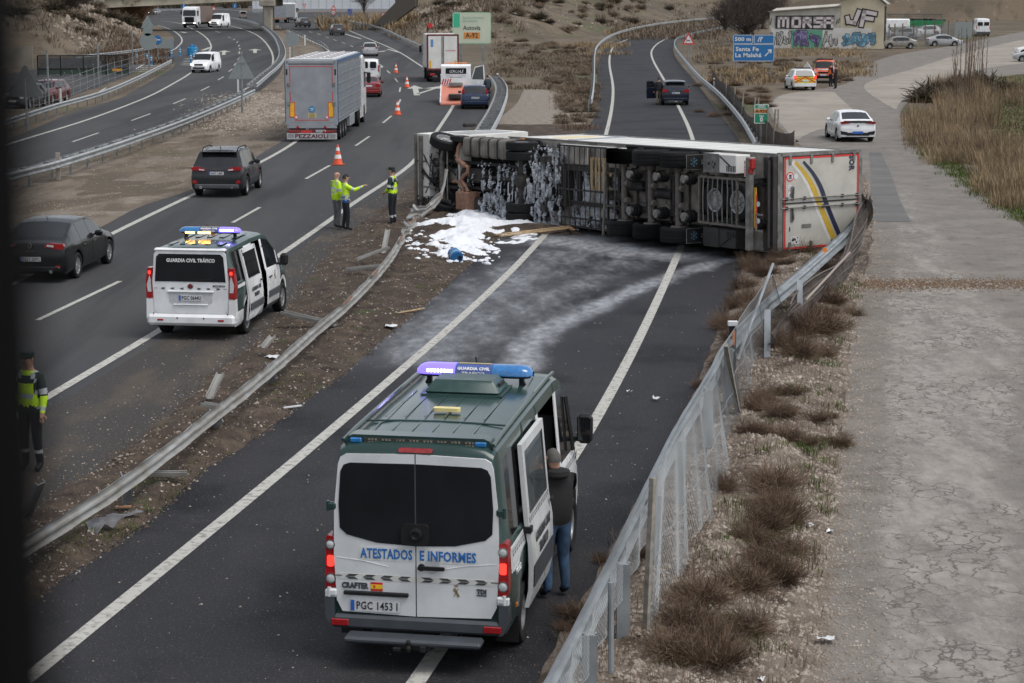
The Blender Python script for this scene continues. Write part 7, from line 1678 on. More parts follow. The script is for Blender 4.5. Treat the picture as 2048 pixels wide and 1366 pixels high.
# signs
def pole(root, h, x=0, r=.05, m=None, z0=0, sq=False):
 return part('pole', root, m or M['galvd'], lambda b: b.box((x, 0, (h+z0)/2), (r*2, r*2, h-z0)) if sq else b.tube([(x, 0, z0), (x, 0, h)], r, 10), 40)
def sign(name, label, px, py, cat='road sign', rz=0): return empty(name, P(px, py), rz, label, cat)
sb, sr, sw = mat('sign_blue', (0.012, 0.13, 0.34), .4, var=.06), mat('sign_red', (0.55, 0.03, 0.03), .4, var=.06), mat('sign_white', (0.62, 0.63, 0.62), .4, var=.05)
sgrn, sor = mat('sign_green', (0.01, 0.22, 0.12), .4, var=.06), mat('sign_orange', (0.62, 0.24, 0.05), .4, var=.06)
def plate_(root, w_, h_, z, m, name='plate', x=0, y=-.06, rad=.06, border=None):
 p = part(name, root, m, lambda b: b.prism(rpoly(w_/2, h_/2, rad, 4), (x, y, z), (1, 0, 0), (0, 0, 1), (0, -.03, 0)))
 if border:
  def brd(b):
   o, i_ = rpoly(w_/2-.012, h_/2-.012, rad, 4), rpoly(w_/2-.045, h_/2-.045, rad*.7, 4); n_ = len(o)
   for k in range(n_): b.prism([o[k], o[(k+1) % n_], i_[(k+1) % n_], i_[k]], (x, y-.03, z), (1, 0, 0), (0, 0, 1), (0, -.006, 0))
  part('border', p, border, brd)
 return p
def size(px_, py_base): return px_*abs(P(1024, py_base)[1]*math.cos(PITCH)+7*math.sin(PITCH))/FOC
s = sign('road_sign', 'back of a large triangular sign on its post between the motorway directions', 485, 227)
h = size(112, 227); pole(s, h+.3, r=.06)
part('plate', s, M['signgrey'], lambda b: b.prism([(-.80, 0), (.80, 0), (.06, 1.38), (-.06, 1.38)], (0, -.02, size(69, 227)), (1, 0, 0), (0, 0, 1), (0, -.03, 0)))
part('bracket', s, M['galvd'], lambda b: b.box((0, -.06, 3.0), (.5, .03, .06)))
s = sign('road_sign', 'back of a round sign on the median ahead of the livestock lorry', 585, 116)
pole(s, size(50, 116), r=.05); part('plate', s, M['signgrey'], lambda b: b.lathe([(0, .78), (-.03, .78)], 'y', 28, c=(0, -.03, size(37, 116))))
s = sign('road_sign', 'tall post with the backs of one triangular and two round signs by the car park', 298, 141)
hh = size(100, 141); pole(s, hh, r=.06)
part('plate', s, M['signgrey'], lambda b: b.prism([(-.62, 0), (.62, 0), (.05, 1.1), (-.05, 1.1)], (0, -.02, size(84, 141)), (1, 0, 0), (0, 0, 1), (0, -.03, 0)))
part('plate', s, M['signgrey'], lambda b: b.lathe([(0, .45), (-.03, .45)], 'y', 24, c=(0, -.03, size(78, 141)))); part('plate', s, M['signgrey'], lambda b: b.lathe([(0, .78), (-.03, .78)], 'y', 24, c=(0, -.03, size(57, 141))))
s = sign('road_sign', 'round blue sign with a white arrow to the left', 316, 118)
pole(s, size(50, 118), r=.05)
zc = size(38, 118); rr = size(8.5, 118); part('plate', s, sb, lambda b: b.lathe([(0, rr), (-.03, rr)], 'y', 28, c=(0, -.03, zc)))
part('arrow', s, sw, lambda b: (b.box((.08, -.07, zc), (rr*1.1, .01, rr*.22)), b.prism([(-rr*.75, 0), (-rr*.2, rr*.42), (-rr*.2, -rr*.42)], (0, -.065, zc), (1, 0, 0), (0, 0, 1), (0, -.01, 0))))
part('sub_plate', s, M['signgrey'], lambda b: b.box((.9, -.0, zc-.4), (1.6, .04, 1.0)))
s = sign('road_sign', 'large dark triangular sign seen from behind at the far left edge', 55, 262)
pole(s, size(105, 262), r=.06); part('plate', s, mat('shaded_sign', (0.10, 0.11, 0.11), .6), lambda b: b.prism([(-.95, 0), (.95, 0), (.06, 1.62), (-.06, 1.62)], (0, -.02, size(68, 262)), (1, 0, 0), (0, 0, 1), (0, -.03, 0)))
s = sign('motorway_board', 'large pale board with green corner naming the motorway, behind the box lorry', 944, 150)
d_ = lambda q: size(q, 150)
pole(s, d_(62), x=d_(22), r=.10, sq=True); pole(s, d_(62), x=-d_(22), r=.10, sq=True)
bw, bh, bz = d_(77), d_(62), d_(93)
p = plate_(s, bw, bh, bz, mat('board_cream', (0.50, 0.54, 0.42), .4, var=.08, scale=.6), rad=.2, border=mat('board_green', (0.04, 0.42, 0.24), .4, var=.06))
part('green_corner', p, MATS['board_green'], lambda b: b.prism([(-bw*.47, bh*.46), (-bw*.31, bh*.46), (-bw*.31, bh*.02), (-bw*.47, bh*.02)], (0, -.092, bz), (1, 0, 0), (0, 0, 1), (0, -.006, 0)))
text('Red de Carreteras', bh*.12, mat('faded_green', (0.30, 0.46, 0.36), .5), p, (bw*.04, -.10, bz+bh*.33), (1, 0, 0), (0, 0, 1), width=bw*.55); text('de Andalucía', bh*.12, MATS['faded_green'], p, (-bw*.04, -.10, bz+bh*.23), (1, 0, 0), (0, 0, 1), width=bw*.38)
text('Autovía', bh*.2, M['ink'], p, (0, -.10, bz+bh*.0), (1, 0, 0), (0, 0, 1), width=bw*.45, bold=.006)
part('route_panel', p, sor, lambda b: b.box((0, -.10, bz-bh*.24), (bw*.42, .012, bh*.2))); text('A-92', bh*.22, M['ink'], p, (0, -.108, bz-bh*.24), (1, 0, 0), (0, 0, 1), width=bw*.32, bold=.012)
s = sign('direction_sign', 'blue direction sign in two tiers pointing right to two towns', 1506, 160)
d_ = lambda q: size(q, 160)
pole(s, d_(90), x=-d_(35), r=.05); pole(s, d_(90), x=d_(35), r=.05)
for (x, z, w_, h_) in ((-22, 80.5, 40, 18), (20, 80.5, 40, 18), (0, 54, 82, 34)): plate_(s, d_(w_), d_(h_), d_(z), sb, x=d_(x), rad=d_(2.5), border=sw)
text('500 m', d_(10.5), sw, s, (-d_(22), -.10, d_(80.5)), (1, 0, 0), (0, 0, 1), width=d_(32), bold=.012)
part('slip_symbol', s, sw, lambda b: (b.prism([(-5, -5), (-3, -5), (0, 5), (-1.5, 5)], (d_(12), -.09, d_(80.5)), (d_(1), 0, 0), (0, 0, d_(1)), (0, -.01, 0)), b.prism([(0, -5), (2, -5), (3, 5), (1.2, 5)], (d_(12), -.09, d_(80.5)), (d_(1), 0, 0), (0, 0, d_(1)), (0, -.01, 0)), b.prism([(2, -1), (4, 1), (6, 5), (4, 5)], (d_(12), -.09, d_(80.5)), (d_(1), 0, 0), (0, 0, d_(1)), (0, -.01, 0))))
text('Santa Fe', d_(11.5), sw, s, (-d_(13), -.10, d_(61)), (1, 0, 0), (0, 0, 1), width=d_(46), bold=.012); text('La Malahá', d_(11.5), sw, s, (-d_(11), -.10, d_(49)), (1, 0, 0), (0, 0, 1), width=d_(52), bold=.012)
part('arrow', s, sw, lambda b: (b.prism([(-6, -7.5), (-7.5, -6), (2, 3.5), (3.5, 2)], (d_(29), -.09, d_(54)), (d_(1), 0, 0), (0, 0, d_(1)), (0, -.01, 0)), b.prism([(7, 7), (-2, 6), (6, -2)], (d_(29), -.09, d_(54)), (d_(1), 0, 0), (0, 0, d_(1)), (0, -.01, 0))))
s = sign('warning_sign', 'red edged triangular deer warning sign behind the slip road guardrail', 1376, 124)
d_ = lambda q: size(q, 124); pole(s, d_(40), r=.05)
tri = lambda k: [(-13*k, -8*k-0), (13*k, -8*k), (0, 15*k)]
part('plate', s, sr, lambda b: b.prism(tri(1), (0, -.06, d_(43)), (d_(1), 0, 0), (0, 0, d_(1)), (0, -.03, 0))); part('plate_face', s, sw, lambda b: b.prism(tri(.68), (0, -.09, d_(43)), (d_(1), 0, 0), (0, 0, d_(1)), (0, -.008, 0)))
part('deer', s, M['ink'], lambda b: [b.prism(q, (0, -.098, d_(42)), (d_(1), 0, 0), (0, 0, d_(1)), (0, -.006, 0)) for q in ([(-4, -1), (3, 0), (3.5, 1.8), (-3.5, 1)], [(-4, -1), (-5.5, -3.5), (-4.8, -3.6), (-3, -.6)], [(2.5, .2), (5, -2.6), (4.4, -3), (1.6, .2)], [(-3.5, .8), (-5.2, 3.4), (-4.2, 4), (-2.6, 1)], [(-5, 3.2), (-6.3, 3), (-5, 4.2), (-4.4, 5.4), (-4, 3.6)])])
s = sign('kilometre_sign', 'small green and orange kilometre zero sign standing just behind the trailer', 1521, 300)
d_ = lambda q: size(q, 300); pole(s, d_(60), r=.045, sq=True)
p = plate_(s, d_(30), d_(39), d_(72), sgrn, rad=.05, border=sw)
part('orange_band', p, sor, lambda b: b.box((0, -.092, d_(77.5)), (d_(28), .012, d_(7.5)))); part('white_edge', p, sw, lambda b: [b.box((0, -.095, d_(z)), (d_(27), .01, d_(1))) for z in (82, 73)])
text('A-92G', d_(8), M['ink'], p, (0, -.102, d_(77.3)), (1, 0, 0), (0, 0, 1), width=d_(24), bold=.006); text('km', d_(7), sw, p, (0, -.10, d_(68)), (1, 0, 0), (0, 0, 1), bold=.004, width=d_(8)); text('0', d_(12), sw, p, (0, -.10, d_(60.5)), (1, 0, 0), (0, 0, 1), bold=.014, width=d_(6.5))
part('small_print', p, sw, lambda b: [b.box((0, -.096, d_(z)), (d_(w_), .004, d_(1.3))) for z, w_ in ((88, 13), (85.5, 16))])
def roundsign(label, px, base, top, txt, r=5.5):
 s = sign('speed_sign', label, px, base); d_ = lambda q: size(q, base); z = d_(base-top); pole(s, z, r=.05)
 part('plate', s, sr, lambda b: b.lathe([(0, d_(r)), (-.03, d_(r))], 'y', 24, c=(0, -.05, z))); part('plate_face', s, sw, lambda b: b.lathe([(0, d_(r*.72)), (-.012, d_(r*.72))], 'y', 24, c=(0, -.08, z)))
 if txt: text(txt, d_(r*.95), M['ink'], s, (0, -.10, z), (1, 0, 0), (0, 0, 1), bold=.008)
 return s, d_
s, d_ = roundsign('round speed limit sign with a small lower plate beside the brown slope', 768, 53, 31, '60'); part('sub_plate', s, sw, lambda b: b.box((0, -.05, d_(13)), (d_(10), .03, d_(5))))
s, d_ = roundsign('round forty sign below a triangular bend sign on the far left verge', 667, 32, 25, '40', 5); part('triangle', s, sr, lambda b: b.prism([(-6, 0), (6, 0), (0, 10)], (0, -.05, d_(12)), (d_(1), 0, 0), (0, 0, d_(1)), (0, -.03, 0))); part('triangle_face', s, sw, lambda b: b.prism([(-3.6, 1.5), (3.6, 1.5), (0, 7)], (0, -.08, d_(12)), (d_(1), 0, 0), (0, 0, d_(1)), (0, -.012, 0)))
s = sign('give_way_sign', 'inverted triangle give way sign in front of the long white wall', 609, 26); d_ = lambda q: size(q, 26); pole(s, d_(12), r=.05); part('plate', s, sr, lambda b: b.prism([(-4, 8), (4, 8), (0, 0)], (0, -.05, d_(10)), (d_(1), 0, 0), (0, 0, d_(1)), (0, -.03, 0))); part('plate_face', s, sw, lambda b: b.prism([(-2.2, 6.6), (2.2, 6.6), (0, 2.6)], (0, -.08, d_(10)), (d_(1), 0, 0), (0, 0, d_(1)), (0, -.012, 0)))
s = sign('blue_sign', 'small square blue sign before the reeds at the underpass', 700, 40); d_ = lambda q: size(q, 40); pole(s, d_(20), r=.05); part('plate', s, sb, lambda b: b.box((0, -.05, d_(15)), (d_(9), .03, d_(14)))); part('slash', s, sr, lambda b: b.prism([(-3, -6), (-2, -6), (3.5, 6), (2.5, 6)], (0, -.07, d_(15)), (d_(1), 0, 0), (0, 0, d_(1)), (0, -.01, 0)))
for px, lb in ((368, 'small round blue arrow sign above the far lanes, left of the oncoming lorry'), (470, 'small round blue arrow sign above the far lanes, right of the delivery van')):
 s = sign('blue_sign', lb, px, 26); d_ = lambda q: size(q, 26); pole(s, d_(15), r=.05); part('plate', s, sb, lambda b: b.lathe([(0, d_(5)), (-.03, d_(5))], 'y', 20, c=(0, -.05, d_(14)))); part('arrow', s, sw, lambda b: b.box((0, -.09, d_(14)), (d_(1.2), .01, d_(6))))
s = sign('warning_sign', 'small red edged triangle sign right of the oncoming lorry', 428, 28); d_ = lambda q: size(q, 28); pole(s, d_(9), r=.05); part('plate', s, sr, lambda b: b.prism([(-6, 0), (6, 0), (0, 10)], (0, -.05, d_(7)), (d_(1), 0, 0), (0, 0, d_(1)), (0, -.03, 0))); part('plate_face', s, sw, lambda b: b.prism([(-3.6, 1.5), (3.6, 1.5), (0, 7)], (0, -.08, d_(7)), (d_(1), 0, 0), (0, 0, d_(1)), (0, -.012, 0)))
s = sign('road_sign', 'small red rimmed round sign peeping above the box lorry', 861, 125); d_ = lambda q: size(q, 125); pole(s, d_(74), r=.05); part('plate', s, sr, lambda b: b.lathe([(0, d_(5)), (-.03, d_(5))], 'y', 20, c=(0, -.05, d_(73))))
def wpost(name, label, px, py, h, w_=.12, m=None, band=False):
 e = empty(name, P(px, py), label=label, cat='marker post'); part('body', e, m or sw, lambda b: b.box((0, 0, h/2), (w_, .05, h), bev=.01))
 if band: part('band', e, M['ink'], lambda b: b.box((0, 0, h*.8), (w_+.01, .06, h*.14))); part('reflector', e, M['orange'], lambda b: b.box((0, -.032, h*.8), (w_*.5, .006, h*.08)))
wpost('wooden_stake', 'pale weathered stake standing behind the near median barrier', 117, 360, 1.05, .17, mat('stake', (0.30, 0.27, 0.23), .9))
wpost('marker_post', 'white marker post on the inner edge of the bend beside the triangular sign', 476.5, 187, 1.0, .12)
wpost('marker_post', 'white marker post leaning at the start of the guardrail near the pier', 610, 91, 1.3, .18)
wpost('marker_post', 'white marker post beside the round sign on the median', 580, 117, 1.2, .10)
wpost('marker_post', 'black banded marker post right of the blue hatchback', 995, 172, 1.0, .14, None, True)
wpost('marker_post', 'marker post by the guardrail near the roadside fence', 1428, 180, .9, .12, None, True)
wpost('marker_post', 'white marker post beyond the left guardrail in the car park', 122, 208, 1.0, .12)
def cone(px, py, label, rz=0):
 e = empty('traffic_cone', P(px, py), rz, label, 'traffic cone', 'orange and white cones closing the lane')
 prof_ = [(.03, .175), (.05, .17), (.24, .128), (.38, .100), (.52, .070), (.66, .042), (.74, .028), (.745, 0)]
 om = mat('cone_orange', (0.75, 0.09, 0.025), .5, var=.15, scale=6); wm = mat('cone_white', (0.68, 0.68, 0.66), .4, var=.1)
 part('base', e, mat('cone_base', (0.20, 0.05, 0.03), .8, var=.3), lambda b: b.prism(rpoly(.25, .25, .04, 3), (0, 0, 0), (1, 0, 0), (0, 1, 0), (0, 0, .035)))
 part('cone_body', e, om, lambda b: b.lathe(prof_, 'z', 20), 40)
 for z0, r0, z1, r1 in ((.24, .130, .38, .102), (.52, .072, .64, .048)): part('white_band', e, wm, lambda b: b.lathe([(z0, r0), (z0, r0+.003), (z1, r1+.003), (z1, r1)], 'z', 20), 40)
 e.scale = (1.15, 1.15, 1.15); return e
cone(676, 330, 'traffic cone closest to the three men in yellow jackets'); cone(795, 230, 'traffic cone halfway between the livestock lorry and recovery truck'); cone(814, 175, 'traffic cone next to the painted white arrow'); cone(792, 146, 'farthest traffic cone, right of the small white van')
CD = empty('crash_drum', P(385, 111), label='large blue plastic crash drum at the exit split', cat='crash barrel')
db = mat('drum_blue', (0.01, 0.20, 0.42), .4, var=.12); r0 = size(10.5, 111)
part('drum_body', CD, db, lambda b: b.lathe([(0, r0), (r0*1.2, r0*1.02), (r0*1.5, r0*.98), (r0*1.55, r0*.8), (r0*1.2, r0*.75)], 'z', 26), 40)
part('drum_top', CD, db, lambda b: (b.prism([(-r0*.8, 0), (r0*.8, 0), (r0*.1, r0*.75), (-r0*.1, r0*.75)], (0, -.05, r0*1.4), (1, 0, 0), (0, 0, 1), (0, .1, 0)), b.prism([(-r0*.8, 0), (r0*.8, 0), (r0*.1, r0*.75), (-r0*.1, r0*.75)], (.05, 0, r0*1.4), (0, 1, 0), (0, 0, 1), (-.1, 0, 0))))
for i, (px, py) in enumerate([(382, 126), (388, 122), (391, 115), (343, 115), (360, 112), (274, 124), (294, 126), (303, 130), (392, 108)]):
 e = empty('flexible_post', P(px, py), label='blue flexible bollard with white bands at the exit split', cat='bollard', group='blue flexible bollards around the exit split')
 part('post_body', e, db, lambda b: b.lathe([(0, .16), (.05, .1), (.9, .1), (.95, .05)], 'z', 12), 40)
 for z in (.45, .68): part('white_band', e, sw, lambda b: b.lathe([(z, .105), (z+.1, .105)], 'z', 12), 40)
e['label'] = 'blue flexible bollard with white bands at the exit split'
# BUILDINGS AND STRUCTURES
plaster = mat('dirty_white_plaster', (0.46, 0.45, 0.40), .85, col2=(0.34, 0.32, 0.27), scale=.6, detail=9, bump=.1)
creamp = mat('cream_plaster', (0.52, 0.46, 0.33), .85, col2=(0.42, 0.37, 0.27), scale=.5, detail=8)
GB = P(1538, 97); GB2 = P(1766, 99); dy = (GB2-GB); Lb = dy.length; ang = math.atan2(dy.y, dy.x)
GH = empty('graffiti_building', GB, ang, 'long low whitewashed building covered in graffiti with a taller gabled end', 'building')
pxm = Lb/228
x1 = 142*pxm
part('low_wing', GH, plaster, lambda b: b.add([(0, 0, 0), (x1, 0, 0), (x1, 0, 84*pxm), (0, 0, 73*pxm), (0, 9, 0), (x1, 9, 0), (x1, 9, 90*pxm), (0, 9, 80*pxm)], [(0, 1, 2, 3), (4, 7, 6, 5), (0, 3, 7, 4), (3, 2, 6, 7), (1, 5, 6, 2)]))
part('wing_coping', GH, mat('coping', (0.2, 0.17, 0.14), .9), lambda b: b.bar((-.2, -.05, 73*pxm+.05), (x1, -.05, 84*pxm+.05), .35, .12))
part('gable_block', GH, creamp, lambda b: b.prism([(x1, 0), (Lb, 0), (Lb, 90*pxm), ((x1+Lb)/2+1, 112*pxm), (x1, 96*pxm)], (0, -.05, 0), (1, 0, 0), (0, 0, 1), (0, 10, 0)))
part('roof', GH, mat('grey_roof', (0.3, 0.29, 0.28), .8), lambda b: (b.add([(x1-.3, -.4, 96*pxm), ((x1+Lb)/2+1, -.4, 113*pxm), ((x1+Lb)/2+1, 10.2, 113*pxm), (x1-.3, 10.2, 96*pxm)], [(0, 1, 2, 3)]), b.add([(Lb+.4, -.4, 89*pxm), ((x1+Lb)/2+1, -.4, 113*pxm), ((x1+Lb)/2+1, 10.2, 113*pxm), (Lb+.4, 10.2, 89*pxm)], [(0, 1, 2, 3)])))
part('whitewash_panel', GH, mat('whitewash', (0.58, 0.57, 0.54), .8, col2=(0.48, 0.47, 0.44), scale=.8, detail=8), lambda b: b.box((Lb*.5-.6, -.065, 21*pxm), (Lb-1.6, .02, 41*pxm)))
part('green_panel', GH, mat('green_graffiti', (0.10, 0.30, 0.20), .7, var=.15), lambda b: b.box((76*pxm, -.09, 19*pxm), (62*pxm, .02, 37*pxm)))
for k in range(4): part('wall_slot', GH, M['ink'], lambda b: (b.box((Lb+.02, 1.2+k*1.8, 66*pxm), (.1, .7, 2.2)), b.box((Lb+.02, 1.2+k*1.8, 28*pxm), (.1, .7, 2.2))))
BLK, PNK, LIL, SKY = M['ink'], mat('pale_pink_paint', (0.56, 0.50, 0.50), .7), mat('lilac_paint', (0.24, 0.20, 0.38), .7, var=.15), mat('sky_paint', (0.22, 0.42, 0.55), .7, var=.15)
def strokes(name, m, segs, w_, y=-.11, ox=0, oz=0):
 b = MB(m)
 for (xa, za, xb, zb) in segs:
  a, c = Vector(((xa+ox)*pxm, y, (za+oz)*pxm)), Vector(((xb+ox)*pxm, y, (zb+oz)*pxm)); d = (c-a).normalized(); n_ = Vector((-d.z, 0, d.x))*w_*pxm/2; e_ = d*w_*pxm/2
  b.add([a-n_-e_, a+n_-e_, c+n_+e_, c-n_+e_], [(0, 1, 2, 3)])
 return b.build(name, GH)
part('letter_ground', GH, BLK, lambda b: b.prism([(12, 40), (128, 38), (130, 67), (12, 66)], (0, -.10, 0), (pxm, 0, 0), (0, 0, pxm), (0, -.01, 0)))
Lt = {'M': [(0, 0, 0, 17), (0, 17, 18, 17), (9, 17, 9, 2), (18, 17, 18, 0)], 'O': [(0, 0, 0, 17), (0, 17, 14, 17), (14, 17, 14, 0), (14, 0, 0, 0)],
  'R': [(0, 0, 0, 17), (0, 17, 13, 17), (13, 17, 13, 9), (13, 9, 0, 9), (6, 9, 14, 0)], 'S': [(14, 17, 0, 17), (0, 17, 0, 9), (0, 9, 14, 9), (14, 9, 14, 0), (14, 0, 0, 0)], 'A': [(0, 0, 0, 17), (0, 17, 15, 17), (15, 17, 15, 0), (0, 8, 15, 8)],
  'J': [(12, 22, 4, 0), (4, 0, -8, 2), (-8, 2, -10, 10)], 'F': [(0, -4, 5, 22), (5, 22, 26, 18), (3, 10, 20, 8)]}
for ch, ox in zip('MORSA', (19, 47, 69, 91, 111)): strokes('graffiti_letter', PNK, Lt[ch], 5.2, -.12, ox, 44)
for ch, ox, oz in (('J', 166, 52), ('F', 184, 52)):
 strokes('letter_ground', BLK, Lt[ch], 12.5, -.10, ox, oz); strokes('graffiti_letter', PNK, Lt[ch], 7.5, -.12, ox, oz)
rg = random.Random(3)
def scribble(m1, m2, x0, x1_, z0, z1, n_, w_):
 for k in range(n_):
  x = x0+(x1_-x0)*(k+.5)/n_; hw = (x1_-x0)/n_*.42; c = [(x+rg.uniform(-hw, hw), rg.uniform(z0, z1)) for _ in range(6)]
  seg = [(c[i][0], c[i][1], c[i+1][0], c[i+1][1]) for i in range(5)]
  strokes('graffiti_shape', m2, seg, w_+2.2, -.112); strokes('graffiti_shape', m1, seg, w_, -.125)
scribble(MATS['whitewash'], BLK, 4, 44, 8, 34, 5, 2.6); scribble(LIL, BLK, 50, 100, 8, 34, 5, 5.5); scribble(MATS['whitewash'], BLK, 108, 138, 6, 34, 3, 2.4); scribble(SKY, BLK, 148, 214, 8, 30, 6, 6.5)
strokes('graffiti_shape', BLK, [(2, 48, 4, 60), (134, 50, 136, 58), (138, 52, 140, 60)], 1.6)
conc = mat('stained_concrete', (0.30, 0.27, 0.22), .9, col2=(0.20, 0.18, 0.15), scale=.7, detail=8)
BRG = empty('road_bridge', label='concrete motorway bridge with a broad pier crossing the upper left', cat='bridge')
pb = P(533, 62); Db = pb.y
def bx(px): return (px-CX)/FOC*(Db*math.cos(PITCH))
def bz(py): return CAMH - Db*math.tan(PITCH - math.atan((CY-py)/FOC))
part('deck', BRG, mat('deck_concrete', (0.46, 0.41, 0.32), .9, col2=(0.30, 0.27, 0.21), scale=.5, detail=8), lambda b: b.add([(x, y, z+h_) for h_ in (0, 1.5) for o_ in (0, 11) for x, y, z in ((bx(60), Db-6+o_, bz(23)), (bx(560), Db+2+o_, bz(-1)), (bx(900), Db+10+o_, bz(-9)))], [(0, 1, 4, 3), (1, 2, 5, 4), (0, 6, 7, 1), (1, 7, 8, 2), (6, 9, 10, 7), (7, 10, 11, 8), (3, 4, 10, 9), (4, 5, 11, 10)]))
part('deck_edge', BRG, mat('deck_edge', (0.36, 0.33, 0.27), .9, var=.2), lambda b: b.bar((bx(60), Db-6.2, bz(2)), (bx(560), Db+1.8, bz(-22)), .5, .4))
part('pier_head', BRG, conc, lambda b: b.box((bx(533), Db+6, bz(6)), (bx(549)-bx(519), 12, 1.0), bev=.1))
for y in (1.2, 10.5): part('pier_column', BRG, conc, lambda b: b.box(((bx(520)+bx(547))/2-(.9 if y > 5 else 0), Db+y, (bz(12)+pb.z)/2+.2), (bx(547)-bx(529), 1.8, bz(8)-pb.z+1.2), bev=.2))
part('abutment', BRG, conc, lambda b: b.box((bx(207), Db-2, bz(12)), (bx(221)-bx(196), 10, bz(-8)-bz(24)), bev=.1))
part('underbridge_shade', BRG, mat('underbridge_shade_brown', (0.075, 0.066, 0.056), .95, var=.4), lambda b: b.prism([(742, -51), (775, -52), (828, -13), (828, 12), (787, 12), (787, -6)], (bx(0), Db+4, bz(0)), (bx(1)-bx(0), 0, 0), (0, 0, bz(0)-bz(1)), (0, 8, 0)))  # dark wedge standing in for the shade on the slope under the bridge
WH_ = P(700, 24); Dw = WH_.y
HAL = empty('industrial_hall', label='long white industrial hall closing the view at the top', cat='building')
wx = lambda px: (px-CX)/FOC*Dw*math.cos(PITCH)
part('wall', HAL, mat('hall_white', (0.55, 0.58, 0.62), .6, var=.05, scale=.1), lambda b: b.box(((wx(500)+wx(880))/2, Dw+25, 6), (wx(880)-wx(500), 40, 14)))
part('plinth', HAL, mat('hall_plinth', (0.30, 0.30, 0.31), .7), lambda b: b.box(((wx(500)+wx(880))/2, Dw+4.9, 1.6), (wx(880)-wx(500), .3, 2.2)))
for k in range(24): part('panel_joint', HAL, mat('hall_joint', (0.42, 0.45, 0.48), .6), lambda b: b.box((wx(500)+(wx(880)-wx(500))*(k+.5)/24, Dw+4.96, 7), (.15, .1, 9)))
SH = empty('white_shed', P(1795, 28), 0, 'plain white shed wall beyond the gabled building', 'building'); d_ = lambda q: size(q, 28)
part('wall', SH, MATS['hall_white'], lambda b: b.box((0, 5, d_(14)), (d_(56), 8, d_(32)))); part('roof', SH, MATS['grey_roof'], lambda b: b.box((0, 5, d_(30.5)), (d_(58), 9, d_(1))))
CN = empty('yard_canopy', P(1825, 44), 0, 'flat dark metal canopy on posts behind the green skip', 'canopy'); d_ = lambda q: size(q, 44)
part('roof', CN, mat('dark_canopy', (0.06, 0.055, 0.05), .7), lambda b: (b.box((0, 3, d_(15.5)), (d_(116), 8, d_(1.5))), b.box((0, -1, d_(12)), (d_(112), .3, d_(1)))))
for x in (-56, -18, 22, 56): part('post', CN, M['galvd'], lambda b: b.box((d_(x), -1, d_(7)), (.15, .15, d_(15))))
SK = empty('green_skip', P(1838, 62), 0, 'long green ribbed waste container in the yard', 'container'); d_ = lambda q: size(q, 62); gm = mat('skip_green', (0.02, 0.22, 0.09), .5, var=.2)
part('body', SK, gm, lambda b: b.box((0, 1.2, d_(14)), (d_(98), 2.4, d_(13)), taper=(1.03, 1.05)))
for k in range(17): part('rib', SK, gm, lambda b: b.box((d_(-46+k*5.75), -.05, d_(14)), (.14, .14, d_(12))))
part('rubble_load', SK, M['ink'], lambda b: [b.box((d_(rg.uniform(-40, 40)), 1.2, d_(20.5)), (rg.uniform(1, 3), 1, rg.uniform(.3, .7)), rot=rg.random()) for _ in range(14)])
WT = empty('parked_box_van', P(1800, 64), 0, 'white box body parked left of the green skip', 'van'); d_ = lambda q: size(q, 64)
part('box', WT, M['white'], lambda b: b.box((0, 4, d_(16)), (d_(54), 2.2, d_(19)), bev=.15)); part('wheel_row', WT, M['black'], lambda b: [b.lathe([(0, .4), (.3, .4)], 'y', 14, c=(d_(x), 2.85, .4)) for x in (-16, 16)])
YF = empty('yard_fence', label='grey panel and rusty post fence in front of the yard cars', cat='fence')
yf = [P(1770, 86), P(1800, 84), P(1860, 80), P(1900, 76), P(1945, 74)]
for i in range(12):
 p = cat(yf, i/11.01); part('post', YF, MATS['bare_rust'] if 'bare_rust' in MATS else rust, lambda b: b.box((p.x, p.y, p.z+1.1), (.14, .14, 2.6)))
b = MB(mat('fence_sheet', (0.14, 0.15, 0.15), .6, .3, alpha=.55)); b.grid([[cat(yf, i/20)+Vector((0, -.1, z)) for z in (0, 2.0)] for i in range(21)]); b.build('mesh_panel', YF, recalc=False)
part('sheet_panel', YF, mat('galv_sheet', (0.24, 0.26, 0.26), .5, .3), lambda b: b.grid([[P(px, 76)+Vector((0, -.3, z)) for z in (0, 2.2)] for px in (1908, 1920, 1932, 1943)]))
GT = empty('sliding_gate', label='long dark green barred gate across the car park on the left', cat='gate')
ga, gb_ = P(76, 152), P(258, 150); gv = (gb_-ga); gm2 = mat('gate_green', (0.018, 0.035, 0.025), .6, var=.2)
zt_ = size(40, 151); zb_ = size(14, 151)
part('lower_panel', GT, gm2, lambda b: b.add([ga+Vector((0, 0, .1)), gb_+Vector((0, 0, .1)), gb_+Vector((0, 0, zb_)), ga+Vector((0, 0, zb_)), ga+Vector((0, .08, .1)), gb_+Vector((0, .08, .1)), gb_+Vector((0, .08, zb_)), ga+Vector((0, .08, zb_))], [(0, 1, 2, 3), (4, 7, 6, 5), (3, 2, 6, 7)]))
part('frame', GT, M['black'], lambda b: (b.bar(ga+Vector((0, 0, zt_)), gb_+Vector((0, 0, zt_)), .08, .08), b.bar(ga+Vector((0, 0, zb_)), gb_+Vector((0, 0, zb_)), .08, .08), [b.bar(ga+gv*t, ga+gv*t+Vector((0, 0, zt_)), .1, .1) for t in (0, .25, .5, .75, 1)]))
for k in range(80): part('bar', GT, M['black'], lambda b: b.bar(ga+gv*(k+.5)/80+Vector((0, 0, zb_)), ga+gv*(k+.5)/80+Vector((0, 0, zt_)), .05, .05))
part('orange_notice', GT, mat('orange_notice', (0.55, 0.25, 0.02), .5), lambda b: b.box(ga+gv*.87+Vector((0, -.1, zb_*.75)), (size(19, 151), .04, size(5, 151))))
PF = empty('wire_fence', label='thin wire fence with steel posts between car park and guardrail', cat='fence')
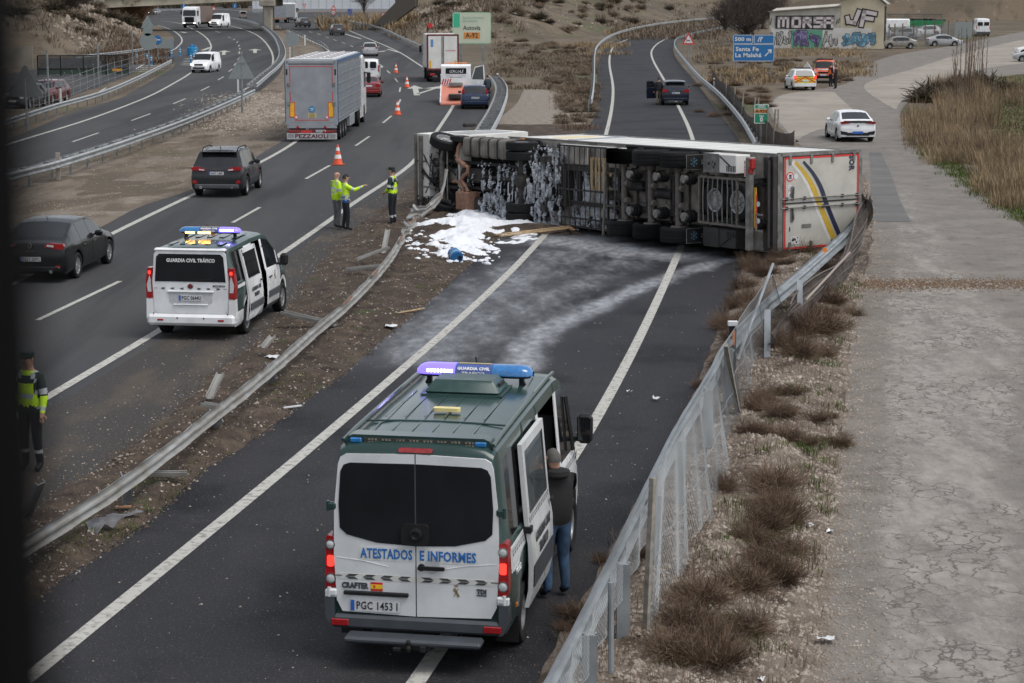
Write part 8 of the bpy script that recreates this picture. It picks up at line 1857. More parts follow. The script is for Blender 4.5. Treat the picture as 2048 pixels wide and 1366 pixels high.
pf_ = [P(60, 228), P(100, 216), P(150, 198), P(200, 176), P(250, 158), P(300, 140)]
for i in range(19):
 p = cat(pf_, i/18.01); part('post', PF, M['galvd'], lambda b: b.tube([p, p+Vector((0, 0, 1.7)), p+Vector((0, -.25, 1.95))], .03, 6))
part('wires', PF, M['galvd'], lambda b: [b.tube([cat(pf_, k/30)+Vector((0, 0, z)) for k in range(31)], .012, 4) for z in (.4, .8, 1.2, 1.6)])
for px, py, h in ((98, 212, 112), (198, 175, 85), (266, 140, 78)):
 e = empty('lamp_post', P(px, py), label={98: 'thin grey pole in the car park next to the red car', 198: 'thin grey pole at the middle of the barred gate', 266: 'thin grey pole at the right end of the barred gate'}[px], cat='pole'); part('pole', e, M['galvd'], lambda b: b.tube([(0, 0, 0), (0, 0, size(h, py))], .07, 8))
part('house_wall', GT, conc, lambda b: b.box(P(35, 135)+Vector((0, 0, 1)), (3, .4, 2)))
# dark parapet post of the bridge the photo was taken from, right beside the lens
PPB = empty('parapet_post', (-.113, .335, 0), label='black out of focus parapet post close to the camera along the left edge', cat='post')
part('post_body', PPB, mat('flat_black_paint', (0.002, 0.002, 0.0022), .9, var=.1, spec=.05), lambda b: b.box((0, 0, 6.45), (.055, .055, 2.3), bev=.006), 30)
part('base_plate', PPB, MATS['flat_black_paint'], lambda b: b.box((0, 0, 5.32), (.14, .14, .03)))
part('bridge_deck_edge', None, conc, lambda b: b.box((0, -1.8, 4.95), (40, 4.6, .7)))['kind'] = 'structure'
# PEOPLE
HV = mat('hi_vis_yellow', (0.52, 0.80, 0.015), .6, var=.15, scale=9, emit=(0.35, 0.6, 0.0), estr=0.0)
REF = mat('reflective_band', (0.42, 0.44, 0.46), .4); NAVY = mat('navy_cloth', (0.008, 0.010, 0.016), .9, var=.3, bump=.2); DGREEN = mat('dark_green_cloth', (0.012, 0.026, 0.024), .9, var=.3)
BLK2 = mat('black_cloth', (0.009, 0.009, 0.010), .9, var=.4, bump=.3); GREYT = mat('grey_trousers', (0.11, 0.11, 0.12), .9, var=.3, bump=.3); JEAN = mat('blue_jeans', (0.035, 0.075, 0.14), .9, var=.4, scale=14, bump=.2)
KHAKI = mat('khaki_trousers', (0.15, 0.125, 0.095), .9, var=.3); HAIR = mat('dark_hair', (0.012, 0.010, 0.009), .8); GHAIR = mat('grey_hair', (0.09, 0.085, 0.08), .9, var=.3); BAND = mat('blue_band', (0.015, 0.09, 0.28), .7); ORV = mat('orange_vest', (0.75, 0.15, 0.02), .7)
SHOE = M['black']
def person(label, pos, face, H=1.76, top=HV, sleeve=None, legs=NAVY, vest=None, arms=None, hair=HAIR, cap=None, bald=False, bands=(), legb=None, group=None, stance=.11, lean=0.0, turn=0.0, coat=1.0, low=None, hood=False, cuff=None, feet=(0, 0)):
 """local: faces +y. arms = ((elbow),(wrist)) offsets right then left, from the shoulder"""
 k = H/1.76; R_ = [(0, 0, .97), (0, lean*.3, 1.15), (0, lean*.7, 1.36), (0, lean, 1.50), (turn*.02, lean+.01, 1.585), (turn*.02, lean+.03, 1.665), (turn*.02, lean+.02, 1.73)]
 rad = [(.155*coat, .115*coat), (.15*coat, .11*coat), (.175*coat, .12*coat), (.062, .062), (.078, .09), (.086, .104), (.06, .074)]; lab = ['t', 't', 't', 's', 's', 's', 's']
 E_ = [(i, i+1) for i in range(6)]
 arms = arms or (((.06, .0, -.28), (.08, .10, -.52)), ((.06, .0, -.28), (.08, .10, -.52)))
 for si, sd in enumerate((1, -1)):
  b0 = len(R_); f_ = feet[si]
  R_ += [(sd*.10, 0, .90), (sd*stance, f_*.5+.03, .50), (sd*(stance+.01), f_-.02, .10), (sd*(stance+.03), f_+.13, .045)]
  rad += [(.105, .105), (.072, .075), (.052, .055), (.045, .038)]; lab += ['l', 'l', 'l', 'f']; E_ += [(0, b0), (b0, b0+1), (b0+1, b0+2), (b0+2, b0+3)]
  a0 = len(R_); (ex, ey, ez), (wx_, wy_, wz_) = arms[si]; S0 = Vector((sd*.185, lean*.8, 1.41))
  hand_ = Vector((sd*wx_, wy_, wz_)); el = Vector((sd*ex, ey, ez)); hd = hand_ + (hand_-el).normalized()*.09
  R_ += [tuple(S0), tuple(S0+el), tuple(S0+hand_), tuple(S0+hd)]
  rad += [(.075, .075), (.055*coat, .055*coat), (.038, .038), (.035, .022)]; lab += ['a', 'a', 'a', 'h']; E_ += [(2, a0), (a0, a0+1), (a0+1, a0+2), (a0+2, a0+3)]
 me = bpy.data.meshes.new('body'); me.from_pydata([Vector(p)*k for p in R_], E_, []); ob = bpy.data.objects.new('tmp', me); COL.objects.link(ob)
 ob.modifiers.new('s', 'SKIN'); sv = me.skin_vertices[0].data
 for i, r_ in enumerate(rad): sv[i].radius = (r_[0]*k, r_[1]*k); sv[i].use_root = (i == 0)
 m2 = ob.modifiers.new('u', 'SUBSURF'); m2.levels = 2
 dg = bpy.context.evaluated_depsgraph_get(); dg.update(); bm_ = bpy.data.meshes.new_from_object(ob.evaluated_get(dg)); bpy.data.objects.remove(ob)
 ms = [top, sleeve or top, legs, M['skin'], SHOE, vest or top, REF, low or top, cuff or sleeve or top]
 bm_.materials.clear()
 for m_ in ms: bm_.materials.append(m_)
 J = [Vector(p)*k for p in R_]
 segs = [(J[a], J[c], lab[c] if lab[c] != 's' or a > 2 else 's') for a, c in E_]
 for p in bm_.polygons:
  c = p.center; best = min(segs, key=lambda s_: (c - (s_[0] + (s_[1]-s_[0])*max(0, min(1, (c-s_[0]).dot(s_[1]-s_[0])/max(1e-6, (s_[1]-s_[0]).length_squared))))).length)
  l_ = best[2]; z = c.z/k; p.use_smooth = True
  q = {'t': 0, 'a': 1, 'l': 2, 's': 3, 'h': 3, 'f': 4}[l_]
  if l_ in 'l' and z > .86: q = 0
  if l_ == 's' and z < 1.50: q = 0
  if q == 0:
   if vest and z > .98: q = 5
   if low and z < 1.06: q = 7
   for zb_ in bands:
    if abs(z-zb_) < .028: q = 6
   if z < .90: q = 2
  if q == 1 and l_ == 'a':
   t = (c-best[0]).dot(best[1]-best[0])/max(1e-6, (best[1]-best[0]).length_squared)
   if bands and (abs(t-.75) < .14) : q = 6
  if cuff and q == 1 and (best[1] == J[13] or best[1] == J[21]): q = 8
  if legb and q == 2 and abs(z-legb) < .03: q = 6
  p.material_index = q
 root = empty('person', pos, face, label, 'person', group); o = link('body', bm_, root)
 hc = Vector((turn*.02, lean+.022, 1.665))*k
 part('face', root, M['skin'], lambda b: (b.add([hc+Vector(v)*k for v in ((-.014, .092, -.02), (.014, .092, -.02), (0, .098, .02), (0, .122, -.022))], [(0, 1, 3), (1, 2, 3), (2, 0, 3)]), [b.box(hc+Vector((sd*.083, .0, -.005))*k, (.018, .035, .05)) for sd in (1, -1)]))
 part('eyes', root, HAIR, lambda b: [b.box(hc+Vector((sd*.03, .088, .012))*k, (.022, .012, .008)) for sd in (1, -1)] + [b.box(hc+Vector((0, .088, -.052))*k, (.04, .012, .006))])
 if not bald:
  def hr(b):
   rows = []
   for i in range(8):
    a = PI*.5*i/7; zz = math.sin(a)*.105; rr = math.cos(a)
    rows.append([hc+Vector((math.cos(t)*.090*rr, math.sin(t)*.106*rr-.014, zz*.92+(.0 if math.sin(t) > .2 else -.05*(1-i/7)) + .012))*k for t in [2*PI*j/14 for j in range(14)]])
   b.grid(rows, wrap=True)
  part('hair', root, hair, hr, 60)
 if cap: part('cap', root, cap, lambda b: (b.lathe([(.03, .098), (.07, .108), (.105, .10), (.11, 0)], 'z', 14, c=hc), b.box(hc+Vector((0, .13, .045)), (.15, .10, .012))), 40)
 if hood: part('hood', root, top, lambda b: b.lathe([(-.06, .10), (-.02, .15), (.03, .14), (.05, .08)], 'z', 14, c=Vector((0, lean-.06, 1.50))*k), 50)
 for si, sd in enumerate((1, -1)):
  b0 = 7+si*8+4; Wp, T_ = J[b0+2], J[b0+3]; d = (T_-Wp).normalized(); x_ = d.cross(Vector((0, 0, 1)))
  x_ = x_.normalized() if x_.length > .1 else Vector((1, 0, 0)); n_ = x_.cross(d)
  hb = MB(M['skin'])
  for i, ln in enumerate((.068, .078, .074, .058)):
   o_ = T_ - d*.02 + x_*(-.027+.018*i); hb.tube([o_, o_+d*ln*.5-n_*.006, o_+d*ln*.9-n_*.028], .0085, 5)
  o_ = Wp+d*.03+x_*.03*sd; hb.tube([o_, o_+x_*.03*sd+d*.02, o_+x_*.04*sd+d*.05-n_*.01], .010, 5); hb.build('fingers', root, 50)
 return root
G0 = 'men standing by the overturned cab'
person('bald man in yellow jacket and grey trousers, listening with his hands in front', P(674, 457), math.radians(-60), 1.74, legs=GREYT, bands=(1.12, 1.26), bald=True, coat=1.3)
person('dark haired man in yellow and blue jacket pointing with one arm toward the lorry', P(692, 461), math.radians(-75), 1.70, legs=NAVY, bands=(1.10, 1.0), low=BAND, coat=1.28, arms=(((.02, .24, -.14), (.0, .52, -.02)), ((.07, .02, -.28), (.04, .14, -.46))), feet=(.05, -.05))
person('traffic guard with dark cap and yellow vest standing alone next to the overturned cab', P(786, 450), math.radians(70), 1.78, top=DGREEN, sleeve=DGREEN, vest=HV, legs=NAVY, bands=(1.12,), legb=.28, cap=DGREEN, coat=1.15, cuff=HV, arms=(((.07, .03, -.28), (-.06, .20, -.40)), ((.07, .03, -.28), (-.06, .20, -.40))))
person('traffic guard in yellow vest at the dark left edge of the photo', P(66, 941), math.radians(160), 1.80, top=DGREEN, sleeve=DGREEN, vest=HV, legs=NAVY, bands=(1.12, 1.38), legb=.30, cap=DGREEN, coat=1.12, cuff=HV)
person('grey haired man in black hooded jacket and jeans looking into the open van door', (.52, 22.62, 0), math.radians(28), 1.78, top=BLK2, legs=JEAN, hair=GHAIR, hood=True, coat=1.22, lean=.03, turn=-1, arms=(((.05, .10, -.26), (-.02, .30, -.22)), ((.07, .08, -.26), (-.02, .28, -.30))))
person('man in dark jacket and khaki trousers walking beside the open car door', P(1317, 210), math.radians(8), 1.76, top=BLK2, legs=KHAKI, coat=1.12, feet=(.08, -.08))
person('man in dark jacket beside the open door of the recovery truck', P(975, 203), math.radians(30), 1.75, top=mat('dark_teal_cloth', (0.02, 0.035, 0.045), .9), legs=NAVY, coat=1.15)
person('officer with orange shoulders and black trousers talking at the pick-up door', P(1661, 174), math.radians(-60), 1.80, top=NAVY, vest=ORV, sleeve=NAVY, legs=NAVY)
person('officer all in black standing right of the orange shouldered one', P(1671, 178), math.radians(60), 1.80, top=BLK2, legs=BLK2, coat=1.08)
# FOAM, VEGETATION, STONES
foam = mat('white_foam', (0.68, 0.70, 0.74), .7, var=.04, scale=5, bump=.5, bscale=18)
fpoly = [P(*q) for q in ((838, 491), (868, 486), (862, 462), (880, 448), (915, 436), (960, 430), (1010, 428), (1060, 432), (1110, 432), (1150, 440), (1160, 458), (1125, 462), (1080, 466), (1020, 478), (985, 492), (968, 505), (940, 520), (915, 524), (885, 510), (868, 500))]
fp2 = [(p.x, p.y) for p in fpoly]
b = MB(foam); xs0, xs1, ys0, ys1 = min(p[0] for p in fp2), max(p[0] for p in fp2), min(p[1] for p in fp2), max(p[1] for p in fp2); N1, N2 = 150, 190
hv = {}
for i in range(N1+1):
 for j in range(N2+1):
  x, y = xs0-.4+(xs1-xs0+.8)*i/N1, ys0-.5+(ys1-ys0+1)*j/N2
  d = min(segd(x, y, fp2[k], fp2[(k+1) % len(fp2)]) for k in range(len(fp2))); d = d if inside(fp2, x, y) else -d
  n_ = noise.fractal(Vector((x*1.1, y*.8, 2)), .8, 2, 5)
  h = min(.22, .25*d) + .38*n_ - .04 + .05*noise.noise(Vector((x*6, y*6, 0)))
  hv[i, j] = (x, y, h)
idx = {}
for i in range(N1):
 for j in range(N2):
  q = [(i, j), (i+1, j), (i+1, j+1), (i, j+1)]
  if max(hv[c][2] for c in q) > .0:
   for c in q:
    if c not in idx: idx[c] = len(b.v); x, y, h = hv[c]; b.v.append((x, y, zmed(x, y)+max(-.03, h*.40)+.01))
   b.f.append(tuple(idx[c] for c in q)); b.m.append(0)
b.build('foam_blanket', None, 80, kind='stuff', recalc=False, label='white extinguishing foam blanket spread below the burnt cab')
def icos(b, c, r, seed=0, sq=1.0, m=None):
 t = (1+5**.5)/2; V_ = [(-1, t, 0), (1, t, 0), (-1, -t, 0), (1, -t, 0), (0, -1, t), (0, 1, t), (0, -1, -t), (0, 1, -t), (t, 0, -1), (t, 0, 1), (-t, 0, -1), (-t, 0, 1)]
 F_ = [(0, 11, 5), (0, 5, 1), (0, 1, 7), (0, 7, 10), (0, 10, 11), (1, 5, 9), (5, 11, 4), (11, 10, 2), (10, 7, 6), (7, 1, 8), (3, 9, 4), (3, 4, 2), (3, 2, 6), (3, 6, 8), (3, 8, 9), (4, 9, 5), (2, 4, 11), (6, 2, 10), (8, 6, 7), (9, 8, 1)]
 rr = random.Random(seed); b.add([Vector((v[0]*rr.uniform(.35, .65), v[1]*rr.uniform(.35, .65), v[2]*rr.uniform(.35, .65)*sq))*r + Vector(c) for v in V_], F_, m)
b = MB(foam)
for k in range(90):
 g = P(rnd.uniform(815, 1000), rnd.uniform(478, 530)); icos(b, (g.x, g.y, zmed(g.x, g.y)+.02), rnd.uniform(.03, .12), k, .6)
o = b.build('foam_flecks', None, 60, kind='stuff')
gfoam = mat('grey_foam', (0.50, 0.53, 0.57), .7, col2=(0.16, 0.17, 0.19), scale=9, detail=8, bump=.5)
def cling(root, mtx, x0, x1, y0, y1, z, th, seed, n=70, sx=1.6, sy=3.0):
 b = MB(gfoam); hv = {}
 for i in range(n+1):
  for j in range(n+1):
   x, y = x0+(x1-x0)*i/n, y0+(y1-y0)*j/n
   v = noise.fractal(Vector((x*sx, y*sy, seed)), .7, 2.2, 6) - th - .5*max(0, abs(2*i/n-1)-.75) - .5*max(0, abs(2*j/n-1)-.75)
   hv[i, j] = (x, y, v)
 idx = {}
 for i in range(n):
  for j in range(n):
   q = [(i, j), (i+1, j), (i+1, j+1), (i, j+1)]
   if min(hv[c][2] for c in q) > 0:
    for c in q:
     if c not in idx: idx[c] = len(b.v); x, y, v = hv[c]; b.v.append((x, y, z - min(.10, v*.25) + .05*noise.noise(Vector((x*3, y*3, seed+4)))))
    b.f.append(tuple(idx[c] for c in q)); b.m.append(0)
 if b.f: o = b.build('clinging_foam', root, 80, recalc=False); o['kind'] = 'stuff'
cling(TU, None, -.5, 1.25, -.9, 1.5, .58, .12, 1, 150, 1.6, 6); cling(TU, None, .45, 1.25, .4, 1.9, .46, -.12, 5, 110, 2.5, 9); cling(TU, None, -.9, 1.1, -1.7, -.5, .66, .03, 8, 120, 1.8, 6)
cling(TU, None, -.6, .6, .7, 2.6, .50, .28, 12, 110, 2, 6); cling(TR, None, -1.1, 1.2, 9.6, 12.2, .55, .06, 3, 170, 1.8, 8); cling(TR, None, -1.2, -.6, 9.8, 12.2, .95, .05, 6); cling(TR, None, -.5, 1.25, 7.0, 9.7, .99, -.30, 9, 120, 1.6, 3)
part('foam_drips', TU, foam, lambda b: [b.tube([(x, y, .58), (x+.05, y+rnd.uniform(-.02, .02), .55), (x+.15+rnd.random()*.25, y+rnd.uniform(-.03, .03), .54)], .012+.014*rnd.random(), 5) for x, y in [(rnd.uniform(-.3, .9), rnd.uniform(-.9, 1.2)) for _ in range(46)]])['kind'] = 'stuff'
BD = empty('blue_drum', P(911, 526)+Vector((0, 0, .2)), math.radians(18), 'small blue plastic drum lying on the soil beside the foam', 'drum'); BD.rotation_euler = (math.radians(96), 0, math.radians(14))
part('drum_body', BD, mat('drum_plastic', (0.02, 0.12, 0.30), .35, var=.15), lambda b: b.lathe([(-.26, 0), (-.26, .15), (-.22, .17), (-.08, .165), (-.06, .175), (.02, .175), (.04, .165), (.2, .17), (.25, .15), (.25, 0)], 'z', 20), 40)
part('drum_label', BD, mat('drum_label', (0.15, 0.32, 0.5), .5), lambda b: b.lathe([(.05, .172), (.18, .174)], 'z', 20)); part('drum_cap', BD, M['black'], lambda b: b.lathe([(.25, .05), (.28, .05), (.28, 0)], 'z', 12, c=(.07, 0, 0)))
for i, (a, c, lb) in enumerate((((990, 476), (1140, 463), 'upper long broken plank in front of the foam'), ((1000, 479), (1144, 466), 'lower long broken plank in front of the foam'), ((1118, 458), (1148, 470), 'short brown board lying across the plank ends'))):
 bb_ = MB(M['wood'] if i < 2 else MATS['orange_wood']); bb_.bar(P(*a)+Vector((0, 0, .10)), P(*c)+Vector((0, 0, .16)), .09, .035); bb_.build('plank', None, label=lb, cat='plank')
b = MB(G_soil); hp = P(1060, 462)
b.grid([[Vector((hp.x+1.5*(u-.5)*2, hp.y+.9*(v-.5)*2, .004+max(-.02, .22*math.cos((u-.5)*PI)*math.cos((v-.5)*PI)+.06*noise.noise(Vector((u*9, v*9, 0)))))) for u in [k/16 for k in range(17)]] for v in [k/12 for k in range(13)]]); b.build('soil_heap', None, 60, kind='structure')
clod = mat('brown_clod', (0.14, 0.088, 0.05), .95, var=.4); stone = mat('pale_stone', (0.36, 0.315, 0.265), .9, col2=(0.18, 0.145, 0.115), scale=3)
def scatter(name, m, n, fn, r0, r1, sq=.6):
 """stones as one mass of real pebbles"""
 b = MB(m)
 for k in range(n):
  x, y, z = fn(); r = r0+(r1-r0)*rnd.random()**3; o = len(b.v); rr = [rnd.uniform(.6, 1) for _ in range(5)]; a0 = rnd.random()*6
  for i in range(4): a = a0+PI/2*i; b.v.append((x+r*rr[i]*math.cos(a), y+r*rr[i]*math.sin(a), z-.2*r))
  b.v.append((x+.3*r*(rnd.random()-.5), y, z+r*sq*rr[4])); b.f += [(o, o+1, o+4), (o+1, o+2, o+4), (o+2, o+3, o+4), (o+3, o, o+4)]; b.m += [0]*4
 return b.build(name, None, None, kind='stuff', recalc=False)
def vp(t0=.1, t1=1.0, y0=14, y1=75):
 u = rnd.random(); y = y0*(y1/y0)**u; t = rnd.uniform(t0, t1); a, c = V_L(y), V_R(y); x = a+(c-a)*t; return x, y, zver(x, y)+.01
def mp(y0=16, y1=95):
 u = rnd.random(); y = y0*(y1/y0)**u; a, c = B_R(y)-.4, A_L(y)+.1; x = rnd.uniform(a, c); return x, y, zmed(x, y)+.005
for k in range(14):
 while True:
  x, y, z = vp(.25, 1.05, 15, 60)
  if k or 1: break
 b = MB(M['plate']); crumple(rnd.uniform(.06, .16))(b); o = b.build('litter', None, None, label='small scrap of pale litter on the stony verge', cat='litter', group='litter on the stony verge'); o.location = (x, y, z); o.rotation_euler = (0, 0, k)
scatter('verge_rubble', stone, 34000, lambda: vp(.2, 1.02), .010, .07); scatter('verge_rubble', mat('greyish_stone', (0.19, 0.15, 0.12), .9, var=.3), 8000, lambda: vp(.2, 1.02), .012, .06)
scatter('median_rubble', stone, 9000, mp, .010, .05); scatter('median_clods', mat('dark_clod', (0.07, 0.05, 0.038), .95, var=.3), 9000, mp, .02, .09)
def spill():
 y = P(1024, rnd.gauss(569, 6))[1]; u = rnd.random()**1.6; return P(1692, 569).x+u*5.5, y, .01
scatter('brown_spill', clod, 7000, spill, .012, .05); scatter('pale_spill_stones', stone, 350, spill, .03, .08)
def sp2():
 y = 12*(60/12)**rnd.random(); return S_L(y)+abs(rnd.gauss(0, .45)), y, .012
scatter('road_edge_grit', stone, 12000, sp2, .008, .035)
def sp3():
 y = 13*(70/13)**rnd.random(); return (B_R(y)-abs(rnd.gauss(.2, .9)) if rnd.random() < .7 else rnd.uniform(A_L(y), A_R(y))), y, .014
scatter('shoulder_grit', stone, 5000, sp3, .006, .026)
def far_(px0, px1, py0, py1):
 def f():
  g = P(rnd.uniform(px0, px1), rnd.uniform(py0, py1)); return g.x, g.y, ter(g.x, g.y)+.02
 return f
def mdp():
 y = 50*(140/50)**rnd.random(); a, c = C_R(y)+.3, B_L(y)-.3; return rnd.uniform(a, c), y, .03
scatter('median_pebbles', stone, 5000, mdp, .01, .045)
scatter('gravel_bank', stone, 7000, lambda: (lambda g: (g[0]+rnd.gauss(0, 1.2), g[1]+rnd.gauss(0, 4), g[2]))(far_(455, 560, 190, 250)()), .03, .13)
def hillpt(i, pxr):
 while True:
  g = P(rnd.uniform(*pxr), rnd.uniform(20, 100)); x = g.x; y = g.y*rnd.uniform(.95, 1.3)
  if hills(x, y) > .4: return x, y, ter(x, y)+.05
rock = mat('slope_rock', (0.30, 0.25, 0.20), .95, col2=(0.19, 0.155, 0.125), scale=.8)
scatter('slope_boulders', rock, 3800, lambda: hillpt(0, (125, 290)), .12, .6, .9); scatter('slope_boulders', rock, 2600, lambda: hillpt(1, (800, 960)), .12, .6, .9)
scatter('hill_stones', rock, 2200, lambda: hillpt(1, (900, 1450)), .08, .35, .8)
# plants
def gm_(n, a, c): return mat(n, a, .9, col2=c, scale=1.2, spec=.15)
TW = gm_('dry_twigs', (0.17, 0.118, 0.082), (0.085, 0.058, 0.042)); ST = gm_('straw_grass', (0.33, 0.245, 0.145), (0.19, 0.14, 0.085)); GR = gm_('green_blades', (0.055, 0.095, 0.022), (0.10, 0.11, 0.035)); DG = gm_('dark_scrub', (0.050, 0.046, 0.030), (0.085, 0.066, 0.045)); PT = gm_('pale_dry_scrub', (0.21, 0.165, 0.12), (0.13, 0.105, 0.078))
def blades(b, c, n, r, h, wd, spread=.6, m=None, up=.4):
 for _ in range(n):
  a = rnd.random()*2*PI; q = r*math.sqrt(rnd.random()); x, y = c[0]+q*math.cos(a), c[1]+q*math.sin(a)
  L_ = h*rnd.uniform(.5, 1); a2 = a+rnd.gauss(0, .8); s_ = spread*rnd.random(); dx, dy = math.cos(a2)*s_*L_, math.sin(a2)*s_*L_; dz = L_*(1-.35*s_)
  p, o = Vector((-math.sin(a2), math.cos(a2), 0))*wd, len(b.v); z0 = c[2]-.02; k = b.mi(m)
  b.v += [(x-p.x, y-p.y, z0), (x+p.x, y+p.y, z0), (x+dx*.45+p.x*.8, y+dy*.45+p.y*.8, z0+dz*.6), (x+dx*.45-p.x*.8, y+dy*.45-p.y*.8, z0+dz*.6), (x+dx, y+dy, z0+dz)]
  b.f += [(o, o+1, o+2, o+3), (o+3, o+2, o+4)]; b.m += [k, k]
def bushmesh(name, m, n, h, seed, wd=.004):
 """rounded twiggy bush about 1 m wide, unit scale"""
 rr = random.Random(seed); b = MB(m)
 for _ in range(n):
  a = rr.random()*2*PI; el = math.acos(rr.random()**.7); r0 = rr.uniform(0, .12); d = Vector((math.cos(a)*math.sin(el), math.sin(a)*math.sin(el), math.cos(el))); L_ = rr.uniform(.25, .52)*(1+.2*math.sin(a*3+seed))
  p = Vector((math.cos(a)*r0, math.sin(a)*r0, 0))
  for _k in range(3):
   q = p+d*L_/3*1.0; d2 = (d+Vector((rr.gauss(0, .3), rr.gauss(0, .3), rr.gauss(0, .22)))).normalized(); s_ = d.cross(Vector((rr.random(), rr.random(), .3))).normalized()*wd
   o = len(b.v); b.v += [tuple(Vector(v)*1 for v in ())] if False else [(p-s_)[:], (p+s_)[:], (q+s_*.8)[:], (q-s_*.8)[:]]; b.f.append((o, o+1, o+2, o+3)); b.m.append(0)
   e = q+(d2+Vector((rr.gauss(0, .7), rr.gauss(0, .7), rr.gauss(0, .4)))).normalized()*L_*.30; o = len(b.v); b.v += [(q-s_)[:], (q+s_)[:], e[:]]; b.f.append((o, o+1, o+2)); b.m.append(0)
   p, d = q, d2
 me = b.mesh(name, None, recalc=False); return me
TWB = [bushmesh('dry_bush', TW, 760, 1, s, .0028) for s in (1, 2, 3)]; SCB = [bushmesh('scrub_bush', DG, 380, 1, s, .014) for s in (4, 5)]; PLB = [bushmesh('pale_bush', PT, 380, 1, s, .012) for s in (6, 7)]
def bush(meshes, name, x, y, z, s, label, group, sz=1.0):
 o = link(name, meshes[rnd.randrange(len(meshes))]); o.location = (x, y, z-.02); o.scale = (s*rnd.uniform(.85, 1.2), s*rnd.uniform(.85, 1.2), s*sz); o.rotation_euler = (0, 0, rnd.random()*6); return tag(o, label, 'bush', group)
vb = []
for px, py, s in [(1500, 540, .9), (1485, 580, .8), (1470, 620, .8), (1455, 660, .9), (1530, 560, .9), (1560, 530, .9), (1600, 525, .9), (1640, 560, .8), (1590, 690, 1.2), (1640, 680, 1.3), (1620, 650, 1.1), (1660, 620, 1.0), (1600, 740, 1.1), (1555, 720, 1.0), (1640, 720, .9), (1625, 600, .9), (1530, 640, .9), (1500, 610, .8), (1520, 840, .8), (1560, 860, .8), (1500, 900, .6), (1545, 1000, .9), (1560, 1060, 1.0), (1530, 1080, .9), (1500, 1110, .7), (1530, 1160, .9), (1560, 1180, .8), (1490, 1210, .8), (1400, 1240, .8), (1370, 1290, .9), (1420, 1320, .9), (1500, 1290, .8), (1450, 1010, .6), (1430, 1350, .9), (1340, 1340, .8), (1575, 1120, .7), (1470, 700, .8), (1440, 740, .6), (1420, 780, .5)]:
 g = P(px, py); bush(TWB, 'dry_bush', g.x, g.y, zver(g.x, g.y), s*.95, 'low dry brown twiggy bush on the stony verge', 'dry bushes on the stony verge', 1.0)
for k in range(46):
 x, y, z = vp(.02, 1, 26, 72) if k < 30 else vp(.0, .25, 14, 60); bush(TWB, 'dry_bush', x, y, z, rnd.uniform(.3, .8), 'low dry brown twiggy bush on the stony verge', 'dry bushes on the stony verge', .7)
b = MB(GR, TW, ST)
for _ in range(420): x, y, z = vp(.5, .98, 14, 60); (noise.noise(Vector((x*.5, y*.35, 8))) > -.05) and blades(b, (x, y, z), 30, .2, .15, .006, .9, GR)
for _ in range(900): x, y, z = vp(.0, 1, 14, 110); blades(b, (x, y, z), 9, .18, .24, .004, .9, TW)
for _ in range(700):
 y = 17*(90/17)**rnd.random(); x = A_L(y)-abs(rnd.gauss(0, .55)); z = zmed(x, y); (noise.noise(Vector((x*.5, y*.3, 3))) > .05) and blades(b, (x, y, z), 18, .18, .09, .006, 1.1, GR)
for _ in range(400): x, y, z = mp(); blades(b, (x, y, z), 6, .15, .12, .004, 1.0, TW)
b.build('verge_grass', None, None, kind='stuff', recalc=False)
b = MB(ST, TW, GR)
def bank(pxa, pxb, pya, pyb, n, h, wd, m, r=.45, nb=24, sp=.7):
 for _ in range(int(n*1.5)):
  g = P(rnd.uniform(pxa, pxb), rnd.uniform(pya, pyb)); k = .6+.9*abs(noise.noise(Vector((g.x*.35, g.y*.12, 4)))); blades(b, (g.x, g.y, g.z), nb, r, h*k*rnd.uniform(.6, 1.25), wd*.7, sp, rnd.choice((m, m, PT, ST, TW)))
bank(1815, 1960, 235, 300, 150, 1.5, .014, ST); bank(1850, 2060, 290, 330, 120, 1.3, .013, ST); bank(1880, 1990, 190, 260, 120, 2.1, .016, ST); bank(1960, 2070, 310, 395, 120, 1.5, .012, ST); bank(1990, 2080, 380, 420, 50, 1.0, .010, ST); bank(1870, 1960, 175, 215, 90, 1.9, .018, TW); bank(2000, 2070, 175, 215, 30, 1.4, .018, ST)
bank(1970, 2060, 150, 300, 500, .25, .03, GR, 1.2, 14, .9); bank(1970, 2060, 180, 330, 160, .4, .02, TW, 1, 10, .8)
for _ in range(260):
 t = rnd.random(); g = P(1830+220*t+rnd.uniform(-8, 22), 290+145*t+rnd.uniform(-10, 14)); blades(b, (g.x, g.y, 0), 20, .5, .22, .012, .9, GR)
b.build('tall_dry_grass', None, None, kind='stuff', recalc=False)
rb_ = MB(TW)
for k in range(26):
 g = P(rnd.uniform(1905, 1975), rnd.uniform(195, 225)); h = rnd.uniform(2.8, 5.2); l_ = Vector((rnd.gauss(0, .12), 0, 0)); rb_.tube([g, g+Vector((0, 0, h*.6))+l_*.5, g+Vector((0, 0, h))+l_*1.5], .03, 4, rs=[.03, .022, .012])
 for q in range(5): p = g+Vector((0, 0, h*(.6+.08*q)))+l_*(.5+.2*q); rb_.tube([p, p+Vector((rnd.uniform(-.2, .2), 0, .25))], .01, 3)
rb_.build('reed_stalks', None, None, kind='stuff')
for px, py, s in ((1868, 198, 3.2), (1905, 200, 2.6), (1850, 205, 2.2), (1925, 180, 3.0), (1965, 185, 3.2), (2000, 190, 2.4)):
 g = P(px, py); bush(SCB, 'dark_shrub', g.x, g.y, g.z, s, 'dark leafless shrub rising above the tall straw grass', 'dark shrubs on the right bank', .85)
def meadow(pxa, pxb, pya, pyb, n, meshes, s0, s1, lb, gp, nm, sz=.6):
 for _ in range(n):
  g = P(rnd.uniform(pxa, pxb), rnd.uniform(pya, pyb)); bush(meshes, nm, g.x, g.y, ter(g.x, g.y), rnd.uniform(s0, s1), lb, gp, sz)
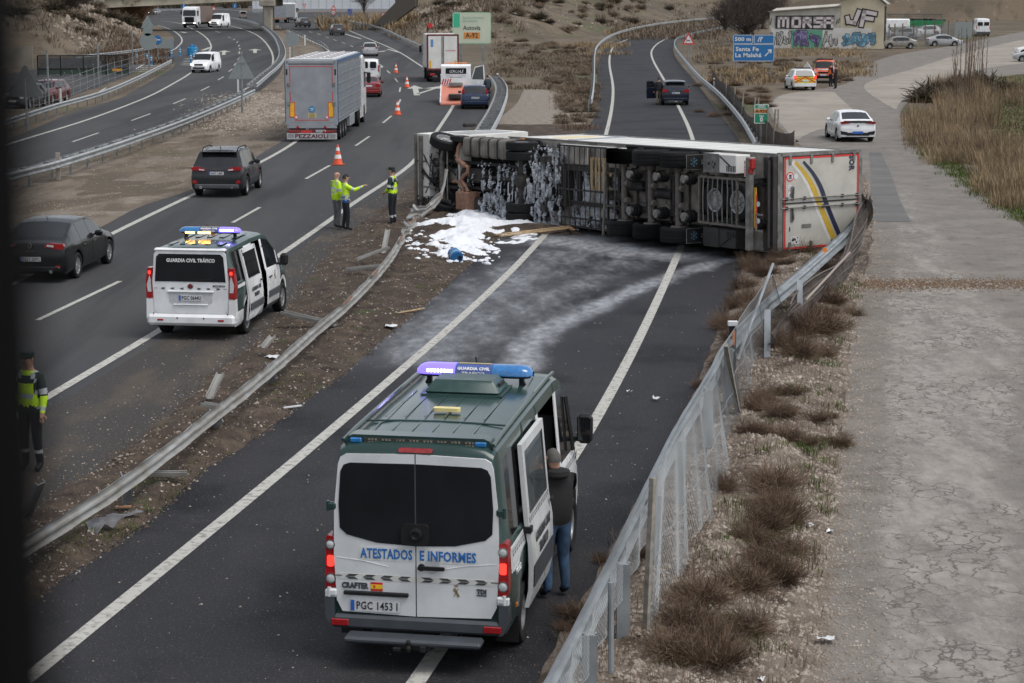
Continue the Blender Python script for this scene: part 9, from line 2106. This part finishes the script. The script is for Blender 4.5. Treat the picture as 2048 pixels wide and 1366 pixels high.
F1, F2 = 'pale dry scrub bush on the field between motorway and slip road', 'scrub bushes on the dry field'
meadow(1000, 1175, 80, 175, 60, PLB, 1.0, 1.9, F1, F2, 'scrub_bush'); meadow(1120, 1180, 130, 250, 40, PLB, .8, 1.5, F1, F2, 'scrub_bush')
meadow(1420, 1720, 120, 165, 70, PLB, .8, 1.6, 'low scrub bush on the ground beneath the graffiti wall', 'scrub bushes below the graffiti building', 'scrub_bush'); meadow(1395, 1540, 130, 235, 34, TWB, .9, 1.6, 'brown twiggy bush between guardrail and concrete apron', 'twiggy bushes behind the slip road guardrail', 'dry_bush')
b = MB(ST, PT, TW)
def carpet(pxa, pxb, pya, pyb, n, h, wd, m, cond=None):
 for _ in range(n):
  g = P(rnd.uniform(pxa, pxb), rnd.uniform(pya, pyb)); x, y = g.x, g.y
  if noise.noise(Vector((x*.06, y*.04, 5))) < -.15: continue
  blades(b, (x, y, ter(x, y)), 12, .9, h*rnd.uniform(.6, 1.2), wd, .8, m)
carpet(990, 1190, 66, 180, 1400, .5, .03, PT); carpet(1090, 1250, 60, 110, 600, .8, .035, ST); carpet(1420, 1740, 98, 170, 900, .6, .03, ST); carpet(1120, 1185, 110, 262, 700, .4, .015, TW); carpet(640, 830, 40, 62, 260, 2.2, .07, ST); carpet(1395, 1500, 60, 130, 300, .6, .03, PT); carpet(215, 330, 88, 130, 300, 1.0, .05, TW); carpet(780, 1440, 12, 80, 1500, 1.2, .06, PT); carpet(300, 520, 8, 17, 260, 3.5, .2, DG); carpet(-20, 290, 20, 110, 700, 1.0, .06, PT); carpet(850, 1440, 12, 78, 500, 1.0, .06, TW)
b.build('dry_field_grass', None, None, kind='stuff', recalc=False)
def hillbush(pxr, n, meshes, s0, s1, lb, gp):
 for _ in range(n): x, y, z = hillpt(0, pxr); bush(meshes, 'hill_shrub', x, y, z, rnd.uniform(s0, s1), lb, gp, .7)
hillbush((-20, 290), 60, SCB, 1.5, 4.5, 'dark bare shrub on the slope left of the bridge', 'shrubs on the left slope'); hillbush((-20, 290), 40, PLB, 1.5, 3, 'pale dry shrub on the slope left of the bridge', 'pale shrubs on the left slope')
hillbush((850, 1450), 60, SCB, 1.2, 3.2, 'dark shrub on the long brown hillside', 'dark shrubs on the hillside'); hillbush((850, 1450), 130, PLB, 1.4, 3, 'pale shrub on the long brown hillside', 'pale shrubs on the hillside')
def tree(name, label, px, py, h, spread, n, m, group=None):
 g = P(px, py); g.z = ter(g.x, g.y); root = empty(name, g, 0, label, 'tree', group); t = MB(m); c_ = MB(m)
 t.tube([(0, 0, 0), (.1, 0, h*.25), (0, .1, h*.45)], .2, 7, rs=[.22, .16, .12])
 for k in range(n):
  a = rnd.random()*2*PI; z0 = h*rnd.uniform(.05, .4); r = spread*math.sqrt(rnd.random()); e = Vector((r*math.cos(a), r*math.sin(a), h*(1-.45*(r/spread)**2)*rnd.uniform(.55, 1))); p = Vector((0, 0, z0)); mid = p.lerp(e, .5)+Vector((rnd.gauss(0, .25), rnd.gauss(0, .25), .1*h*.3))
  w_ = .035
  for q, s_ in ((p, mid), (mid, e)):
   n_ = (s_-q).cross(Vector((0, 1, .2))).normalized()*w_; c_.add([q-n_, q+n_, s_+n_*.5, s_-n_*.5], [(0, 1, 2, 3)]); w_ *= .6
  for _ in range(9):
   u = rnd.uniform(.2, 1); q = mid.lerp(e, u); s_ = q+Vector((rnd.gauss(0, .45), rnd.gauss(0, .45), rnd.uniform(.1, 1.0))); n_ = (s_-q).cross(Vector((0, 1, .2))).normalized()*.016; c_.add([q-n_, q+n_, s_], [(0, 1, 2)])
 t.build('trunk', root, 50); c_.build('crown', root, recalc=False); return root
TT = gm_('bare_twig_bark', (0.075, 0.060, 0.052), (0.045, 0.037, 0.033)); TO = gm_('russet_twigs', (0.15, 0.085, 0.05), (0.10, 0.06, 0.04))
for px, py, h, s_, n in ((1450, 66, 5.5, 3.2, 150), (1478, 60, 8, 4.5, 200), (1505, 70, 7.5, 4.2, 200), (1525, 58, 8.5, 4.5, 190), (1490, 84, 5.0, 3.2, 150), (1540, 48, 8, 4.5, 150)): tree('bare_tree', {1450: 'low bare shrub tree at the left end of the thicket by the slip road', 1478: 'bare tree above the far bend of the slip road', 1505: 'bare tree directly left of the graffiti wall', 1525: 'tallest bare tree behind the corner of the graffiti building', 1490: 'shorter bare tree in front of the thicket above the blue sign', 1540: 'bare tree behind the low wing of the graffiti building'}[px], px, py, h, s_, n, TT)
tree('russet_tree', 'russet bare tree under the left end of the bridge', 262, 62, 6.5, 3.6, 260, TO); tree('russet_tree', 'russet bare tree further right under the bridge', 282, 56, 6, 3.2, 220, TO); tree('bare_shrub', 'dark rounded bare shrub on the lower left slope', 140, 88, 5, 4.2, 220, TT); tree('bare_tree', 'thin bare tree before the white hall', 728, 28, 9, 4, 110, TT)
